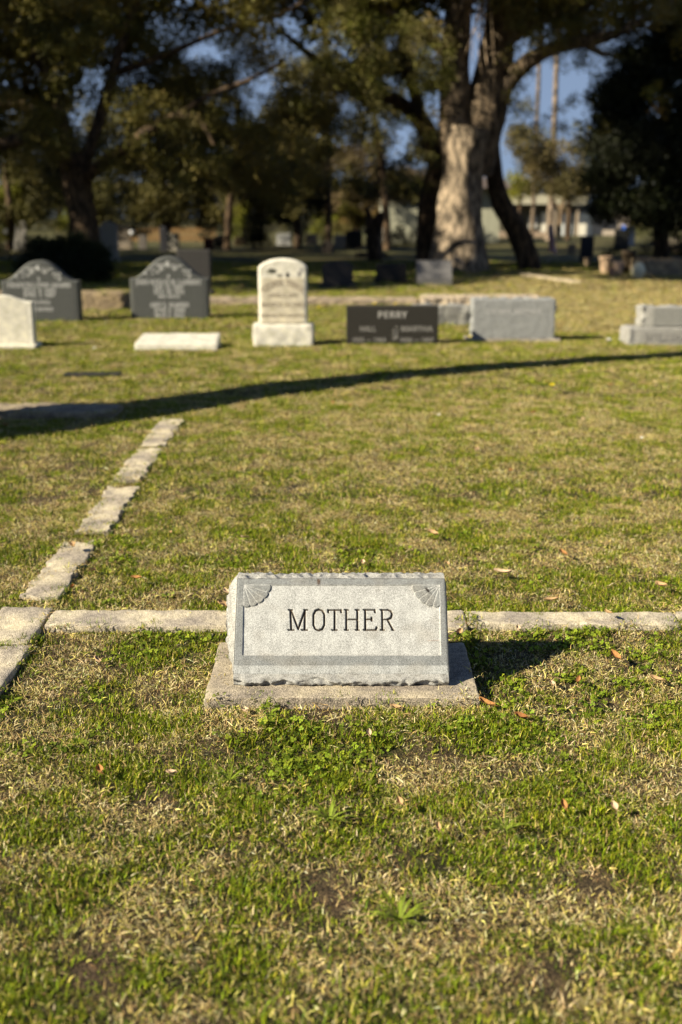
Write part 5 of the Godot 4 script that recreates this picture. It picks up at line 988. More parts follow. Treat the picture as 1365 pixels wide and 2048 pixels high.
	limbs(bare, [[[Vector3(12.074, 2.452, -64.000), Vector3(12.630, 3.233, -64.000), Vector3(12.994, 4.009, -64.000)], [0.082, 0.054, 0.027]], [[Vector3(11.950, 1.667, -64.000), Vector3(11.457, 2.322, -64.000), Vector3(11.156, 2.974, -64.000)], [0.068, 0.054, 0.027]], [[Vector3(10.398, 3.622, -64.000), Vector3(10.872, 3.285, -64.000), Vector3(11.459, 4.009, -64.000)], [0.054, 0.068, 0.054]]], Color(0.40, 0.33, 0.25), 6)
	var dim := thing("tree", "dark split tree stump left of the crooked oak", "tree stump")
	limbs(dim, [[[Vector3(1.076, -0.171, -36.000), Vector3(1.073, 0.207, -36.000), Vector3(1.008, 0.657, -36.000), Vector3(1.112, 1.105, -36.000), Vector3(1.262, 1.476, -36.000)], [0.306, 0.260, 0.245, 0.214, 0.138]], [[Vector3(0.807, 0.807, -36.000), Vector3(0.881, 1.254, -36.000), Vector3(0.757, 1.624, -36.000)], [0.138, 0.122, 0.077]]], Color(0.13, 0.10, 0.075), 10, "trunk", 0.4)
	house_boarded()
	house_flat()
	picket_fence()


func house_boarded() -> void:
	var t := thing("house", "pale green boarded house wall behind the crooked oak", "house")
	var x0 := 2.255
	var x1 := 8.372
	var z := -62.0
	var sh := Shape.new()
	sh.box(Vector3(x0, -0.2, z - 6.0), Vector3(x1, 2.75, z - 0.03), Color(0.30, 0.30, 0.22))
	obj("wall", sh.mesh(mats.paint), t)
	var count := 26
	for q in count:
		sh = Shape.new()
		var a := lerpf(x0, x1, float(q) / count)
		var w := (x1 - x0) / count
		sh.box(Vector3(a + 0.015, 0.1, z - 0.028), Vector3(a + w - 0.02, 2.7, z), Color(0.34, 0.335, 0.245) * (0.94 + 0.12 * float((q * 7) % 5) / 5.0))
		obj("board", sh.mesh(mats.paint), t)
	sh = Shape.new()
	var lo := Vector3(x0 - 0.5, 2.75, z + 0.7)
	var hi := Vector3(x1 + 0.5, 3.4, z - 6.6)
	var ridge := (lo.z + hi.z) / 2.0
	var dark := Color(0.10, 0.075, 0.058)
	sh.quad(lo, Vector3(hi.x, lo.y, lo.z), Vector3(hi.x, hi.y, ridge), Vector3(lo.x, hi.y, ridge), dark)
	sh.quad(Vector3(hi.x, lo.y, hi.z), Vector3(lo.x, lo.y, hi.z), Vector3(lo.x, hi.y, ridge), Vector3(hi.x, hi.y, ridge), dark)
	sh.tri(Vector3(lo.x, lo.y, hi.z), lo, Vector3(lo.x, hi.y, ridge), dark)
	sh.tri(Vector3(hi.x, lo.y, lo.z), Vector3(hi.x, lo.y, hi.z), Vector3(hi.x, hi.y, ridge), dark)
	sh.quad(lo, Vector3(lo.x, lo.y, hi.z), Vector3(hi.x, lo.y, hi.z), Vector3(hi.x, lo.y, lo.z), dark)
	obj("roof", sh.mesh(mats.paint), t)
	sh = Shape.new()
	sh.box(Vector3(x0 - 0.12, 0.0, z - 0.1), Vector3(x0 + 0.16, 2.72, z + 0.05), Color(0.6, 0.58, 0.5))
	obj("corner_board", sh.mesh(mats.paint), t)


func house_flat() -> void:
	var t := thing("house", "low flat roofed house with a pale fascia behind the two palms", "house")
	var z := -82.0
	var x0 := 10.550
	var x1 := 18.571
	var cut := 17.071
	var sh := Shape.new()
	sh.box(Vector3(x0, -0.2, z - 7.0), Vector3(x1, 2.1, z - 1.6), Color(0.10, 0.088, 0.06))
	obj("wall", sh.mesh(mats.paint), t)
	sh = Shape.new()
	sh.box(Vector3(x0 - 0.4, 2.13, z - 7.2), Vector3(cut, 2.78, z), Color(0.40, 0.375, 0.27))
	obj("roof", sh.mesh(mats.paint), t)
	sh = Shape.new()
	sh.box(Vector3(cut + 0.03, 0.0, z - 7.0), Vector3(x1 + 2.0, 1.6, z - 1.2), Color(0.42, 0.35, 0.27))
	obj("side_wing", sh.mesh(mats.paint), t)
	for a in [[13.252, 13.881, 0.5, 1.3, Color(0.42, 0.41, 0.36)], [14.160, 14.858, 0.0, 1.55, Color(0.60, 0.57, 0.47)], [15.627, 16.395, 0.0, 1.5, Color(0.64, 0.66, 0.62)], [16.744, 17.722, 0.0, 1.5, Color(0.66, 0.62, 0.50)]]:
		sh = Shape.new()
		sh.box(Vector3(a[0], a[2], z - 1.1), Vector3(a[1], a[3], z - 0.9), a[4])
		obj("wall_panel", sh.mesh(mats.paint), t)
	for x in [14.998, 16.569, 11.785]:
		sh = Shape.new()
		sh.box(Vector3(x - 0.08, -0.1, z - 0.5), Vector3(x + 0.08, 2.12, z - 0.3), Color(0.30, 0.24, 0.17))
		obj("porch_post", sh.mesh(mats.paint), t)
	t = thing("garden_wall", "pinkish low garden wall in front of the flat roofed house", "wall")
	sh = rough_box(Vector3(5.980, 0.38, 0.3), 0.2, 0.03, func(p): return 0.03, 2.0, Color(0.52, 0.40, 0.30))
	var o := obj("masonry", sh.mesh(mats.concrete), t)
	o.position = Vector3(10.307, 0, -74.0)


func picket_fence() -> void:
	var t := thing("picket_fence", "orange brown picket fence far behind the arched stones", "fence")
	var x0 := -11.879
	var x1 := -6.658
	var n := 34
	var sh := Shape.new()
	sh.box(Vector3(-0.05, 0.02, -0.012), Vector3(0.03, 0.74, 0.012), Color(0.27, 0.155, 0.06))
	var m := sh.mesh(mats.paint)
	for q in n:
		var o := obj("picket", m, t)
		o.position = Vector3(lerpf(x0, x1, float(q) / (n - 1)), rng.randf_range(-0.02, 0.04), -62.0)
	for y in [0.2, 0.62]:
		sh = Shape.new()
		sh.box(Vector3(x0, y - 0.04, -62.06), Vector3(x1, y + 0.04, -62.015), Color(0.20, 0.11, 0.045))
		obj("rail", sh.mesh(mats.paint), t)


# ---------------------------------------------------------------- gravestones
func arched(w: float, shoulder: float, top: float, kind: String) -> PackedVector2Array:
	var o := PackedVector2Array([Vector2(-w / 2, 0), Vector2(w / 2, 0)])
	var n := 28
	if kind == "serpentine":
		o.append(Vector2(w / 2, shoulder))
		for q in n + 1:
			var f := 1.0 - 2.0 * q / n
			var a := absf(f) * 0.5
			var h := 0.0
			if a < 0.20: h = 1.0 - 0.30 * pow(a / 0.20, 2.0)
			elif a < 0.30: h = lerpf(0.70, 0.36, (a - 0.20) / 0.10)
			else: h = 0.36 * pow(1.0 - (a - 0.30) / 0.165, 1.6) if a < 0.465 else 0.0
			if a > 0.47: continue
			o.append(Vector2(signf(f) * a * w, shoulder + (top - shoulder) * maxf(h, 0.004)))
		o.append(Vector2(-w / 2, shoulder))
	elif kind == "ogee":
		o.append(Vector2(w / 2, shoulder))
		for q in n + 1:
			var f := 1.0 - 2.0 * q / n
			if absf(f) > 0.93: continue
			o.append(Vector2(f * w / 2, shoulder + (top - shoulder) * (0.5 + 0.5 * cos(f / 0.93 * PI)) * 0.96 + 0.004))
		o.append(Vector2(-w / 2, shoulder))
	elif kind == "segment":
		for q in n + 1:
			var f := 1.0 - 2.0 * q / n
			o.append(Vector2(f * w / 2, shoulder + (top - shoulder) * sqrt(maxf(0.0, 1.0 - f * f * 0.96)) - (top - shoulder) * 0.2 * (f * f)))
	else:
		o.append(Vector2(w / 2, top))
		o.append(Vector2(-w / 2, top))
	return o


func lettering(t: Node, text: String, cap: float, at: Vector3, m: Material, font := "Droid Serif", heavy := 700, turn := 0.0, called := "lettering", deep := 0.003, stretch := 1.0, fit := 0.0) -> void:
	var f := SystemFont.new()
	f.font_names = PackedStringArray([font])
	f.font_weight = heavy
	var tm := TextMesh.new()
	tm.text = text
	tm.font = f
	tm.font_size = 48
	tm.pixel_size = cap / (0.71 * 48.0)
	tm.depth = deep
	tm.curve_step = 2.0
	tm.material = m
	tm.vertical_alignment = VERTICAL_ALIGNMENT_CENTER
	var o := obj(called, tm, t)
	o.position = at
	o.rotation.z = turn
	o.scale.x = fit / tm.get_aabb().size.x if fit > 0.0 else stretch


# A wreath of carved flowers and leaves in low relief.
func carving(t: Node, mid: Vector3, wide: float, high: float, m: Material, tint: Color) -> void:
	var sh := Shape.new()
	var q := RandomNumberGenerator.new()
	q.seed = 19
	for s in 46:
		var f := q.randf_range(-1.0, 1.0)
		var at := mid + Vector3(f * wide, high * (0.62 - 1.0 * f * f) + q.randf_range(-0.35, 0.35) * high * (1.0 - 0.5 * absf(f)), 0.0)
		petal(sh, at, q.randf() * TAU, wide * q.randf_range(0.09, 0.17), tint * q.randf_range(0.8, 1.15))
	for s in 9:
		petal(sh, mid + Vector3(0, high * 0.75, 0), TAU * s / 9.0, wide * 0.15, tint * 1.2)
	for s in 7:
		petal(sh, mid + Vector3(-wide * 0.28, high * 0.35, 0), TAU * s / 7.0, wide * 0.12, tint * 1.1)
		petal(sh, mid + Vector3(wide * 0.28, high * 0.35, 0), TAU * s / 7.0, wide * 0.12, tint * 1.1)
	petal(sh, mid + Vector3(0, -high * 0.2, 0), -PI / 2, wide * 0.2, tint)
	obj("floral_carving", sh.mesh(m), t)


func petal(sh: Shape, at: Vector3, turn: float, l: float, tint: Color) -> void:
	tint.a = 1.0
	var dir := Vector3(cos(turn), sin(turn), 0)
	var across := Vector3(-sin(turn), cos(turn), 0) * l * 0.3
	var mid := at + dir * l * 0.55 + Vector3(0, 0, 0.006)
	var root := at + Vector3(0, 0, 0.001)
	var tip := at + dir * l + Vector3(0, 0, 0.001)
	sh.tri(root, mid - across * 0.2, mid - across + Vector3(0, 0, -0.005), tint)
	sh.tri(root, mid - across + Vector3(0, 0, -0.005), tip, tint)
	sh.tri(root, tip, mid + across + Vector3(0, 0, -0.005), tint)


func stone(called: String, label: String, where: Vector3, turn := 0.0) -> Node3D:
	return thing(called, label, "headstone", where, turn)


func make_row_stones() -> void:
	var dark := Color(0.135, 0.138, 0.128)
	var pale := plain(lin(0.40, 0.40, 0.375), 0.9, 0.2)
	# ---- two matching dark grey stones with serpentine tops
	for a in [
		["dark grey arched granite stone partly hidden by the white stone at the left edge", -4.088, -15.692, 1.047, 0.536, 0.807, [["FRANCES LYNN ADAMS", 0.062, 0.90, 0.82], ["JULY  8  1903", 0.055, 0.77, 0.42], ["JUNE  2  1987", 0.055, 0.66, 0.42], ["BELOVED", 0.050, 0.485, 0.25], ["OUR MOTHER", 0.050, 0.32, 0.32]]],
		["dark grey arched granite stone standing alone beside the white tablet", -2.391, -16.080, 1.086, 0.549, 0.853, [["JOHN WESLEY M. LAMBERT", 0.066, 0.91, 0.84], ["JAN. 12  1861", 0.058, 0.79, 0.38], ["AUG. 30  1934", 0.058, 0.675, 0.39], ["HIS WIFE", 0.045, 0.565, 0.28], ["AMY E. HARRIS", 0.064, 0.365, 0.50], ["JUNE 4  1868", 0.058, 0.235, 0.40], ["MAY 1  1941", 0.055, 0.11, 0.38]]],
	]:
		var t := stone("headstone", a[0], Vector3(a[1], -0.02, a[2]))
		var w: float = a[3]
		var sh_h: float = a[4] + 0.02
		var top: float = a[5] + 0.02
		obj("slab", slab(arched(w, sh_h, top, "serpentine"), 0.20, 0.022, dark).mesh(mats.polished), t)
		var rim := slab(arched(w * 0.9, sh_h * 0.98, top * 0.965, "serpentine"), 0.003, 0.002, Color(0.112, 0.115, 0.106))
		var o := obj("polished_panel", rim.mesh(mats.polished), t)
		o.position = Vector3(0, 0.01, 0.004)
		carving(t, Vector3(0, sh_h + (top - sh_h) * 0.30, 0.006), w * 0.30, (top - sh_h) * 0.46, mats.lettering, Color(0.34, 0.34, 0.315))
		for l in a[6]:
			lettering(t, l[0], l[1], Vector3(0, sh_h * l[2], 0.006), pale, "Droid Serif", 700, 0.0, "lettering", 0.003, 1.0, w * (l[3] as float))
		keep_out.append([a[1] - w / 2, a[1] + w / 2, a[2] - 0.2, a[2]])
	# ---- the white stone at the left edge
	var t := stone("headstone", "white marble stone with a curved top cut by the left edge", Vector3(-3.667, -0.02, -12.383))
	var wl := 0.636
	obj("slab", slab(arched(wl, 0.488, 0.559, "ogee"), 0.10, 0.008, Color(0.66, 0.65, 0.605)).mesh(mats.marble), t).position = Vector3(0, 0.02, -0.10)
	obj("plinth", rough_box(Vector3(wl + 0.07, 0.08, 0.30), 0.04, 0.012, func(p): return 0.006, 6.0, Color(0.66, 0.64, 0.58)).mesh(mats.marble), t).position = Vector3(0, -0.02, -0.15)
	# a sunk field with a round head
	var o := obj("sunken_field", slab(arched(wl * 0.82, 0.396, 0.510, "segment"), 0.004, 0.002, Color(0.60, 0.585, 0.535)).mesh(mats.marble), t)
	o.position = Vector3(0, 0.06, -0.098)
	# ---- the low white pillow slab
	t = thing("grave_slab", "low white marble slab lying flat left of the white tablet", "grave slab", Vector3(-1.770, 0, -12.241))
	var ws := 0.889
	var sh := Shape.new()
	var raw := rough_box(Vector3(ws, 0.16, 0.52), 0.03, 0.018, func(p): return 0.006, 5.0, Color(0.68, 0.67, 0.62))
	for q in raw.v.size():
		var p := raw.v[q]
		if p.y > 0.02:
			p.y *= lerpf(1.0, 0.62, clampf((p.z + 0.26) / 0.52, 0.0, 1.0))
			p.x *= lerpf(0.965, 1.0, clampf((p.z + 0.26) / 0.52, 0.0, 1.0))
		raw.v[q] = p
	obj("block", raw.mesh(mats.marble), t).position = Vector3(0, -0.03, -0.26)
	# ---- the white tablet on its base
	t = stone("headstone", "upright white marble tablet with dark stains on a block base", Vector3(-0.641, 0, -12.626))
	var wb := 0.671
	obj("base_block", rough_box(Vector3(wb, 0.263, 0.34), 0.03, 0.022, func(p): return 0.012, 5.0, Color(0.66, 0.65, 0.605)).mesh(mats.marble), t).position = Vector3(0, -0.03, -0.17)
	var hb := 0.233
	var wt := 0.538
	var tab := t
	obj("tablet", slab(arched(wt, 0.613, 0.710, "segment"), 0.12, 0.022, Color(0.66, 0.65, 0.605)).mesh(mats.marble), t).position = Vector3(0, hb - 0.002, -0.10)
	var ht := 0.613
	var field := obj("panel", slab(arched(wt * 0.86, ht * 0.78, ht * 0.80, "flat"), 0.006, 0.004, Color(0.55, 0.51, 0.435)).mesh(mats.marble), t)
	field.position = Vector3(0, hb + 0.01, -0.096)
	var cut := plain(lin(0.34, 0.29, 0.215), 0.9, 0.2)
	var word := "GEORGE TYREE"
	for q in word.length():
		var f := (q - (word.length() - 1) / 2.0) / ((word.length() - 1) / 2.0)
		if word[q] != " ":
			lettering(t, word[q], 0.062, Vector3(f * wt * 0.385, hb + ht * (0.735 - 0.115 * f * f), -0.094), cut, "Droid Serif", 700, -f * 0.42, "letter")
	lettering(t, "APRIL 7, 1871", 0.036, Vector3(0, hb + ht * 0.51, -0.094), cut, "Droid Serif", 400)
	lettering(t, "MARCH 20,1883", 0.046, Vector3(0, hb + ht * 0.345, -0.094), cut, "Droid Serif", 400)
	lettering(t, "GONE BUT NOT FORGOTTEN", 0.026, Vector3(0, hb + ht * 0.15, -0.094), cut, "Droid Serif", 400)
	# dark lichen in the carving of its head
	for a in [[-0.115, 0.935, 0.065, 0.035, Color(0.06, 0.06, 0.045)], [0.055, 0.865, 0.026, 0.042, Color(0.03, 0.03, 0.024)], [-0.03, 0.855, 0.045, 0.026, Color(0.22, 0.21, 0.17)], [0.185, 0.88, 0.03, 0.05, Color(0.24, 0.23, 0.2)], [0.21, 0.955, 0.03, 0.05, Color(0.30, 0.29, 0.26)], [-0.16, 0.915, 0.035, 0.02, Color(0.3, 0.29, 0.22)]]:
		var st := Shape.new()
		for ring in 2:
			for q in 18:
				var r0 := 1.0 + 0.45 * lump_noise.get_noise_2d(q * 3.1, a[0] * 90.0)
				var r1 := 1.0 + 0.45 * lump_noise.get_noise_2d(((q + 1) % 18) * 3.1, a[0] * 90.0)
				if ring == 0:
					var c0 := Vector3(a[0], hb + ht * a[1], -0.0975)
					var d0 := Vector3(cos(TAU * q / 18.0) * a[2] * r0, sin(TAU * q / 18.0) * a[3] * r0, -0.001) * 0.72
					var d1 := Vector3(cos(TAU * (q + 1) / 18.0) * a[2] * r1, sin(TAU * (q + 1) / 18.0) * a[3] * r1, -0.001) * 0.72
					st.tri(c0, c0 + d0, c0 + d1, a[4])
		obj("lichen_stain", st.mesh(mats.lettering), t)
	# ---- the dark low stone lettered PERRY
	var zp := -12.78
	t = stone("headstone", "dark low granite stone lettered PERRY with HALL and MARTHA", Vector3(0.571, -0.02, zp))
	var wp := 1.025
	var hp := 0.439
	obj("slab", slab(arched(wp, hp, hp, "flat"), 0.20, 0.008, Color(0.044, 0.041, 0.034)).mesh(mats.polished), t)
	var soft := plain(lin(0.27, 0.26, 0.235), 0.9, 0.2)
	lettering(t, "PERRY", 0.072, Vector3(0, hp * 0.79, 0.0), soft, "Droid Sans", 700, 0.0, "lettering", 0.003, 1.1)
	lettering(t, "HALL", 0.058, Vector3(-wp * 0.265, hp * 0.44, 0.0), soft, "Droid Sans", 400)
	lettering(t, "MARTHA", 0.058, Vector3(wp * 0.265, hp * 0.44, 0.0), soft, "Droid Sans", 400, 0.0, "lettering", 0.003, 1.12)
	lettering(t, "1893 — 1968", 0.046, Vector3(-wp * 0.255, hp * 0.16, 0.0), soft, "Droid Sans", 400)
	lettering(t, "1894 — 1947", 0.046, Vector3(wp * 0.265, hp * 0.16, 0.0), soft, "Droid Sans", 400)
	sh = Shape.new()
	for s in 7:
		petal(sh, Vector3(0.012 + 0.014 * (s % 3 - 1), hp * (0.16 + 0.035 * s), 0.0), PI / 3.2 + 0.35 * (s % 3 - 1), 0.085, Color(0.24, 0.23, 0.2))
	obj("carved_sprig", sh.mesh(mats.lettering), t)
	# ---- the rough low grey stone half behind it
	var zr := -15.108
	t = stone("headstone", "low rough grey granite stone half hidden behind the PERRY stone", Vector3(1.361, -0.03, zr))
	obj("rock_faced_block", rough_box(Vector3(0.866, 0.282, 0.3), 0.025, 0.02, func(p): return 0.035, 4.0, Color(0.36, 0.35, 0.32)).mesh(mats.granite_far), t).position = Vector3(0, 0, -0.15)
	# ---- the tall grey block
	var zb := -13.142
	t = stone("headstone", "plain light grey granite block stone right of the PERRY stone", Vector3(1.977, 0, zb), -1.0)
	var wg := 0.939
	var hg := 0.451
	obj("block", rough_box(Vector3(wg, hg, 0.26), 0.022, 0.012, func(p): return 0.035 if p.z < 0.10 and (p.y > hg / 2.0 - 0.06 or absf(p.x) > wg / 2.0 - 0.05) else 0.004, 9.0, Color(0.365, 0.375, 0.365)).mesh(mats.granite_far), t).position = Vector3(0, 0.02, -0.13)
	obj("plinth", rough_box(Vector3(wg + 0.14, 0.06, 0.36), 0.04, 0.01, func(p): return 0.01, 6.0, Color(0.42, 0.38, 0.33)).mesh(mats.concrete), t).position = Vector3(0, -0.035, -0.14)
	lettering(t, "FATHER  MOTHER", 0.05, Vector3(0, hg * 0.74, 0.001), plain(lin(0.40, 0.39, 0.37), 0.9), "Droid Serif", 400)
	# ---- the two-tier stone at the right edge
	var zt := -12.726
	var x0 := 3.198
	t = stone("headstone", "light grey two tier granite stone cut by the right edge", Vector3(x0 + 0.65, 0, zt))
	var h1 := 0.188
	obj("lower_tier", rough_box(Vector3(1.30, h1 + 0.04, 0.42), 0.03, 0.012, func(p): return 0.02 if p.x < -0.55 else 0.004, 8.0, Color(0.44, 0.43, 0.395)).mesh(mats.granite_far), t).position = Vector3(0, -0.04, -0.21)
	var h2 := 0.223
	obj("upper_tier", rough_box(Vector3(0.98, h2, 0.24), 0.025, 0.012, func(p): return 0.03 if absf(p.x) > 0.42 or p.y > 0.1 and p.z < 0.08 else 0.004, 8.0, Color(0.44, 0.43, 0.39)).mesh(mats.granite_far), t).position = Vector3(0.0, h1 - 0.002, -0.23)
	obj("dressed_panel", slab(arched(0.80, h2 * 0.9, h2 * 0.9, "flat"), 0.006, 0.004, Color(0.36, 0.355, 0.325)).mesh(mats.granite_far), t).position = Vector3(0.03, h1 + 0.01, -0.104)
	lettering(t, "WILLIAM T. CARTER", 0.082, Vector3(0.06, h1 * 0.44, 0.004), plain(lin(0.25, 0.24, 0.215), 0.9), "Droid Serif", 400, 0.0, "lettering", 0.003, 0.95)
	# ---- the flush plaque in the grass
	var pz := -10.204
	o = obj("grave_plaque", rough_box(Vector3(0.503, 0.06, 0.11), 0.03, 0.008, func(p): return 0.004, 9.0, Color(0.045, 0.045, 0.043)).mesh(mats.polished))
	o.position = Vector3(-2.232, -0.03, pz)
	tag(o, "dark flush grave plaque lying in the lawn on the left", "grave plaque")


	# where the row stones stand, for the turf that grows up against them
	for a in [[-3.667, wl + 0.06, -12.383, 0.3], [-1.770, ws, -12.241, 0.5], [-0.641, wb, -12.626, 0.34], [0.571, wp, zp, 0.2], [1.977, wg, zb, 0.26], [x0 + 0.65, 1.3, zt, 0.42]]:
		keep_out.append([a[0] - a[1] / 2, a[0] + a[1] / 2, a[2] - a[3], a[2]])


func make_far_stones() -> void:
	for a in [
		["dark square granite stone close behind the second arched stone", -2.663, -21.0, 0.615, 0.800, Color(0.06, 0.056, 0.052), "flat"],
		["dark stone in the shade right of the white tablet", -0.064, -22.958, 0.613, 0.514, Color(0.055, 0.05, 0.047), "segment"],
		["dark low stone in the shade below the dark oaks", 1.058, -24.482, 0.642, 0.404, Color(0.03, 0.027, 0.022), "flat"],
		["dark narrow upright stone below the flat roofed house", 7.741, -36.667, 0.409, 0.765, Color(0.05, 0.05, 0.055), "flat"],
		["black square stone just left of the far white stone", 11.610, -48.329, 0.579, 0.844, Color(0.035, 0.033, 0.03), "flat"],
		["far white stone between the black stone and the evergreen", 13.245, -53.903, 0.588, 0.914, Color(0.50, 0.50, 0.50), "segment"],
		["black square stone in front of the autumn shrub", 0.551, -50.513, 0.735, 0.777, Color(0.022, 0.02, 0.016), "segment"],
		["small bluish white stone right of the clipped dark bush", -2.674, -54.625, 0.654, 0.568, Color(0.46, 0.46, 0.45), "flat"],
		["pale stone in front of the orange picket fence", -6.671, -46.324, 0.496, 0.714, Color(0.52, 0.49, 0.42), "flat"],
		["dark slim stone touching the pale stone by the fence", -6.840, -45.077, 0.289, 0.993, Color(0.05, 0.05, 0.055), "segment"],
		["white round topped stone rising above the dark hedge", -7.163, -36.0, 0.553, 1.194, Color(0.58, 0.57, 0.54), "segment"],
		["pale square stone between the hedge stone and the fence", -9.302, -50.0, 0.554, 0.990, Color(0.40, 0.34, 0.27), "flat"],
		["small pinkish block far left of the thin palm", -1.413, -56.463, 0.580, 0.517, Color(0.52, 0.40, 0.28), "flat"],
		["small pinkish block far right of the thin palm", -0.057, -52.903, 0.543, 0.528, Color(0.54, 0.42, 0.29), "flat"],
		["small orange tan block left of the clipped dark bush", -4.708, -54.625, 0.561, 0.409, Color(0.50, 0.35, 0.18), "flat"],
		["grey post like stone at the far left edge", -12.500, -46.0, 0.255, 1.175, Color(0.50, 0.47, 0.42), "segment"],
		["short grey stone beside the post like stone at the far left", -13.329, -48.0, 0.246, 0.967, Color(0.34, 0.32, 0.29), "segment"],
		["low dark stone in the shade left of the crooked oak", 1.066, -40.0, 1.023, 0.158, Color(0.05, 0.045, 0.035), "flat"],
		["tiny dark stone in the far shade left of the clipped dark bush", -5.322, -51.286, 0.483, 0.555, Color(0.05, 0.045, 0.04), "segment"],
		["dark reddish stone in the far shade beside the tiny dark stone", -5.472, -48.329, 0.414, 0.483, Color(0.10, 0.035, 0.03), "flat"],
		["slim grey stone between the far globe and the picket fence", -8.445, -49.764, 0.341, 0.580, Color(0.20, 0.18, 0.16), "segment"],
		["dark stone with a round head right behind the far pinkish blocks", -0.524, -44.478, 0.419, 0.445, Color(0.06, 0.05, 0.04), "segment"],
		["small tan stone in the shade right of the leaning oak stem", 8.584, -43.326, 0.297, 0.362, Color(0.30, 0.23, 0.15), "flat"],
		["low pale stone under the right evergreen", 12.731, -45.077, 0.692, 0.508, Color(0.50, 0.42, 0.31), "flat"],
	]:
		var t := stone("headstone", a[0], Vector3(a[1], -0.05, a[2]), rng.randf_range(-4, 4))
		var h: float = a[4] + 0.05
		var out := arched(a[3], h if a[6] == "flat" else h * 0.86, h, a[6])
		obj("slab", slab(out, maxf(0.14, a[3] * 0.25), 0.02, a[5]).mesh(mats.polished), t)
		if a[3] > 0.45:
			obj("plinth", rough_box(Vector3(a[3] * 1.15, 0.14, a[3] * 0.4), 0.1, 0.02, func(p): return 0.01, 4.0, (a[5] as Color) * 1.1).mesh(mats.concrete), t).position = Vector3(0, 0, -a[3] * 0.12)
	# the grey stone by the great trunk, its front sloping back
	var t := stone("headstone", "grey sloping stone with a sheen at the foot of the great oak", Vector3(1.920, -0.04, -23.785))
	var w := 0.717
	var h := 0.530
	var sh := Shape.new()
	var c := Color(0.20, 0.195, 0.19)
	var f0 := Vector3(-w / 2, 0, 0)
	var f1 := Vector3(w / 2, 0, 0)
	var m0 := Vector3(-w / 2, h * 0.35, 0.0)
	var m1 := Vector3(w / 2, h * 0.35, 0.0)
	var u0 := Vector3(-w / 2, h, -0.3)
	var u1 := Vector3(w / 2, h, -0.3)
	var r0 := Vector3(-w / 2, h, -0.45)
	var r1 := Vector3(w / 2, h, -0.45)
	var g0 := Vector3(-w / 2, 0, -0.45)
	var g1 := Vector3(w / 2, 0, -0.45)
	sh.quad(f0, f1, m1, m0, c)
	sh.quad(m0, m1, u1, u0, c)
	sh.quad(u0, u1, r1, r0, c)
	sh.quad(g1, g0, r0, r1, c)
	for e in [[f0, m0, u0, r0, g0], [g1, r1, u1, m1, f1]]:
		sh.tri(e[0], e[1], e[2], c); sh.tri(e[0], e[2], e[3], c); sh.tri(e[0], e[3], e[4], c)
	obj("block", sh.mesh(mats.polished), t)
	# pots, rocks and other small things at the tan kerb wall
	for a in [
		["tan garden pot left of the kerb wall, tallest of the pots", Vector3(6.600, 0.000, -28.996), 0.16, 0.42, Color(0.42, 0.30, 0.19)],
		["short tan garden pot, second from the kerb wall", Vector3(6.681, 0.000, -28.017), 0.14, 0.33, Color(0.40, 0.29, 0.20)],
		["small reddish garden pot between the two tan pots", Vector3(6.470, 0.000, -27.782), 0.08, 0.2, Color(0.34, 0.20, 0.13)],
		["dark urn with a pale rim behind the garden pots", Vector3(7.224, 0.000, -29.252), 0.17, 0.55, Color(0.07, 0.05, 0.03)],
		["tiny tan pot in the shade left of the garden pots", Vector3(6.981, 0.000, -33.032), 0.09, 0.25, Color(0.34, 0.25, 0.15)],
		["orange flower vase at the left foot of the great oak", Vector3(2.972, 0.000, -38.353), 0.10, 0.34, Color(0.62, 0.27, 0.05)],
	]:
		var pot := thing("flower_pot", a[0], "pot", a[1] - Vector3(0, 0.02, 0))
		var rad: float = a[2]
		var tall: float = a[3]
		sh = Shape.new()
		lathe(sh, [Vector2(0.0, 0.0), Vector2(rad * 0.72, 0.0), Vector2(rad * 0.85, tall * 0.5), Vector2(rad * 0.98, tall * 0.86), Vector2(rad * 1.1, tall * 0.87), Vector2(rad * 1.1, tall), Vector2(rad * 0.92, tall), Vector2(rad * 0.85, tall * 0.8), Vector2(0.0, tall * 0.8)], 18, a[4])
		obj("vessel", sh.mesh(mats.paint), pot)
	o_ball("white round stone at the end of the tan kerb wall", "round_stone", "stone", Vector3(6.725, 0.020, -26.283), 0.16, Color(0.58, 0.55, 0.38), 1.25)
	o_ball("small blue ball on the black stone far right", "blue_ball", "ball", Vector3(11.661, 0.863, -48.429), 0.13, Color(0.06, 0.16, 0.55), 1.0)
	o_ball("round white lamp globe at the far left edge", "lamp_globe", "globe", Vector3(-12.556, 0.785, -44.000), 0.13, Color(0.75, 0.75, 0.72), 1.0)
	var post := Shape.new()
	tube(post, [Vector3(-12.632, -0.243, -44.000), Vector3(-12.577, 0.492, -44.000), Vector3(-12.561, 0.712, -44.000)], [0.04, 0.035, 0.035], 8, 0.0, 0.3, Color(0.05, 0.05, 0.05))
	tag(obj("lamp_post", post.mesh(mats.paint)), "thin dark post under the round globe at the far left", "post")
	o_ball("small round white globe left of the picket fence", "lamp_globe", "globe", Vector3(-8.913, 0.659, -50.000), 0.13, Color(0.66, 0.66, 0.64), 1.0)
	post = Shape.new()
	tube(post, [Vector3(-8.945, -0.048, -50.000), Vector3(-8.931, 0.264, -50.000), Vector3(-8.917, 0.576, -50.000)], [0.04, 0.035, 0.035], 8, 0.0, 0.3, Color(0.06, 0.05, 0.05))
	tag(obj("lamp_post", post.mesh(mats.paint)), "thin dark post under the globe by the picket fence", "post")
	flag()


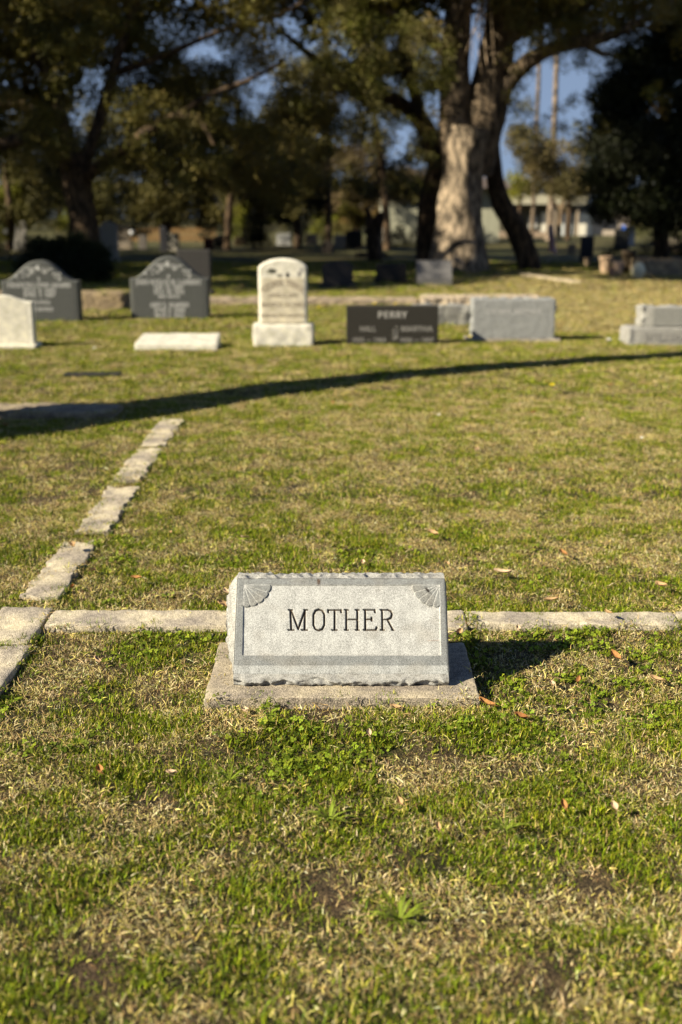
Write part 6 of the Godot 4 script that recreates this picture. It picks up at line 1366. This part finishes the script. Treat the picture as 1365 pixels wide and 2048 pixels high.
func lathe(sh: Shape, prof: Array, sides: int, tint: Color) -> void:
	var p := PackedVector3Array()
	for r in prof:
		for q in sides + 1:
			var th := TAU * (q % sides) / sides
			p.append(Vector3(cos(th) * r.x, r.y, -sin(th) * r.x))
	var c := PackedColorArray()
	c.resize(p.size())
	c.fill(tint)
	sh.closed_grid(p, sides + 1, prof.size(), c)


func o_ball(label: String, called: String, category: String, at: Vector3, radius: float, tint: Color, tall: float) -> void:
	var sh := Shape.new()
	var prof: Array = []
	for q in 13:
		var a := PI * q / 12.0
		prof.append(Vector2(sin(a) * radius * (1.0 + 0.04 * sin(a * 5.0)), (1.0 - cos(a)) * radius * tall))
	lathe(sh, prof, 18, tint)
	var o := obj(called, sh.mesh(mats.paint))
	o.position = at - Vector3(0, radius * 0.25 if called == "round_stone" else radius * tall, 0)
	tag(o, label, category)


func flag() -> void:
	var t := thing("grave_flag", "small red and white flag on a stick in the far grass", "flag", Vector3(6.271, 0.000, -35.122))
	var sh := Shape.new()
	tube(sh, [Vector3(0.0, -0.05, 0), Vector3(-0.03, 0.7, 0), Vector3(-0.06, 1.18, 0)], [0.012, 0.012, 0.010], 6, 0.0, 0.3, Color(0.45, 0.36, 0.25))
	obj("stick", sh.mesh(mats.paint), t)
	sh = Shape.new()
	var n := 26
	for i in n:
		for j in 14:
			var f := [float(i) / n, float(i + 1) / n]
			var g := [float(j) / 14.0, float(j + 1) / 14.0]
			var c := Color(0.55, 0.10, 0.13) if i * 13 / n % 2 == 0 else Color(0.75, 0.72, 0.70)
			if j < 6 and i < n * 7 / 13: c = Color(0.20, 0.25, 0.42) if (i + j) % 3 > 0 else Color(0.7, 0.7, 0.72)
			var q: Array = []
			for a in [[0, 1], [0, 0], [1, 0], [1, 1]]:
				var u: float = f[a[0]]
				var w: float = g[a[1]]
				q.append(Vector3(-0.055 + 0.24 * u * (0.6 + 0.4 * w) + 0.05 * w, 1.14 - 0.80 * w - 0.10 * u, 0.05 * sin(u * 9.0 + w * 2.0)))
			sh.quad(q[0], q[3], q[2], q[1], c)
	obj("cloth", sh.mesh(mats.dry), t)


# ---------------------------------------------------------------- turf
func turf(blades: int, low: float, high: float, wide: float, spread: float, lean: float, own: Array, other: Array, share: float, s: int) -> Shape:
	var sh := Shape.new()
	var q := RandomNumberGenerator.new()
	q.seed = s
	for i in blades:
		var root := Vector3(q.randfn() * spread, -0.004, q.randfn() * spread)
		var turn := q.randf() * TAU
		var dir := Vector3(cos(turn), 0, sin(turn))
		var l := low + (high - low) * pow(q.randf(), 1.6)
		var tip_out := lean * q.randf_range(0.2, 1.8)
		var across := Vector3(-dir.z, 0, dir.x).rotated(dir, q.randf_range(-0.9, 0.9)) * wide * q.randf_range(0.6, 1.3) * 0.5
		var mid := root + (dir * tip_out * 0.6 + Vector3.UP * 0.75).normalized() * l * 0.55
		var tip := mid + (dir * tip_out * 0.95 + Vector3.UP * (0.75 - tip_out * 0.22)).normalized() * l * 0.5
		var pal: Array = other if q.randf() < share else own
		var c: Color = (pal[q.randi() % pal.size()] as Color) * 1.6 * q.randf_range(0.45, 1.4)
		c.a = 1.0
		sh.tri(root - across, root + across, mid + across * 0.8, c)
		sh.tri(root - across, mid + across * 0.8, mid - across * 0.8, c)
		sh.tri(mid - across * 0.8, mid + across * 0.8, tip, c)
	return sh


func clover(s: int) -> Shape:
	var sh := Shape.new()
	var q := RandomNumberGenerator.new()
	q.seed = s
	var own := [Color(0.095, 0.135, 0.010), Color(0.125, 0.160, 0.014), Color(0.065, 0.095, 0.009)]
	for i in 12:
		var at := Vector3(q.randfn() * 0.022, q.randf_range(0.004, 0.018), q.randfn() * 0.022)
		var face := Basis.from_euler(Vector3(q.randf_range(-0.7, 0.7), q.randf() * TAU, q.randf_range(-0.7, 0.7)))
		var c: Color = own[q.randi() % 3] * 1.6 * q.randf_range(0.75, 1.3)
		c.a = 1.0
		var r := q.randf_range(0.0028, 0.0056)
		for l in 3:
			var mid := face * Vector3(cos(TAU * l / 3.0), 0.05, sin(TAU * l / 3.0)) * r
			for k in 6:
				var a := face * Vector3(cos(TAU * k / 6.0), 0.0, sin(TAU * k / 6.0)) * r * 0.85
				var b := face * Vector3(cos(TAU * (k + 1) / 6.0), 0.0, sin(TAU * (k + 1) / 6.0)) * r * 0.85
				sh.tri(at + mid, at + mid + b, at + mid + a, c)
	return sh


func blocked(x: float, z: float, by: float) -> bool:
	for r in keep_out:
		if x > r[0] + by and x < r[1] - by and z > r[2] + by and z < r[3] - by:
			return true
	return false


func kerb_top(x: float, z: float) -> float:
	for r in keep_out:
		if r.size() > 4 and x > r[0] and x < r[1] and z > r[2] and z < r[3]:
			return r[4]
	return -1.0


func make_grass() -> void:
	var green := [Color(0.125, 0.180, 0.006), Color(0.200, 0.230, 0.010), Color(0.062, 0.100, 0.006), Color(0.28, 0.27, 0.030), Color(0.150, 0.205, 0.008)]
	var straw := [Color(0.49, 0.395, 0.19), Color(0.60, 0.51, 0.28), Color(0.33, 0.24, 0.105), Color(0.42, 0.37, 0.11), Color(0.18, 0.115, 0.052)]
	var kinds := [
		["grass", turf(42, 0.006, 0.025, 0.0022, 0.019, 1.0, green, straw, 0.10, 1), mats.grass],
		["grass", turf(28, 0.010, 0.038, 0.0026, 0.020, 0.9, green, straw, 0.06, 2), mats.grass],
		["dry_grass", turf(44, 0.006, 0.022, 0.0021, 0.021, 1.8, straw, green, 0.14, 3), mats.dry],
		["dry_grass", turf(30, 0.010, 0.033, 0.0024, 0.023, 2.2, straw, green, 0.05, 4), mats.dry],
		["clover", clover(5), mats.grass],
		["dry_grass", turf(18, 0.022, 0.058, 0.0018, 0.030, 5.0, straw, green, 0.15, 6), mats.dry],
	]
	var where: Array = []
	var tints: Array = []
	for q in kinds.size():
		where.append([] as Array[Transform3D])
		tints.append(PackedColorArray())
	# [nearest, farthest, tufts to the square metre, size]
	for zone in [[1.45, 3.0, 6200.0, 1.0], [3.0, 5.6, 4800.0, 1.0], [5.6, 9.0, 2000.0, 1.2], [9.0, 14.0, 700.0, 1.5], [14.0, 22.0, 240.0, 2.2], [22.0, 36.0, 80.0, 3.2]]:
		var more := 0.8 if zone[0] < 5.0 else (2.0 if zone[0] < 9.0 else 7.0)
		var d0: float = zone[0]
		var d1: float = zone[1]
		var area := 0.36 * (d1 * d1 - d0 * d0) + 2.0 * more * (d1 - d0)
		for i in int(area * zone[2]):
			var d := sqrt(lerpf(d0 * d0, d1 * d1, rng.randf()))
			var half := 0.36 * d + more
			var x := rng.randf_range(-half, half)
			var z := -d
			if blocked(x, z, 0.002 + (0.034 if x > -1.04 or z > -4.0 else 0.060) * maxf(0.0, fine_noise.get_noise_2d(x * 2.4, z * 2.4) + 0.5 * fine_noise.get_noise_2d(x * 9.0, z * 9.0) + 0.12)):
				continue
			var g := greenness(x, z)
			var bare := bareness(x, z) if d < 8.0 else 0.0
			if rng.randf() < bare * 0.80: continue
			if d < 9.0 and fine_noise.get_noise_2d(x * 8.0 + 90.0, z * 8.0) < -0.12 and rng.randf() < 0.62: continue
			if d < 6.0 and rng.randf() < 0.30 - 0.4 * fine_noise.get_noise_2d(x * 1.6 + 50.0, z * 1.6): continue
			var kind := 0
			if rng.randf() < smoothstep(0.30, 0.88, g):
				kind = 0 if rng.randf() < 0.72 else 1
				if warp_noise.get_noise_2d(x * 40.0, z * 40.0) > 0.14 and d > 2.5 and d < 5.0 and rng.randf() < 0.15:
					kind = 4
				if x > 0.3 and x < 1.1 and d > 3.0 and d < 3.75 and rng.randf() < 0.26:
					kind = 4
			else:
				kind = 2 if rng.randf() < 0.62 else 3
			if d < 7.0 and rng.randf() < 0.10: kind = 5
			var size: float = zone[3] * rng.randf_range(0.7, 1.25)
			var tall := size * (0.75 + 0.5 * g) * rng.randf_range(0.8, 1.2)
			if kind == 4: tall = size
			var b := Basis(Vector3.UP, rng.randf() * TAU) * Basis(Vector3.RIGHT, rng.randf_range(-0.25, 0.25))
			where[kind].append(Transform3D(b.scaled_local(Vector3(size, tall, size)), Vector3(x, maxf(ground_y(x, z), kerb_top(x, z) - 0.003), z)))
			var tone := rng.randf_range(0.45, 0.80)
			tints[kind].append(Color(tone * rng.randf_range(0.92, 1.1), tone, tone * rng.randf_range(0.8, 1.1)))
	# taller blades where the mower cannot reach: along kerbs and stones
	for r in keep_out:
		var near: bool = r[3] > -9.0
		var w: float = r[1] - r[0]
		var h: float = r[3] - r[2]
		for i in int((w + h) * 2.0 * (70.0 if near else 26.0)):
			var at := rng.randf() * (w + h) * 2.0
			var off := absf(rng.randfn()) * 0.012 * (1.0 if near else 2.0)
			var p := Vector2.ZERO
			if at < w: p = Vector2(r[0] + at, r[3] + off)
			elif at < w * 2.0: p = Vector2(r[0] + at - w, r[2] - off)
			elif at < w * 2.0 + h: p = Vector2(r[0] - off, r[2] + at - w * 2.0)
			else: p = Vector2(r[1] + off, r[2] + at - w * 2.0 - h)
			if blocked(p.x, p.y, 0.0) or rng.randf() < 0.45 - 1.2 * fine_noise.get_noise_2d(p.x * 2.0, p.y * 2.0): continue
			var size := (1.0 if near else 1.9) * rng.randf_range(0.6, 1.1)
			var kind := 1 if rng.randf() < 0.55 + 0.5 * (greenness(p.x, p.y) - 0.5) else 3
			where[kind].append(Transform3D(Basis(Vector3.UP, rng.randf() * TAU).scaled_local(Vector3(size, size * 1.1, size)), Vector3(p.x, ground_y(p.x, p.y), p.y)))
			var tone := rng.randf_range(0.45, 0.8)
			tints[kind].append(Color(tone, tone, tone))
	for q in kinds.size():
		scatter(kinds[q][0], (kinds[q][1] as Shape).mesh(kinds[q][2]), where[q], tints[q])
	# broad weeds with long blades
	for a in [["long bladed grass weed in front of the MOTHER stone, nearest the camera", Vector3(0.121, 0.000, -2.048), 1.0], ["loose tuft of long grass blades at the right in front of the stone", Vector3(0.385, 0.000, -2.401), 0.8], ["loose tuft of long grass blades on the left in front of the stone", Vector3(-0.285, 0.000, -2.646), 0.75], ["tall thin tuft of grass low in the middle of the picture", Vector3(-0.027, 0.000, -2.446), 0.9]]:
		var sh := Shape.new()
		for i in 26:
			var turn := TAU * i * 0.382 + rng.randf_range(-0.2, 0.2)
			var dir := Vector3(cos(turn), 0, sin(turn))
			var l := rng.randf_range(0.04, 0.095)
			var up := rng.randf_range(0.25, 1.1)
			var side := Vector3(-dir.z, 0, dir.x) * rng.randf_range(0.0018, 0.0036)
			var p0 := dir * 0.006
			var p1 := p0 + (dir + Vector3.UP * up).normalized() * l * 0.5
			var p2 := p1 + (dir * 1.3 + Vector3.UP * (up - 0.55)).normalized() * l * 0.5
			var c := Color(0.14, 0.18, 0.02) * rng.randf_range(0.6, 1.3)
			c.a = 1.0
			sh.quad(p0 - side * 0.6, p0 + side * 0.6, p1 + side, p1 - side, c)
			sh.tri(p1 - side, p1 + side, p2, c)
		var o := obj("grass_tuft", sh.mesh(mats.grass))
		o.position = (a[1] as Vector3) + Vector3(0, 0.002, 0)
		o.scale = Vector3.ONE * (a[2] as float)
		tag(o, a[0], "grass tuft")


# ---------------------------------------------------------------- fallen leaves and flowers
func fallen(l: float, w: float, curl: float, tint: Color, s: int) -> Shape:
	var sh := Shape.new()
	var q := RandomNumberGenerator.new()
	q.seed = s
	var n := 10
	var p := PackedVector3Array()
	var c := PackedColorArray()
	for j in n + 1:
		var f := float(j) / n
		var half := w * 0.5 * pow(sin(PI * clampf(f * 0.94 + 0.03, 0.0, 1.0)), 0.75) * (1.0 - 0.25 * f)
		for i in 7:
			var e := (i - 3) / 3.0
			p.append(Vector3(e * half, curl * l * (f - 0.5) * (f - 0.5) + curl * 0.9 * w * e * e + q.randf_range(-0.0006, 0.0006), (f - 0.5) * l))
			var t := tint * q.randf_range(0.85, 1.12) * (0.8 if i == 3 else 1.0)
			t.a = 1.0
			c.append(t)
	sh.grid(p, 7, n + 1, c)
	var stem: Array = [Vector3(0, curl * l * 0.25, l * 0.5), Vector3(0.002, curl * l * 0.3 + 0.002, l * 0.62), Vector3(0.005, curl * l * 0.3 + 0.001, l * 0.74)]
	tube(sh, stem, [0.0008, 0.0008, 0.0006], 5, 0.0, 0.01, tint * 0.7)
	return sh


func make_litter() -> void:
	var rust := Color(0.30, 0.15, 0.055)
	var tan := Color(0.37, 0.24, 0.12)
	var pale := Color(0.46, 0.33, 0.21)
	for a in [
		["rust brown curled leaf on the kerb end touching the MOTHER stone", Vector3(-0.421, 0.045, -3.868), tan, 0.058, 0.036, 85.0],
		["rust orange leaf lying in the lawn in front of the base's right corner", Vector3(0.421, 0.030, -3.047), rust, 0.062, 0.026, 55.0],
		["tan leaf lying upright in the grass just right of the MOTHER stone", Vector3(0.399, 0.030, -3.625), tan, 0.045, 0.028, -30.0],
		["pair of curled rust leaves in the clover right of the shadow tip", Vector3(0.882, 0.030, -3.417), rust, 0.055, 0.03, 30.0],
		["thin rust leaf standing in the clover below the shadow", Vector3(0.722, 0.030, -3.215), rust, 0.048, 0.02, -20.0],
		["pale leaf in the grass below the clover on the right", Vector3(0.640, 0.025, -3.204), pale, 0.034, 0.024, 10.0],
		["brown leaf between two blades at the right edge", Vector3(0.964, 0.025, -3.242), tan, 0.05, 0.025, 70.0],
		["rust leaf lying alone in the dry turf on the left", Vector3(-0.617, 0.025, -2.646), rust, 0.042, 0.026, 25.0],
		["pale shell shaped leaf in the lower left turf", Vector3(-0.432, 0.025, -2.633), pale, 0.032, 0.02, 80.0],
		["brown leaf in the green turf left of the MOTHER stone", Vector3(-0.799, 0.030, -4.229), rust, 0.05, 0.03, 80.0],
		["small pale chip of leaf beside the upper left of the stone", Vector3(-0.433, 0.030, -4.058), pale, 0.04, 0.028, 40.0],
		["orange leaf on the grass behind the right kerb", Vector3(0.772, 0.030, -3.967), tan, 0.06, 0.028, 88.0],
		["pale leaf stood on the edge of the right kerb", Vector3(0.939, 0.045, -3.784), tan, 0.05, 0.03, 20.0],
		["small pale leaf at the near edge of the right kerb", Vector3(0.605, 0.030, -3.664), pale, 0.034, 0.022, 0.0],
		["orange brown leaf stuck up in the turf at the lower right", Vector3(0.533, 0.030, -2.459), rust, 0.036, 0.022, 10.0],
		["dark brown leaf in the turf right of the base", Vector3(0.507, 0.030, -2.959), Color(0.20, 0.09, 0.035), 0.045, 0.028, 60.0],
		["light brown leaf at the front edge of the concrete base", Vector3(0.157, 0.030, -3.019), tan, 0.04, 0.022, 70.0],
		["round pale leaf in the turf before the base's left part", Vector3(-0.275, 0.030, -2.999), pale, 0.034, 0.03, 15.0],
		["pale leaf in the clover in front of the base centre", Vector3(0.076, 0.030, -2.856), pale, 0.032, 0.02, 5.0],
		["tan leaf in the turf far right, behind the kerb", Vector3(1.216, 0.035, -4.115), tan, 0.055, 0.036, 50.0],
		["long pale leaf in the dry turf behind the stone's right end", Vector3(0.641, 0.030, -4.299), pale, 0.085, 0.03, 70.0],
		["tan leaf in the turf some way behind the stone", Vector3(0.407, 0.035, -4.860), tan, 0.06, 0.035, 60.0],
		["rust leaf in the turf on the right, well behind the kerb", Vector3(0.926, 0.035, -4.551), rust, 0.055, 0.035, 30.0],
		["tan leaf by the worn slab nearest the corner block", Vector3(-1.137, 0.040, -4.638), tan, 0.045, 0.035, 30.0],
		["small orange leaf at the lower middle of the lawn", Vector3(0.224, 0.030, -2.360), tan, 0.03, 0.018, 10.0],
		["pinkish tan leaf at the lower right, beside a dry patch", Vector3(0.655, 0.030, -2.454), pale, 0.034, 0.022, 10.0],
		["brown leaf in the lower middle, before the long bladed weed", Vector3(0.144, 0.030, -2.474), tan, 0.035, 0.02, 20.0],
	]:
		var o := obj("fallen_leaf", fallen(a[3] * 0.85, a[4] * 0.85, rng.randf_range(0.25, 0.5), a[2], rng.randi() % 1000).mesh(mats.dry))
		o.position = a[1]
		o.rotation = Vector3(rng.randf_range(-0.15, 0.35), deg_to_rad(a[5]), rng.randf_range(-0.3, 0.3))
		tag(o, a[0], "leaf", "fallen leaves on the lawn")
	# more of the same, that nothing tells apart
	var protos: Array = []
	for q in 4:
		protos.append(fallen(0.042 + 0.006 * q, 0.024 + 0.003 * q, 0.3 + 0.08 * q, [tan, pale, rust, Color(0.42, 0.29, 0.17)][q], 90 + q).mesh(mats.dry))
	for q in 60:
		var d := sqrt(rng.randf_range(2.2, 120.0))
		var x := rng.randf_range(-0.34, 0.34) * d
		if blocked(x, -d, -0.03): continue
		var o := obj("fallen_leaf", protos[rng.randi() % 4])
		o.position = Vector3(x, ground_y(x, -d) + 0.022, -d)
		o.rotation = Vector3(rng.randf_range(-0.4, 0.4), rng.randf() * TAU, rng.randf_range(-0.4, 0.4))
		o.scale = Vector3.ONE * rng.randf_range(0.45, 0.85)
		tag(o, "small dry curled leaf sunk among the grass blades of the lawn", "leaf", "small dry leaves sunk in the grass")
	# yellow and white flowers
	for a in [
		["yellow flower alone in the sunny lawn on the right", Vector3(1.714, 0.000, -9.194), 1.3],
		["yellow flower above the PERRY stone's left half", Vector3(0.503, 0.110, -17.183), 1.6],
		["yellow flower above the PERRY stone's right half", Vector3(0.808, 0.110, -17.183), 1.6],
		["yellow flower in the grass right of the white tablet", Vector3(-0.329, 0.000, -17.004), 1.5],
		["yellow flower in the grass behind the grey block", Vector3(3.239, 0.000, -22.335), 1.8],
		["yellow flower at the foot of the grey block's left end", Vector3(1.456, 0.000, -12.931), 1.3],
	]:
		flower("yellow_flower", a[0], a[1], a[2], Color(0.72, 0.60, 0.02))
	for a in [
		["white flower in the dry grass left of the two tier stone", Vector3(2.931, 0.000, -12.528), 1.5],
		["tiny white flower in the lawn at the right, beyond the kerb", Vector3(1.914, 0.000, -7.130), 0.6],
		["tiny white flower in the middle of the lawn", Vector3(0.697, 0.000, -8.017), 0.6],
		["white flower in the turf in front of the left white stone", Vector3(-2.583, 0.000, -11.967), 1.0],
	]:
		flower("white_flower", a[0], a[1], a[2], Color(0.72, 0.72, 0.68))


func flower(called: String, label: String, at: Vector3, size: float, tint: Color) -> void:
	var foot := Vector3(at.x, ground_y(at.x, at.z), at.z)
	var t := thing(called, label, "flower", foot)
	var h := maxf(at.y - foot.y, 0.05 * size)
	var sh := Shape.new()
	tube(sh, [Vector3.ZERO, Vector3(0.004, h * 0.5, 0), Vector3(0, h, 0)], [0.0018 * size, 0.0016 * size, 0.0014 * size], 5, 0.0, 0.05, Color(0.10, 0.15, 0.02))
	obj("stem", sh.mesh(mats.grass), t)
	sh = Shape.new()
	for ring in 2:
		for q in 13:
			var th := TAU * (q + 0.5 * ring) / 13.0
			var dir := Vector3(cos(th), 0.35 + 0.5 * ring, sin(th)) * 0.021 * size * (1.0 - 0.25 * ring)
			var side := Vector3(-sin(th), 0, cos(th)) * 0.0052 * size
			var root := Vector3(0, h, 0)
			sh.quad(root - side * 0.4, root + side * 0.4, root + dir + side, root + dir - side, tint)
	obj("petals", sh.mesh(mats.dry), t)
